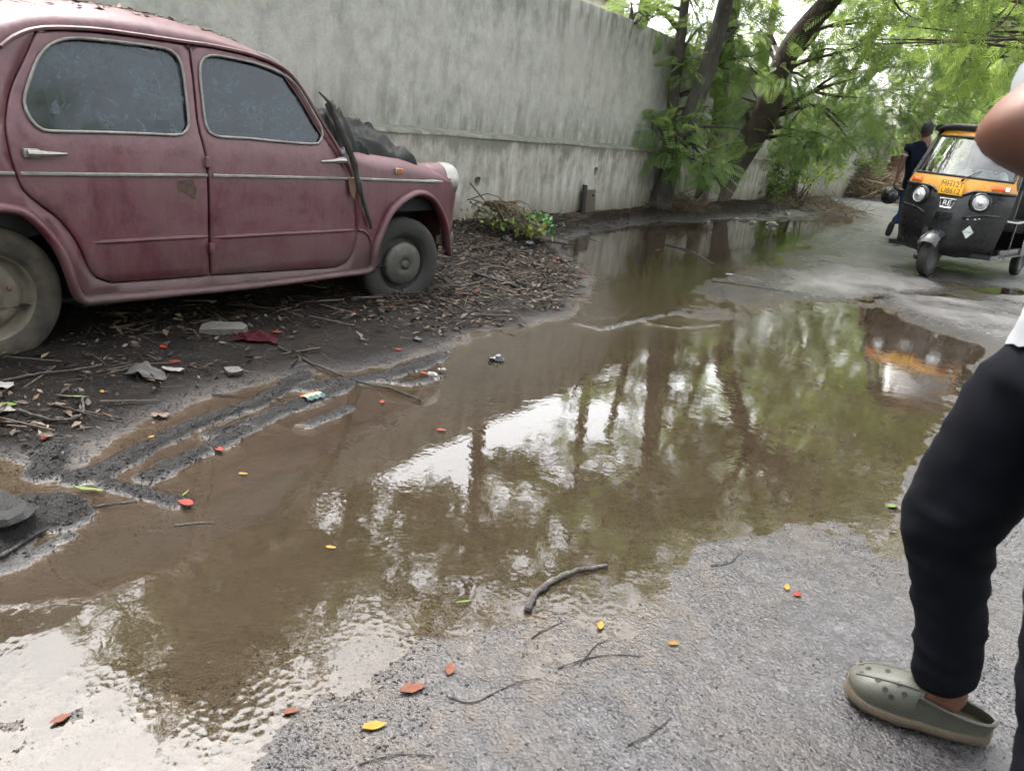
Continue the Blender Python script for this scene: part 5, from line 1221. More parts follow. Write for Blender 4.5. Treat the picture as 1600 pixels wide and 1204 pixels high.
# ---- person standing at the right edge, facing left
per = thing('person', 'person in black trousers, white T-shirt and olive clogs cut off by the right edge', 'person', (1.08, 1.36, 0))
O0 = A([1.08, 1.36, 0.])
toe, heel = gnd(1319, 1087), gnd(1541, 1171)
fdir = (toe - heel) / np.linalg.norm(toe - heel); flen = np.linalg.norm(toe - heel)
ank = heel + fdir * .112 + A([0, 0, .095])
kn = dep(1490, 830, 1.50); hip1 = A([1.00, 1.46, .90]); pel = A([1.03, 1.37, .95]); hip2 = A([1.06, 1.26, .90]); kn2 = A([1.03, 1.16, .50]); ank2 = A([1.03, 1.03, .095])
sh1 = A([1.06, 1.52, 1.43]); sh2 = A([1.00, 1.20, 1.47]); elb = dep(1548, 206, 1.13); wri = elb + A([.235, -.02, -.035]); neck = A([1.05, 1.36, 1.50])
J = {'pel': (pel, (.135, .12)), 'wai': (A([1.075, 1.36, 1.10]), (.13, .115)), 'che': (A([1.06, 1.36, 1.32]), (.15, .125)), 'neck': (neck, .06), 'hd': (A([1.03, 1.36, 1.58]), .058),
     'h1': (hip1, .085), 'k1': (kn, .058), 's1': (.45 * kn + .55 * ank, .054), 'a1': (ank, .040), 'ball1': (ank + fdir * .13 - A([0, 0, .055]), (.040, .030)), 'toe1': (ank + fdir * .19 - A([0, 0, .06]), (.036, .022)), 'heel1': (ank - fdir * .035 - A([0, 0, .045]), .034),
     'h2': (hip2, .085), 'k2': (kn2, .058), 's2': (.45 * kn2 + .55 * ank2, .054), 'a2': (ank2, .040), 'ball2': (ank2 + fdir * .13 - A([0, 0, .055]), (.040, .030)), 'toe2': (ank2 + fdir * .19 - A([0, 0, .06]), (.036, .022)), 'heel2': (ank2 - fdir * .035 - A([0, 0, .045]), .034),
     'sh1': (sh1, .062), 'e1': (A([1.20, 1.62, 1.16]), .043), 'Rwrist': (A([1.24, 1.62, .92]), .027), 'sh2': (sh2, .062), 'u2': (.5 * sh2 + .5 * elb, .070), 'e2': (elb, .062), 'f2': (.55 * elb + .45 * wri, .056), 'Lwrist': (wri, .029)}
E_ = [('pel', 'wai'), ('wai', 'che'), ('che', 'neck'), ('neck', 'hd'), ('pel', 'h1'), ('h1', 'k1'), ('k1', 's1'), ('s1', 'a1'), ('a1', 'ball1'), ('ball1', 'toe1'), ('a1', 'heel1'), ('pel', 'h2'), ('h2', 'k2'), ('k2', 's2'), ('s2', 'a2'), ('a2', 'ball2'), ('ball2', 'toe2'), ('a2', 'heel2'),
      ('che', 'sh1'), ('sh1', 'e1'), ('e1', 'Rwrist'), ('che', 'sh2'), ('sh2', 'u2'), ('u2', 'e2'), ('e2', 'f2'), ('f2', 'Lwrist')]
hand(J, E_, 'L', wri, (1, -.1, .25), (1, 0, 0), (0, 0, 1), (.2, .9, .2)); hand(J, E_, 'R', (1.24, 1.62, .92), (0, 0, -1), (0, 0, -1), (-.5, -.8, 0), (.3, -.9, 0))
skin_mesh('body', J, E_, SKIN, per, 'pel', 2, O0)
head(per, A([.99, 1.36, 1.66]) - O0, (-1, .3), SKIN)
# trousers: roomy, folded over the knee
def lerp(a, b, t): return A(a) * (1 - t) + A(b) * t
JT = {'pel': (pel + [0, 0, -.02], (.155, .145)), 'wst': (pel + [0, 0, .05], (.150, .135)), 'h1': (hip1 + [-.02, 0, -.03], .128), 'm1': (lerp(hip1, kn, .55) + [-.004, 0, 0], .108), 'k0': (lerp(hip1, kn, .88) + [-.012, 0, 0], .100), 'k1': (kn + [-.016, 0, -.015], .094), 'k15': (lerp(kn, ank, .16) + [.0, 0, 0], .078), 's1': (lerp(kn, ank, .5), .071), 's2': (lerp(kn, ank, .78), .068), 'c1': (lerp(kn, ank, .98), .066),
      'h2': (hip2 + [-.01, 0, -.03], .112), 'm2': (lerp(hip2, kn2, .55), .102), 'k2': (kn2, .092), 't2': (lerp(kn2, ank2, .5), .072), 'c2': (lerp(kn2, ank2, .98), .066)}
ET = [('wst', 'pel'), ('pel', 'h1'), ('h1', 'm1'), ('m1', 'k0'), ('k0', 'k1'), ('k1', 'k15'), ('k15', 's1'), ('s1', 's2'), ('s2', 'c1'), ('pel', 'h2'), ('h2', 'm2'), ('m2', 'k2'), ('k2', 't2'), ('t2', 'c2')]
skin_mesh('trousers', JT, ET, TROUS, per, 'pel', 3, O0, .018, 14)
lev = [(.925, 1.075, 1.375, .160, .185), (.97, 1.075, 1.375, .155, .180), (1.04, 1.07, 1.37, .145, .170), (1.14, 1.04, 1.365, .132, .168), (1.25, 1.05, 1.36, .140, .182), (1.36, 1.05, 1.36, .135, .195), (1.44, 1.045, 1.36, .105, .170), (1.485, 1.045, 1.36, .075, .09), (1.51, 1.04, 1.36, .066, .068)]
LV_ = np.array(lev)
def shirt(a, b):
    q = [float(np.interp(b * (len(lev) - 1), range(len(lev)), LV_[:, k])) for k in range(5)]; th = 2 * PI * a
    w = .010 * mnoise.noise(Vector((3 * math.cos(th), 3 * math.sin(th), b * 3))) + .007 * mnoise.noise(Vector((7 * math.cos(th), 7 * math.sin(th), b * 9)))
    z = q[0] + (.018 * math.sin(2 * th + 1) + .010 * mnoise.noise(Vector((4 * math.cos(th), 4 * math.sin(th), 9)))) * max(0, 1 - b * 4)
    return tuple(A([q[1] + (q[3] + w) * math.cos(th), q[2] + (q[4] + w) * math.sin(th), z]) - O0)
mb = MB().grid(shirt, 48, 34, True)
for s0_, e0_ in ((sh1, J['e1'][0]), (sh2, elb)):
    pts = [lerp(s0_, e0_, t_) - O0 for t_ in np.linspace(-.12, .80, 9)]; mb.tube(pts, [.070, .080, .083, .083, .082, .081, .080, .080, .078], 18, True)
mb.build('tshirt', TSHIRT, per, sharp=None)
# clogs
CLOG = simple('olive_clog_foam', (.040, .041, .030), .5, .12, 25, .1, 0, .3, (.045, .036, .026)); CLOGS = simple('tan_clog_sole', (.095, .075, .050), .6, .15, 25, .2, 0, .4, (.12, .085, .055))
def clog(label, heel, fd, L):
    n = A([-fd[1], fd[0], 0.]); z0 = hz(heel[0], heel[1]) + .002
    r = thing('clog', label, 'clog', (heel[0], heel[1], z0))
    wdt = lambda u: .047 * (math.sin(PI * min(1, (u + .10) * 1.6) / 2) ** .6) * (1 if u < .5 else 1 + .22 * math.sin(PI * min(1, (u - .5) / .36) / 2)) * (max(0, 1 - max(0, (u - .80) / .2) ** 2.4)) ** .5 * (max(.0, 1 - max(0, (.12 - u) / .12) ** 2.2)) ** .5 + .002
    off = lambda u: .010 * math.sin(PI * u)
    def pt(u, y, z): q = fd * (u * L) + n * (off(u) + y); return (q[0], q[1], z)
    us = 1 - (1 - np.linspace(0, 1, 34))
    def sole(a, b):
        th = 2 * PI * a; u = .5 - .5 * math.cos(th); w = wdt(u) * (1 if math.sin(th) >= 0 else -1)
        k = [(.90, .0), (1.0, .006), (1.06, .016), (1.04, .026), (1.0, .032)][int(round(b * 4))]
        return pt(u if 0 < u < 1 else u, w * k[0], k[1] + .012 * max(0, (u - .72) / .28) ** 2 + .004 * (u < .5))
    mb = MB().grid(sole, 64, 5, True); nb = len(mb.v)
    mb.add([sole(i / 64, 0) for i in range(64)], [tuple(range(64))]); mb.add([sole(i / 64, 1) for i in range(64)], [tuple(range(64))]); mb.build('sole', CLOGS, r, sharp=60)
    def vamp(a, b):
        u = .50 + .50 * (1 - (1 - b) ** 1.5) * .995; s_ = 2 * a - 1; w = wdt(u) * 1.02; hgt = .074 * (max(0, 1 - ((u - .46) / .55) ** 2.6)) ** .62
        return pt(u, w * math.copysign(abs(math.sin(s_ * PI / 2)) ** .8, s_), .030 + .012 * max(0, (u - .72) / .28) ** 2 + hgt * abs(math.cos(s_ * PI / 2)) ** .75)
    mb = MB().grid(vamp, 25, 18); vp = mb.build('vamp', CLOG, r, sharp=None)
    def wall_(a, b):
        th = -PI * .5 + (PI * 2) * a; u = .0 + .54 * abs(2 * a - 1); sg = 1 if a > .5 else -1
        w = wdt(u) * 1.03 * sg; hh = .030 + .030 * (u / .54) ** 1.5
        return pt(u, w * (1 - .06 * b), .030 + hh * b)
    MB().grid(wall_, 41, 5).build('heel_rim', CLOG, r, sharp=None)
    rim = [wall_(i / 40, 1) for i in range(41)]; MB().tube(rim, .0052, 6).build('collar', CLOG, r)
    ridge = lambda y: [tuple(A(vamp(.5 + y * (.6 + .4 * (1 - b)), b)) + [0, 0, .001]) for b in np.linspace(.05, .8, 10)]
    for y in (-.17, .17): MB().tube(ridge(y), .003, 5).build('vamp_rib', CLOG, r)
    for (a, b) in [(.5, .38), (.5, .62), (.34, .25), (.34, .48), (.66, .25), (.66, .48), (.22, .18), (.22, .38), (.78, .18), (.78, .38), (.40, .72), (.60, .72), (.15, .3), (.85, .3)]:
        p = A(vamp(a, b)); du = A(vamp(a + .02, b)) - A(vamp(a - .02, b)); dv = A(vamp(a, b + .02)) - A(vamp(a, b - .02)); nn = np.cross(du, dv); nn = nn / np.linalg.norm(nn); nn = nn if nn[2] > 0 else -nn
        e1 = du / np.linalg.norm(du); e2 = np.cross(nn, e1)
        MB().add([tuple(p + nn * .0012 + (e1 * math.cos(q) + e2 * math.sin(q)) * .0066) for q in np.linspace(0, 2 * PI, 10, endpoint=False)], [tuple(range(10))]).build('vent_hole', MAT_HOLE, r, False, fixn=False)
    return r
clog('olive clog on the visible foot of the person at the right edge', heel, fdir, flen * 1.02)
h2 = ank2 - fdir * .075; h2[2] = 0
clog('olive clog on the other foot, just below the frame', h2, fdir, flen * 1.02)
# ---- pedestrian behind the rickshaw
DW = 13.6
W_ = lambda x, y, d=0.: dep(x, y, DW + d)
b0 = gnd(1408, 372, .03); wk = thing('person', 'person in navy shirt and blue jeans walking away beside the rickshaw, carrying a helmet', 'person', (b0[0], b0[1], .03)); O1 = A([b0[0], b0[1], .03])
g1 = W_(1410, 366); g1[2] = .10
J = {'pel': (W_(1424, 292), (.15, .13)), 'wai': (W_(1431, 268), (.14, .12)), 'che': (W_(1437, 240), (.18, .13)), 'neck': (W_(1446, 219), .075), 'hd': (W_(1449, 206), .09), 'h1': (W_(1418, 300), .10), 'k1': (W_(1411, 335), .07), 'a1': (W_(1394, 349, .1), .045), 't1': (W_(1388, 364, .15), .04),
     'h2': (W_(1430, 300), .10), 'k2': (W_(1424, 335, -.1), .065), 'a2': (g1, .045), 't2': (g1 + [.04, .14, -.05], .04), 'sh1': (W_(1421, 229), .07), 'e1': (W_(1410, 252), .045), 'Lwrist': (W_(1401, 281), .032), 'sh2': (W_(1452, 232), .07), 'e2': (W_(1456, 262), .045), 'Rwrist': (W_(1450, 288, -.1), .032)}
E_ = [('pel', 'wai'), ('wai', 'che'), ('che', 'neck'), ('neck', 'hd'), ('pel', 'h1'), ('h1', 'k1'), ('k1', 'a1'), ('a1', 't1'), ('pel', 'h2'), ('h2', 'k2'), ('k2', 'a2'), ('a2', 't2'), ('che', 'sh1'), ('sh1', 'e1'), ('e1', 'Lwrist'), ('che', 'sh2'), ('sh2', 'e2'), ('e2', 'Rwrist')]
hand(J, E_, 'L', J['Lwrist'][0], (-.2, 0, -1), 0, (0, 1, 0), (.5, 0, -.2)); hand(J, E_, 'R', J['Rwrist'][0], (0, 0, -1), 0, (0, 1, 0), (-.5, 0, -.2))
skin_mesh('body', J, E_, SKIN2, wk, 'pel', 1, O1)
head(wk, W_(1448, 206) - O1, (.5, .86), SKIN2, 1.12)
up_ = lambda k, r: (J[k][0], r)
skin_mesh('shirt', {'hem': (W_(1421, 302), (.20, .17)), 'wai': up_('wai', (.19, .17)), 'che': up_('che', (.235, .19)), 'nk': up_('neck', .085), 'sh1': up_('sh1', .115), 's1': (lerp(J['sh1'][0], J['e1'][0], .5), .075), 'sh2': up_('sh2', .115), 's2': (lerp(J['sh2'][0], J['e2'][0], .6), .085)}, [('hem', 'wai'), ('wai', 'che'), ('che', 'nk'), ('che', 'sh1'), ('sh1', 's1'), ('che', 'sh2'), ('sh2', 's2')], NAVY, wk, 'wai', 2, O1, .01, 8)
skin_mesh('sleeve_cuff', {'a': (lerp(J['sh1'][0], J['e1'][0], .45), .078), 'b': (lerp(J['sh1'][0], J['e1'][0], .72), .074)}, [('a', 'b')], TSHIRT, wk, 'a', 1, O1)
skin_mesh('jeans', {'pel': up_('pel', (.17, .15)), 'h1': up_('h1', .12), 'k1': up_('k1', .085), 'c1': (lerp(J['k1'][0], J['a1'][0], .9), .07), 'h2': up_('h2', .12), 'k2': up_('k2', .085), 'c2': (lerp(J['k2'][0], J['a2'][0], .9), .07)}, [('pel', 'h1'), ('h1', 'k1'), ('k1', 'c1'), ('pel', 'h2'), ('h2', 'k2'), ('k2', 'c2')], JEANS, wk, 'pel', 2, O1, .008, 10)
SHOE = simple('black_shoe', (.015, .014, .014), .5); SOCK = simple('pale_sock', (.5, .47, .42), .8)
for a_, t_ in (('a1', 't1'), ('a2', 't2')):
    a, t = J[a_][0] - O1, J[t_][0] - O1; skin_mesh('shoe', {'h': (a + (a - t) * .18 - (t - a) * 0, .052), 'm': (lerp(a, t, .6), .058), 't': (t + (t - a) * .35, .048)}, [('h', 'm'), ('m', 't')], SHOE, wk, 'm', 2)
hp = W_(1391, 305) 
hm = thing('helmet', 'black helmet dangling from the hand of the walking person', 'helmet', hp)
MB().ell((0, 0, 0), (.135, .16, .155), 20, 14, Matrix.Rotation(.5, 4, 'Y')).build('shell', simple('black_helmet_shell', (.012, .012, .013), .25), hm)
MB().grid(lambda a, b: (.138 * math.cos(-1 + 2 * a) * math.cos(-.3 + .7 * b), .163 * math.sin(-1 + 2 * a), .158 * math.sin(-.3 + .7 * b) + .0), 12, 6).build('visor', simple('smoked_visor', (.05, .05, .055), .1), hm)
MB().tube([(0, -.10, .10), tuple(J['Lwrist'][0] - hp + A([-.01, 0, -.10])), (0, .10, .10)], .008, 6).build('chin_strap', RUBBER, hm)
# ---- driver inside the rickshaw
dv = thing('person', 'rickshaw driver in pale shirt seated behind the windscreen', 'person', (0, 0, 0)); dv.location = auto.matrix_world.translation if False else auto.location; dv.rotation_euler = auto.rotation_euler
J = {'pel': (A([-1.0, .05, .80]), (.15, .13)), 'che': (A([-.98, .05, 1.12]), (.17, .13)), 'neck': (A([-.96, .05, 1.28]), .055), 'hd': (A([-.95, .05, 1.36]), .07), 'h1': (A([-.95, .14, .78]), .09), 'k1': (A([-.60, .22, .74]), .065), 'a1': (A([-.52, .22, .42]), .045), 't1': (A([-.40, .22, .37]), .04), 'h2': (A([-.95, -.04, .78]), .09), 'k2': (A([-.60, -.14, .74]), .065), 'a2': (A([-.52, -.14, .42]), .045), 't2': (A([-.40, -.14, .37]), .04),
     'sh1': (A([-.97, .24, 1.22]), .065), 'e1': (A([-.78, .32, 1.02]), .045), 'Lwrist': (A([-.53, .30, 1.03]), .03), 'sh2': (A([-.97, -.14, 1.22]), .065), 'e2': (A([-.78, -.26, 1.02]), .045), 'Rwrist': (A([-.53, -.28, 1.03]), .03)}
E_ = [('pel', 'che'), ('che', 'neck'), ('neck', 'hd'), ('pel', 'h1'), ('h1', 'k1'), ('k1', 'a1'), ('a1', 't1'), ('pel', 'h2'), ('h2', 'k2'), ('k2', 'a2'), ('a2', 't2'), ('che', 'sh1'), ('sh1', 'e1'), ('e1', 'Lwrist'), ('che', 'sh2'), ('sh2', 'e2'), ('e2', 'Rwrist')]
hand(J, E_, 'L', J['Lwrist'][0], (1, 0, 0), 0, (0, -1, 0), (.2, 0, -1)); hand(J, E_, 'R', J['Rwrist'][0], (1, 0, 0), 0, (0, 1, 0), (.2, 0, -1))
skin_mesh('body', J, E_, SKIN2, dv, 'pel', 1); head(dv, (-.94, .05, 1.42), (1, 0), SKIN2, .92)
skin_mesh('shirt', {'pel': up_('pel', (.17, .15)), 'che': up_('che', (.19, .15)), 'nk': up_('neck', .065), 'sh1': up_('sh1', .08), 's1': (lerp(J['sh1'][0], J['e1'][0], .7), .068), 'sh2': up_('sh2', .08), 's2': (lerp(J['sh2'][0], J['e2'][0], .7), .068)}, [('pel', 'che'), ('che', 'nk'), ('che', 'sh1'), ('sh1', 's1'), ('che', 'sh2'), ('sh2', 's2')], mat_cloth('pale_grey_shirt', (.42, .44, .42)), dv, 'che', 2)
skin_mesh('trousers', {'pel': (J['pel'][0] - A([0, 0, .03]), (.165, .14)), 'h1': up_('h1', .105), 'k1': up_('k1', .085), 'a1': up_('a1', .07), 'h2': up_('h2', .105), 'k2': up_('k2', .085), 'a2': up_('a2', .07)}, [('pel', 'h1'), ('h1', 'k1'), ('k1', 'a1'), ('pel', 'h2'), ('h2', 'k2'), ('k2', 'a2')], mat_cloth('khaki', (.16, .13, .08)), dv, 'pel', 2)
# ================================================================== THINGS LYING ABOUT
def on(x, y, lift=0.):
    """point of the ground (or water) surface under a pixel"""
    z = 0.
    for _ in range(4):
        p = gnd(x, y, z); z = max(hz(p[0], p[1]), 0.) 
    p = gnd(x, y, z); p[2] = z + lift; return p
def hgrid(x, y):
    x, y = np.ravel(x), np.ravel(y); i = np.clip(np.searchsorted(gx, x) - 1, 0, nx - 2); j = np.clip(np.searchsorted(gy, y) - 1, 0, ny - 2)
    a = (x - gx[i]) / (gx[i + 1] - gx[i]); b = (y - gy[j]) / (gy[j + 1] - gy[j])
    return [((G[j, i] * (1 - a) + G[j, i + 1] * a) * (1 - b) + (G[j + 1, i] * (1 - a) + G[j + 1, i + 1] * a) * b)[None] for G in (GH, GB, GM, GW)]
def leaf_tpl(n=1):
    return np.array([(0, 0, 0), (.30, .20, .05), (.68, .17, .04), (1, 0, -.02), (.68, -.17, .07), (.30, -.20, .08), (.5, 0, 0)], float), np.array([(0, 1, 6, 5), (1, 2, 6, 6), (2, 3, 4, 6), (5, 6, 4, 4)])
LV = np.array([(0, 0, 0), (.35, .20, .06), (1, 0, .0), (.35, -.20, .09), (.55, 0, -.01)], float); LF = np.array([(0, 1, 4), (1, 2, 4), (4, 2, 3), (0, 4, 3)])
STV = np.array([(0, -.02, 0), (0, .02, 0), (0, 0, .035), (1, -.012, .02), (1, .012, .02), (1, 0, .04)], float); STF = np.array([(0, 1, 4), (0, 4, 3), (1, 2, 5), (1, 5, 4), (2, 0, 3), (2, 3, 5)])
def flat_scatter(tpl, P, rng, smin, smax, tilt=.25, sz=None):
    V, F = tpl; n = len(P); a = rng.random(n) * 2 * PI; S_ = smin + (smax - smin) * rng.random(n) ** 1.6
    D = np.stack([np.cos(a), np.sin(a), rng.normal(0, tilt, n)], 1); up = np.tile([0, 0, 1.], (n, 1)) + rng.normal(0, tilt * 1.3, (n, 3))
    D /= np.linalg.norm(D, axis=1)[:, None]; Y = np.cross(up, D); Y /= np.linalg.norm(Y, axis=1)[:, None]; Z = np.cross(D, Y); B = np.stack([D, Y, Z], 1)
    o = np.einsum('vk,nkj->nvj', V, B) * S_[:, None, None] + P[:, None, :]
    return o.reshape(-1, 3), (F[None] + (np.arange(n) * len(V))[:, None, None]).reshape(-1, F.shape[1])
def mat_rand(name, cols, rough=.7, sp=.3):
    t = NT(name); r = t.n('NewGeometry').outputs['Random Per Island']; c = t.ramp(r, [(i / (len(cols) - 1), q) for i, q in enumerate(cols)]); return t.done(t.bsdf(c, rough, None, **{'Specular IOR Level': sp}))
DRYLEAF = mat_rand('brown_leaf_litter', [(.012, .009, .007), (.030, .020, .014), (.055, .034, .022), (.022, .016, .012), (.10, .065, .04), (.016, .012, .010), (.15, .11, .075), (.035, .024, .017)], .6)
TWIGM = mat_rand('wet_twigs', [(.012, .010, .008), (.04, .03, .022), (.09, .07, .05), (.02, .016, .013)], .7); STRAW = mat_rand('dry_straw', [(.10, .075, .045), (.17, .13, .08), (.06, .045, .03), (.22, .175, .115)], .8)
rngL = np.random.default_rng(5)
def bank_points(n, pxbox=None, dens=None):
    out = []
    while sum(len(o) for o in out) < n:
        m = n * 2; x = rngL.uniform(-3.4, 8, m); y = rngL.uniform(1.9, 19, m)
        h, bk, md, w = hgrid(x, y); h, bk, w = h[0], bk[0], w[0]
        pr = bk * (w > .02) * np.clip(6.5 / (y + 1), .25, 1.) * dens(x, y, w)
        k = (rngL.random(m) < pr) & (h > .004); out.append(np.stack([x[k], y[k], h[k]], 1))
    return np.vstack(out)[:n]
clump = lambda x, y, w: np.clip(.35 + 1.0 * fbm(x, y, 1.6, 3, 77) + .5 * (w < 1.2) + .35 * (y > 5.5), .05, 1)
P = bank_points(19000, None, clump); P[:, 2] += rngL.random(len(P)) * .012
v, f = flat_scatter((LV, LF), P, rngL, .014, .062, .32); lo = mesh_np('leaf_litter', v, f, DRYLEAF); tag(lo, 'brown fallen leaves matted over the muddy bank round the car', 'leaf litter', kind='stuff')
P = bank_points(2600, None, clump); P[:, 2] += rngL.random(len(P)) * .015
PB = bank_points(900, None, clump); PB[:, 2] += rngL.random(len(PB)) * .02; vb, fb = flat_scatter((LV * [1, 1, 1.8], LF), PB, rngL, .04, .085, .42); ob = mesh_np('large_leaf_litter', vb, fb, mat_rand('pale_dry_leaf', [(.035, .022, .015), (.07, .044, .028), (.02, .014, .010), (.115, .082, .055), (.05, .025, .016)], .65)); tag(ob, 'larger curled dry leaves lying on top of the leaf litter', 'leaf litter', kind='stuff')
v, f = flat_scatter((STV, STF), P, rngL, .05, .28, .12); lo = mesh_np('twig_litter', v, f, TWIGM); tag(lo, 'broken twigs and straw strewn over the muddy bank', 'twigs', kind='stuff')
# chips on the near road and in the mud
PEB = np.array([(1, 0, 0), (0, 1, 0), (-1, 0, 0), (0, -1, 0), (0, 0, .7), (0, 0, -.5)], float); PEBF = np.array([(0, 1, 4), (1, 2, 4), (2, 3, 4), (3, 0, 4), (1, 0, 5), (2, 1, 5), (3, 2, 5), (0, 3, 5)])
n = 42000; u = rngL.random(n); y = 1.0 + 3.4 * u ** 1.5; x = rngL.uniform(-1.2, 1.2, n) * y * .75; h, bk, md, w = hgrid(x, y); k = (h[0] > -.012) & (h[0] < .05) & (rngL.random(n) < np.clip(.45 + 1.1 * fbm(x, y, 3.1, 3, 90), .04, 1)); P = np.stack([x, y, h[0] + .0005], 1)[k]
v, f = flat_scatter((PEB, PEBF), P, rngL, .0012, .0045, .2); lo = mesh_np('gravel', v, f, mat_rand('wet_chips', [(.010, .0095, .009), (.035, .033, .033), (.075, .071, .07), (.022, .020, .019), (.05, .048, .047)], .55, .35)); tag(lo, 'fine wet gravel chips scattered over the near asphalt', 'gravel', kind='stuff')
n = 14000; x = rngL.uniform(-1.9, .5, n); y = rngL.uniform(.95, 2.0, n); h, bk, md, w = hgrid(x, y); sd_ = sdist(x, y, SHALLOW); k = (sd_ < .05) & (h[0] > -.008) & (rngL.random(n) < np.clip(.4 + 1.2 * fbm(x, y, 4, 3, 92), .05, 1)); P = np.stack([x, y, np.maximum(h[0], -.003)], 1)[k]
v, f = flat_scatter((PEB, PEBF), P, rngL, .0015, .006, .3); lo = mesh_np('shallow_gravel', v, f, mat_rand('dark_wet_chips', [(.006, .005, .004), (.016, .013, .010), (.028, .023, .018), (.010, .008, .0065)], .55, .35)); tag(lo, 'dark wet gravel breaking the thin water in the bottom left corner', 'gravel', kind='stuff')
# mud crumbs on ridges and bank edge
n = 30000; x = rngL.uniform(-2.6, 1.6, n); y = rngL.uniform(1.6, 6.4, n); h, bk, md, w = hgrid(x, y); hh = h[0]; k = (hh > .001) & (((md[0] > .3) & (hh < .04)) | ((bk[0] > .25) & (hh < .055))) & (rngL.random(n) < np.clip(.5 + fbm(x, y, 4, 3, 91), .1, 1)); P = np.stack([x, y, hh], 1)[k]
v, f = flat_scatter((PEB, PEBF), P, rngL, .002, .0075, .5); lo = mesh_np('mud_crumbs', v, f, mat_rand('black_mud_crumbs', [(.006, .005, .0045), (.014, .012, .0105), (.022, .019, .017), (.009, .0075, .007)], .45, .4)); tag(lo, 'crumbled black mud along the edge of the puddle', 'mud', kind='stuff')
# dense crumbs on the ridges themselves
n = 60000; x = rngL.uniform(-2.3, .6, n); y = rngL.uniform(1.7, 4.6, n); h, bk, md, w = hgrid(x, y); k = (h[0] > .0015) & (md[0] > .4) & (bk[0] < .6); P = np.stack([x, y, h[0]], 1)[k][:14000]
v, f = flat_scatter((PEB * [1, .7, .6], PEBF), P, rngL, .002, .0085, .9); lo = mesh_np('ridge_crumbs', v, f, mat_rand('ridge_mud_crumbs', [(.003, .0028, .0026), (.009, .0082, .0078), (.018, .0165, .016), (.005, .0045, .0042)], .6, .35)); tag(lo, 'crumbly black mud thrown up along the tyre ridges', 'mud', kind='stuff')
# litter on the car roof
def roof_pt(s, u): return Vector(top_pt(s, u))
n = 420; ss = rngL.uniform(.0, 1.3, n); uu = np.clip(rngL.normal(.50, .13, n), .25, .85); P = np.array([tuple(roof_pt(a, b) + Vector((0, 0, .002))) for a, b in zip(ss, uu)])
v, f = flat_scatter((LV, LF), P, rngL, .02, .06, .22); v2, f2 = flat_scatter((STV, STF), P[:200] + rngL.normal(0, .03, (200, 3)) * [1, 1, 0] + [0, 0, .004], rngL, .03, .10, .08)
lo = mesh_np('roof_leaf_litter', np.vstack([v, v2]), np.vstack([f, f2 + len(v)]), mat_rand('roof_leaves', [(.05, .032, .02), (.11, .07, .045), (.03, .022, .016), (.16, .10, .06), (.07, .05, .035)], .7)); lo.matrix_world = Matrix.Translation(Vector(car.location)) @ Matrix.Rotation(PI / 2 - CTH, 4, 'Z'); tag(lo, 'dry leaves and twigs lying on the maroon car roof', 'leaf litter', kind='stuff')
# straw round the twin-stemmed tree and dry heap down the road
def heap(name, label, c, R, hgt, n, mat, lmin, lmax, cat):
    a = rngL.random(n) * 2 * PI; q = np.sqrt(rngL.random(n)); x = c[0] + R * q * np.cos(a); y = c[1] + R * q * np.sin(a); P = np.stack([x, y, c[2] + hgt * (1 - q) ** .8 * rngL.random(n) ** .5], 1)
    v, f = flat_scatter((STV * [1, .7, .7], STF), P, rngL, lmin, lmax, .35); o = mesh_np(name, v, f, mat); return tag(o, label, cat, kind='stuff')
b = gnd(1025, 318, .15); heap('straw_heap', 'dry straw and roots heaped round the foot of the twin-stemmed tree', b, 1.0, .25, 900, STRAW, .15, .5, 'straw')
b = gnd(1350, 305, .12); heap('dry_twig_heap', 'pale heap of dry twigs at the roadside behind the walking person', b + A([.3, .6, 0]), 2.2, 1.3, 2600, STRAW, .3, 1.0, 'twig heap')
b = gnd(1240, 318, .08); heap('dry_twig_heap', 'low tangle of dry stems below the dark crooked stem', b, 1.6, .25, 900, STRAW, .2, .6, 'twig heap')
# ------- single leaves, petals, scraps
def blade(name, label, cat, px, size, cols, seed, water=False, fold=.12, curl=.15, asp=.5, yaw=None, group=None):
    p = on(*px, .004); R = random.Random(seed); a = R.random() * 6.28 if yaw is None else yaw; nU, nV = 9, 5; mb = MB()
    def fn(u, v):
        w = asp * .5 * math.sin(PI * min(1, u * .96 + .03)) ** .75 * (1 - .15 * u) * (1 + .35 * mnoise.noise(Vector((u * 5, v * 4, seed * 3.7)))); y = (2 * v - 1) * w; z = .5 * fold * abs(2 * v - 1) * w * 2 + .4 * curl * (u - .5) ** 2 + .045 * mnoise.noise(Vector((u * 4, v * 3, seed * 1.3)))
        X = (u - .5) * size; Y = y * size; return (X * math.cos(a) - Y * math.sin(a), X * math.sin(a) + Y * math.cos(a), z * size + .002)
    mb.grid(fn, nU, nV); mb.v and None
    t = NT(name + str(seed)); v = t.coord('Object'); n = t.noise(v, 60, 5, .7); c = t.ramp(n, [(.3, cols[0]), (.6, cols[1]), (.8, cols[2] if len(cols) > 2 else cols[1])]); m = t.done(t.bsdf(c, .6, None, **{'Specular IOR Level': .25}))
    o = mb.build(name, m, None, sharp=None, fixn=False); o.location = p; return tag(o, label, cat, group)
YEL = [(.15, .078, .004), (.23, .13, .008), (.07, .028, .004)]; RED = [(.11, .008, .004), (.17, .016, .006), (.055, .005, .0035)]; BRN = [(.060, .016, .008), (.11, .032, .014), (.028, .010, .007)]; GRN = [(.045, .085, .010), (.075, .12, .016)]
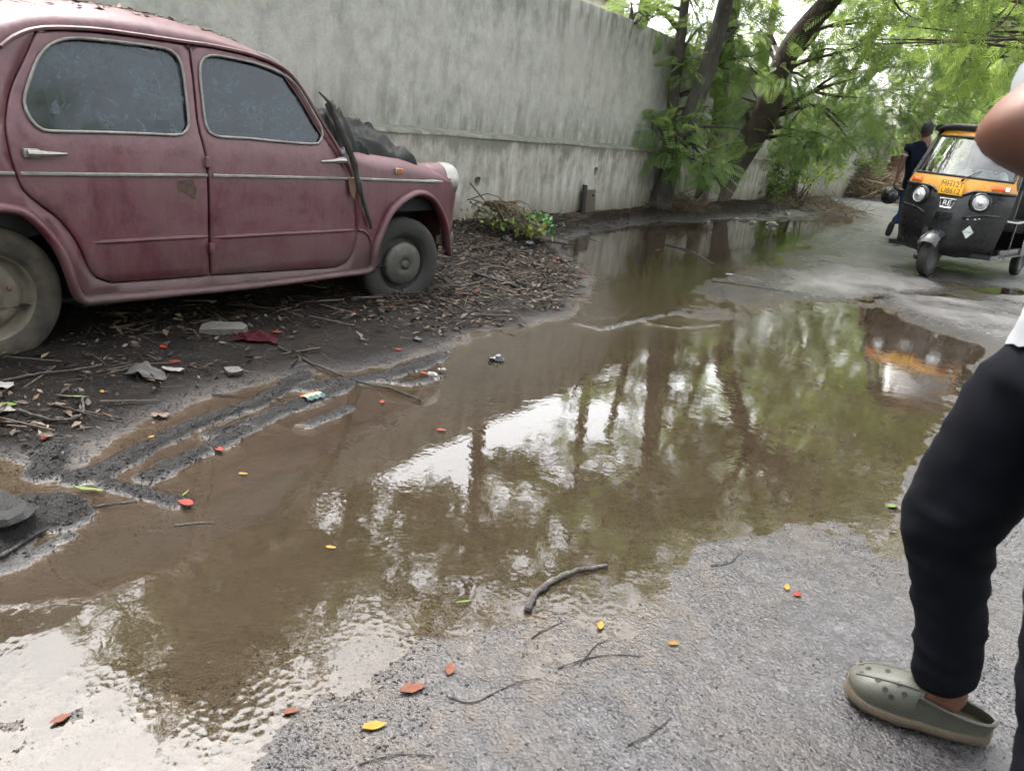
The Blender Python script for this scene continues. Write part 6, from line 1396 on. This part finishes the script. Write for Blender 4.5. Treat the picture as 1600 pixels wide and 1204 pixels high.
for i, (px, sz, cols, lab, yaw) in enumerate([((585, 1136), .052, YEL, 'yellow leaf lying nearest the bottom edge of the road', .4), ((938, 979), .036, YEL, 'yellow leaf just below the curved floating stick', 1.4), ((1229, 919), .036, YEL, 'yellow leaf beside a red petal on the road near the black trousers', 1.2), ((1052, 1007), .032, [(.12, .055, .005), (.18, .085, .008), (.06, .025, .004)], 'curled ochre leaf on the asphalt right of the curved floating stick', .3),
        ((517, 857), .030, YEL, 'small yellow leaf floating among mirrored leaves in the pool', 0), ((430, 623), .05, [(.08, .06, .018), (.12, .09, .03), (.05, .03, .012)], 'faded yellow leaf on mud left of the snack wrapper', .2), ((160, 613), .034, YEL, 'small yellow petal on the mud below the rear wheel', 2.), ((238, 684), .03, YEL, 'small yellow bud beside the flooded rut', 1.), ((380, 742), .032, YEL, 'yellow scrap of leaf in the brown shallows', 0), ((645, 1077), .062, BRN, 'wet red-brown leaf on the road by the bottom edge', .5), ((703, 1047), .045, BRN + [], 'crumpled reddish leaf right of the wet red-brown leaf', 1.5), ((455, 1113), .036, BRN, 'small brown leaf sunk in the pebbly shallows', .4), ((95, 1125), .04, BRN, 'dull red leaf under bright water in the bottom left corner', .9)]):
    blade('fallen_leaf', lab, 'leaf', px, sz, cols, i + 1, yaw=yaw)
for i, (px, sz, lab) in enumerate([((290, 787), .052, 'large orange-red petal floating at the tip of the mud spit'), ((342, 703), .042, 'orange-red petal afloat between the two long mud ridges'), ((117, 808), .042, 'red petal in the water beside the black mud lump'), ((350, 648), .034, 'red petal on the long mud ridge'), ((622, 547), .040, 'red petal on mud above the bent twig'), ((597, 629), .034, 'red petal just below the bent twig'), ((662, 584), .042, 'red petal beside a white scrap in the shallows'), ((255, 543), .05, 'red petal below the open rear of the sill'),
        ((273, 566), .048, 'red petal just above the white paper scrap'), ((377, 524), .05, 'red petal left of the dark red rag'), ((432, 520), .05, 'red petal at the right end of the dark red rag'), ((72, 684), .046, 'orange petal on mud left of the flooded rut'), ((690, 673), .036, 'dark red petal at the edge of the deep pool'), ((1245, 930), .03, 'tiny red petal beside a yellow leaf near the black trousers'), ((612, 478), .05, 'red petal below the front wheel'), ((552, 490), .045, 'red petal left of the front wheel foot'), ((868, 405), .07, 'red petal at the edge of the far puddle'), ((910, 427), .06, 'red petal at the tip of the mud bank'), ((880, 402), .06, 'orange petal beside the far puddle edge'), ((745, 455), .055, 'red petal on leaf litter right of the front wheel'), ((737, 470), .05, 'red petal on mud right of the front wheel'), ((1028, 391), .08, 'orange petal floating in the far puddle'), ((690, 560), .03, 'tiny red petal on the mud near the pool edge')]):
    blade('flower_petal', lab, 'petal', px, sz, RED, 40 + i, asp=.72, curl=.12, fold=.08, group='red petals fallen on mud and water')
for i, (px, sz, lab, yaw) in enumerate([((118, 621), .09, 'narrow green blade of grass on mud below the rear wheel', .25), ((140, 766), .10, 'green grass blade floating beside the mud spit', .0), ((12, 634), .07, 'bright green leaf at the left edge', .3), ((290, 772), .045, 'green leaf tip standing behind the large orange-red petal', 1.5), ((1393, 792), .05, 'pale green leaf on the pool by the black trousers', .5), ((725, 942), .05, 'yellow-green stalk floating left of the curved stick', .4), ((760, 466), .06, 'green leaf on the litter right of the front wheel', .5)]):
    blade('green_leaf', lab, 'leaf', px, sz, GRN, 80 + i, asp=.16 if i in (0, 1, 3, 5) else .5, yaw=yaw, curl=.2)
def rod(name, label, cat, pts, r, mat, lift=.0, n=7, z=None):
    W3 = [on(x, y, lift) for x, y in pts]; c = W3[0].copy(); Q = smooth_line(W3, max(8, 3 * len(W3))) - c
    for i in range(len(Q)): Q[i] += A([mnoise.noise(Vector((i * .9, r * 900, 0))), mnoise.noise(Vector((i * .9, 3, r * 900))), .5 * mnoise.noise(Vector((7, i * .9, 0)))]) * r * .8
    rr_ = np.interp(np.linspace(0, 1, len(Q)), np.linspace(0, 1, len(r) if hasattr(r, '__len__') else 2), r if hasattr(r, '__len__') else [r, r * .6]) if True else r
    o = MB().tube(Q, rr_, n).build(name, mat, None, sharp=None); o.location = c; return tag(o, label, cat)
WOOD = mat_bark('wet_grey_wood', (.05, .042, .036), (.16, .14, .125)); WOODD = mat_bark('dark_wet_wood', (.016, .013, .011), (.05, .042, .036))
rodr = lambda *a, **k: rod(*a, **k)
def rod_(name, label, pts, r0, r1, mat, lift=.006, cat='stick'):
    W3 = [on(x, y, lift) for x, y in pts]; c = W3[0].copy(); Q = smooth_line(W3, max(9, 4 * len(W3))) - c
    for i in range(len(Q)): Q[i] += A([mnoise.noise(Vector((i * .9, r0 * 900, 0))), mnoise.noise(Vector((i * .9, 3, r0 * 900))), .4 * mnoise.noise(Vector((7, i * .9, 0)))]) * r0 * .9
    rr_ = np.linspace(r0, r1, len(Q)) * (1 + .18 * np.sin(np.arange(len(Q)) * 2.3)); o = MB().tube(Q, rr_, 7).build(name, mat, None, sharp=None); o.location = c; return tag(o, label, cat)
rod_('stick', 'curved grey stick half afloat at the near edge of the pool', [(824, 957), (836, 932), (868, 906), (905, 893), (948, 886)], .0105, .006, WOOD, .006)
rod_('stick', 'long thin bent twig lying across the mud ridges', [(435, 545), (490, 572), (560, 600), (610, 610), (657, 629)], .0065, .004, WOODD, .012)
rod_('stick', 'thin pale stalk in the water beside the black mud lump', [(95, 800), (150, 792), (215, 784)], .005, .003, WOOD, .003)
rod_('stick', 'dark stick slanting into the water in the left corner', [(0, 872), (45, 845), (92, 818)], .006, .004, WOODD, .006)
rod_('stick', 'small floating twig below the large orange-red petal', [(272, 822), (300, 819), (335, 816)], .004, .003, WOOD, .002)
rod_('stick', 'straight brown stick on leaf litter beyond the front wheel', [(735, 428), (770, 440), (812, 453)], .012, .008, WOODD, .02)
rod_('stick', 'pale straw stalk across the brown shallows', [(330, 618), (356, 619), (378, 621)], .004, .003, WOOD, .006)
rod_('stick', 'forked pale straw on the mud ridge', [(345, 674), (365, 664), (388, 655)], .004, .003, WOOD, .02)
rod_('stick', 'long bent stalk on mud left below the rear wheel', [(0, 600), (60, 588), (110, 583), (160, 574)], .006, .004, WOOD, .012)
rod_('stick', 'curled root on the mud below the rear wheel', [(30, 645), (80, 660), (125, 655), (130, 625)], .006, .004, WOOD, .012)
rod_('stick', 'dead branch lying in the far puddle', [(1040, 383), (1075, 392), (1100, 405), (1115, 414)], .013, .006, WOODD, .006)
rod_('stick', 'stout pole lying at the edge of the far puddle by the leafy cuttings', [(832, 375), (858, 380), (886, 385)], .028, .020, WOOD, .03)
rod_('stick', 'thin dark twig on the far road beside the puddle', [(1112, 440), (1160, 446), (1240, 458)], .005, .003, WOODD, .006)
for i, L in enumerate([[(830, 998), (850, 985), (880, 972)], [(870, 1045), (910, 1032), (950, 1024), (1005, 1026)], [(700, 1090), (740, 1098), (800, 1070), (845, 1060)], [(980, 1165), (1020, 1145), (1048, 1122)], [(905, 1040), (930, 1010), (950, 1000)], [(1110, 885), (1140, 880), (1160, 862)], [(560, 1195), (620, 1180), (680, 1182)]]):
    rod_('twig', ['thin black twig just below the curved floating stick', 'long thin twig on the road below the yellow leaf', 'wavy thin twig by the bottom edge of the road', 'straight thin twig at the bottom of the road', 'short bent twig below the yellow leaf', 'dark twig curl on the road near the pool corner', 'thin twig nearest the bottom edge'][i], L, .0016, .0010, WOODD, .003, 'twig')
# stones and rubble
def stone(name, label, px, size, mat, seed, sq=.6, cat='stone', sink=.25):
    p = on(*px); o = MB().ell((0, 0, 0), (size, size * .8, size * sq), 8, 6, Matrix.Rotation(seed * 1.3, 4, 'Z'), .8, seed).build(name, mat, None, sharp=25); o.location = (p[0], p[1], p[2] + size * sq * (1 - 2 * sink)); return tag(o, label, cat)
STN = simple('dark_wet_stone', (.014, .015, .017), .25, .4, 30, .3); STG = simple('grey_concrete_lump', (.075, .07, .062), .8, .3, 20, .5); STW = simple('white_rubble', (.20, .19, .175), .8, .2, 20, .3); MUDL = simple('black_tar_lump', (.010, .009, .0085), .5, .5, 30, 1.)
stone('stone', 'smooth dark stone at the edge of the brown water', (775, 563), .045, STN, 3, .42); stone('stone', 'small dark pebble above the bent twig', (653, 532), .03, STN, 5, .4); stone('stone', 'flat grey stone on the muddy bank below the sill', (366, 583), .05, STG, 6, .4); stone('stone', 'whitish stone in the shallows right of the bent twig', (676, 588), .028, STW, 7, .5)
stone('asphalt_lump', 'black lump of broken asphalt in the water at the left edge', (8, 806), .085, MUDL, 9, .4, 'rubble', .35)
stone('stone', 'dark stone by the leafy cuttings at the puddle edge', (826, 386), .07, STN, 11, .6); stone('stone', 'dark stone beside the first, nearer the leaves', (790, 377), .06, STN, 12, .6)
for i, (px, sz) in enumerate([((1176, 349), .07), ((1206, 352), .10), ((1150, 343), .05), ((1228, 336), .09), ((1105, 347), .05)]):
    stone('rubble_chunk', ['pale rubble chunk at the puddle edge left of the white block', 'square white block of rubble at the far puddle edge', 'small pale chunk at the foot of the bank', 'pale chunk right of the white block', 'pale chunk lying in the far puddle'][i], px, sz, STW, 20 + i, .55, 'rubble', .3)
# concrete slab under the car
p = on(350, 518); slp = [(-.11, -.05), (-.04, -.062), (.05, -.05), (.10, -.058), (.115, .0), (.08, .052), (.01, .045), (-.06, .06), (-.105, .03)]
sv, sf = cdt_panel(slp, [], .03, lambda a, b: (a, b, .018 + .007 * mnoise.noise(Vector((a * 25, b * 25, 3)))))
mbs = MB().add(sv, sf); ns_ = len(slp); mbs.add([(a, b, .018 + .007 * mnoise.noise(Vector((a * 25, b * 25, 3)))) for a, b in slp] + [(a * 1.04, b * 1.06, -.03) for a, b in slp], [(i, (i + 1) % ns_, ns_ + (i + 1) % ns_, ns_ + i) for i in range(ns_)])
sb = mbs.build('concrete_slab', STG, None, sharp=40); sb.location = (p[0], p[1], p[2] + .016); sb.rotation_euler = (.10, -.06, .25); tag(sb, 'grey broken slab lying under the car sill', 'slab')
# dark red rag
p = on(402, 530); RAG = mat_cloth('dark_red_rag', (.026, .0026, .005), 300, .8)
o = MB().grid(lambda a, b: ((a - .5) * .22 * (1 - .25 * b) + .025 * mnoise.noise(Vector((a * 4, b * 5, 8))), (b - .5) * .12 + .025 * mnoise.noise(Vector((a * 6, b * 3, 4))), .010 + .030 * (1 - abs(2 * a - 1) ** 2) * (1 - abs(2 * b - 1) ** 2) * (1 + 1.1 * mnoise.noise(Vector((a * 6, b * 6, 2))))), 22, 14).build('rag', RAG, None, sharp=None); o.location = p; o.rotation_euler = (0, 0, .15); tag(o, 'crumpled dark red rag on the mud below the car', 'rag')
# black rubber scrap, paper, foam, wrapper
p = on(226, 588); o = MB().grid(lambda a, b: ((a - .5) * .17 * math.sqrt(max(.05, 1 - abs(2 * b - 1) ** 2.5)), (b - .5) * .10, .006 + .022 * abs(2 * b - 1) ** 2 + .012 * math.sin(5 * a) + (.012 if b > .8 else 0)), 16, 12).build('rubber_scrap', RUBBER, None, sharp=None); o.location = p; o.rotation_euler = (0, 0, .1); tag(o, 'torn black rubber scrap like a shoe upper on the mud', 'scrap')
PAPER = simple('soiled_paper', (.15, .147, .14), .7, .4, 40, 0, 0, .4); 
def scrap(label, px, w, d, yaw, mat, seed, name='paper_scrap', cat='scrap'):
    p = on(*px, .006); o = MB().grid(lambda a, b: ((a - .5) * w * (1 - .25 * abs(math.sin(3 * b + seed))), (b - .5) * d * (1 - .2 * abs(math.sin(4 * a + seed))), .006 + .010 * mnoise.noise(Vector((a * 3, b * 3, seed)))), 9, 7).build(name, mat, None, sharp=None, fixn=False); o.location = p; o.rotation_euler = (0, 0, yaw); return tag(o, label, cat)
scrap('soiled white paper scrap right of the black rubber scrap', (270, 580), .10, .045, .1, PAPER, 1); scrap('white foam piece at the left edge below the rear wheel', (3, 605), .09, .07, .3, STW, 2); scrap('torn white plastic at the left edge', (5, 643), .07, .07, .8, PAPER, 3); scrap('brown leaf scrap drowned in the rut', (250, 652), .07, .04, .2, DRYLEAF, 4)
scrap('white plastic sliver in the shallows right of the bent twig', (690, 580), .05, .025, .6, PAPER, 5); scrap('white scrap on the far road by the puddle', (1140, 430), .09, .06, .2, PAPER, 6); scrap('pale scrap at the tip of the mud bank', (748, 295), .001, .001, 0, PAPER, 7) if False else None
def mat_wrap():
    t = NT('snack_wrapper'); v = t.coord('Object', rot=(0, 0, 0)); s_ = t.n('SeparateXYZ', Vector=v).outputs; c = t.ramp(t.n('MapRange', Value=s_[1], **{}).outputs[0] if False else t.math('ADD', t.math('MULTIPLY', s_[1], 14.), .5), [(.0, (.015, .06, .045)), (.38, (.2, .21, .18)), (.46, (.28, .13, .008)), (.75, (.25, .03, .006)), (1., (.28, .14, .008))], 'CONSTANT')
    n = t.noise(v, 60, 2, .5); c = t.mix(t.ramp(n, [(.55, 0.), (.6, .5)], 'CONSTANT'), c, (.22, .21, .19)); return t.done(t.bsdf(c, .3, None, **{'Specular IOR Level': .6}))
p = on(488, 624, .01); o = MB().grid(lambda a, b: ((a - .5) * .095, (b - .5) * .055, .006 + .010 * math.sin(PI * b) + .004 * math.sin(20 * a + 6 * b)), 18, 9).build('snack_wrapper', mat_wrap(), None, sharp=None, fixn=False); o.location = p; o.rotation_euler = (.1, 0, 1.0); tag(o, 'torn green and orange snack wrapper on the mud ridge', 'wrapper')
# cloth on the bonnet, stick against the car
def surf(s, y):
    lo_, hi_ = 0., .5
    for _ in range(24):
        m_ = .5 * (lo_ + hi_)
        if top_pt(s, m_)[1] < -abs(y): lo_ = m_
        else: hi_ = m_
    return top_pt(s, .5 * (lo_ + hi_))[2]
def mat_tarp():
    t = NT('dark_olive_cloth'); v = t.coord('Object'); n = t.noise(v, 9, 6, .65); c = t.ramp(n, [(.3, (.003, .0037, .0031)), (.7, (.0075, .009, .0073))]); return t.done(t.bsdf(c, .62, t.bump(t.noise(v, 40, 5, .7), .5, .010), **{'Specular IOR Level': .18}))
carM = Matrix.Translation(Vector(car.location)) @ Matrix.Rotation(PI / 2 - CTH, 4, 'Z')
def cloth_piece(s0, s1, y0, y1, hmax, seed, nu=70, nv=54):
    def fn(a, b):
        ed = min(a, 1 - a, b, 1 - b); k = min(1., ed / .16) ** .6
        wob_ = .07 * mnoise.noise(Vector((a * 3 + seed, b * 3, 1)))
        s = s0 + (s1 - s0) * a + wob_; y = y0 + (y1 - y0) * b + .07 * mnoise.noise(Vector((a * 3, b * 3 + seed, 5)))
        q = Vector((a * 2.6 + .9 * b + seed, b * 3.6 - .9 * a, seed)); q += Vector((mnoise.noise(q * .8), mnoise.noise(q * .8 + Vector((9, 0, 0))), 0)) * .7
        rid = 1 - abs(mnoise.noise(q)); rid2 = 1 - abs(mnoise.noise(q * 2.1 + Vector((3, 1, 0)))); fld = abs(mnoise.noise(q)) * 1.5 + .6 * abs(mnoise.noise(q * 1.9 + Vector((3, 1, 0)))) + .28 * abs(mnoise.noise(q * 4.3 + Vector((1, 7, 0))))
        z = surf(max(1.45, min(2.7, s)), max(-.66, y)) + .004 + k * hmax * (.16 + 1.15 * fld + .3 * mnoise.noise(q * .5))
        if y < -.62: z -= (-.62 - y) * 1.6
        return (s, y, z)
    return fn
CLOTH = mat_tarp(); cl = thing('cloth_heap', 'crumpled dark green cloth heaped on the car bonnet below the windscreen', 'cloth', car.location, PI / 2 - CTH)
MB().grid(cloth_piece(1.72, 2.42, -.63, .10, .085, 1.3), 70, 54).build('cloth_fold', CLOTH, cl, sharp=None); MB().grid(cloth_piece(1.62, 2.0, -.66, -.05, .12, 5.1), 60, 50).build('cloth_fold', CLOTH, cl, sharp=None); MB().grid(cloth_piece(1.56, 1.85, -.56, .3, .09, 8.7), 46, 46).build('cloth_fold', CLOTH, cl, sharp=None)
sp_ = [csz(*q) for q in [(511, 160), (520, 186), (531, 216), (545, 254), (558, 300), (568, 330), (577, 355)]]
br = thing('leaning_branch', 'dark broken branch leaning against the car door pillar and wing', 'branch', car.location, PI / 2 - CTH)
Q = smooth_line([SP(a, b, o_) for (a, b), o_ in zip(sp_, (.012, .03, .042, .042, .032, .026, .020))], 26); Q += A([[.008 * mnoise.noise(Vector((i * .7, 1, 0))), 0, .006 * mnoise.noise(Vector((i * .7, 4, 0)))] for i in range(26)])
MB().tube(Q, np.linspace(.026, .010, 26) * (1 + .15 * np.sin(np.arange(26) * 1.7)), 8).build('stem', WOODD, br, sharp=None)
MB().tube([Q[2], Q[2] + A([-.03, -.01, .05]), Q[0] + A([-.07, 0, .05])], [.012, .01, .006], 6).build('side_twig', WOODD, br, sharp=None); MB().tube([Q[14], Q[14] + A([.02, -.015, -.04]), Q[19] + A([-.012, -.01, 0])], [.009, .008, .005], 6).build('side_twig', WOODD, br, sharp=None)
# plank and board propped on the wall
c = wpt(*[wall_px(905, 330)[0], -.05, .10]); bd = thing('leaning_board', 'brown board with a dark plank propped against the foot of the wall', 'board', c, PI / 2 - WAZ)
MB().box((.16, .0, .16), (.34, .02, .34), Matrix.Rotation(-.10, 4, 'X'), .004).build('board', simple('brown_board', (.075, .06, .045), .8, .3, 12, .3), bd); MB().box((-.06, -.03, .19), (.09, .03, .42), Matrix.Rotation(-.12, 4, 'X') @ Matrix.Rotation(.12, 4, 'Y'), .004).build('plank', MAT_HOLE, bd); MB().ell((.18, -.035, .26), (.02, .012, .02), 8, 6).build('knot_hole', MAT_HOLE, bd)
# leafy cuttings piled by the wall
pc_ = gnd(790, 358, .16); ct = thing('branch_cuttings', 'heap of cut branches with wilting and bright green leaves against the wall', 'cuttings', pc_); ct.scale = (.68, .68, .60)
rC = np.random.default_rng(3); mb = MB()
for i in range(46):
    a = rC.uniform(-.5, .5); st_ = A([rC.normal(-.25, .15), rC.normal(.25, .12), .30 + .12 * rC.random()]); en = A([rC.normal(.35, .22), rC.normal(-.25, .18), .03 + .12 * rC.random()]); md_ = .5 * (st_ + en) + A([0, 0, .12]) + rC.normal(0, .06, 3); mb.tube(smooth_line([st_, md_, en], 7), np.linspace(.010, .004, 7), 4)
mb.tube([(-.62, .30, .66), (-.45, .28, .48), (-.30, .24, .32), (-.05, .1, .2)], [.012, .014, .016, .012], 6); mb.build('stems', STRAW, ct, sharp=None, fixn=False)
def lfm(n, c, sp, s0, s1):
    P = rC.normal(0, 1, (n, 3)) * sp + c; P[:, 2] = np.maximum(P[:, 2], .02); D = rC.normal(0, 1, (n, 3)); D[:, 2] -= .4; return scatter((np.array([(0, 0, 0), (.4, .22, .03), (1, 0, -.08), (.4, -.22, .03)], float), np.array([(0, 1, 2, 3)])), P, D, rC.uniform(s0, s1, n), rC)
v, f = lfm(420, [.0, .0, .22], [.32, .22, .08], .06, .13); mesh_np('wilted_leaves', v, f, mat_rand('wilted_leaf', [(.04, .055, .02), (.09, .10, .045), (.13, .12, .06), (.055, .07, .03)], .6), ct)
v, f = lfm(130, [.42, -.02, .20], [.14, .12, .07], .07, .14); mesh_np('fresh_leaves', v, f, mat_rand('fresh_leaf', [(.03, .15, .015), (.06, .24, .03), (.02, .10, .012)], .4), ct); v, f = lfm(90, [.2, -.26, .10], [.22, .10, .04], .08, .15); mesh_np('yellowing_leaves', v, f, mat_rand('yellowing_leaf', [(.12, .16, .02), (.22, .22, .03), (.04, .12, .02)], .45), ct)
# tin, sacks, notice at the far end
b = gnd(1076, 308, .2); tn = thing('paint_tin', 'dented grey tin with white plastic on top between the two leaning trunks', 'tin', b); MB().lathe([(0, 0), (.12, 0), (.125, .1), (.12, .2), (.125, .30), (.12, .31), (.11, .29)], 20, 'z').build('can', simple('dull_tin', (.13, .13, .13), .45, .3, 14, .2, .5), tn); MB().ell((0, 0, .32), (.13, .12, .05), 14, 8, None, .5, 3).build('plastic_bag', simple('white_plastic', (.62, .62, .62), .35), tn)
o = MB().ell((0, 0, .12), (.30, .22, .20), 18, 12, None, .55, 4).build('dry_leaf_sheath', simple('brown_sheath', (.13, .085, .05), .8, .4, 14, .6), None, sharp=None); o.location = gnd(1055, 300, .2); tag(o, 'crumpled brown palm sheath beside the twin-stemmed trunk', 'leaf sheath')
b = gnd(1352, 290, .3); D_ = b[1]; q = dep(1348, 254, D_); bx_ = thing('white_tank', 'pale blue-white box standing behind the dry twig heap', 'box', (q[0], q[1], 0)); MB().box((0, 0, q[2] * .5), (.75, .5, q[2] * .9 + .3), Matrix.Rotation(-.45, 4, 'Z'), .04).build('body', simple('pale_blue_white', (.45, .50, .53), .6, .15, 5), bx_); MB().box((0, 0, q[2] + .02), (.82, .56, .06), Matrix.Rotation(-.45, 4, 'Z'), .02).build('lid', simple('pale_lid', (.4, .44, .46), .6), bx_)
q = dep(1371, 237, D_ + 1.5); sg_ = thing('notice_board', 'small red and white notice on a post behind the dry twig heap', 'sign', (q[0], q[1], 0)); Rz = Matrix.Rotation(-.5, 4, 'Z')
MB().tube([(0, .03, 0), (0, .03, q[2])], .03, 8).build('post', simple('grey_post', (.2, .2, .19), .7), sg_); MB().box((.08, 0, q[2] + .10), (.44, .03, .22), Rz @ Matrix.Rotation(-.25, 4, 'Y'), .005).build('red_panel', simple('red_panel', (.55, .05, .06), .5), sg_); MB().box((.1, -.03, q[2] - .20), (.40, .03, .20), Rz @ Matrix.Rotation(-.25, 4, 'Y'), .005).build('white_panel', simple('pink_white_panel', (.65, .42, .42), .5), sg_)
q = gnd(1372, 288, .1); pl_ = MB().grid(lambda a, b: (.55 * math.cos(2 * PI * a) * .6, .35 * math.sin(2 * PI * a), 3.0 * b), 16, 4, True).build('gate_pillar', simple('plastered_pillar', (.26, .255, .225), .85, .25, 5, .4), None); pl_.location = (q[0], q[1] + 3, 0); tag(pl_, 'grey plastered gate pillar behind the dry twig heap', 'pillar')
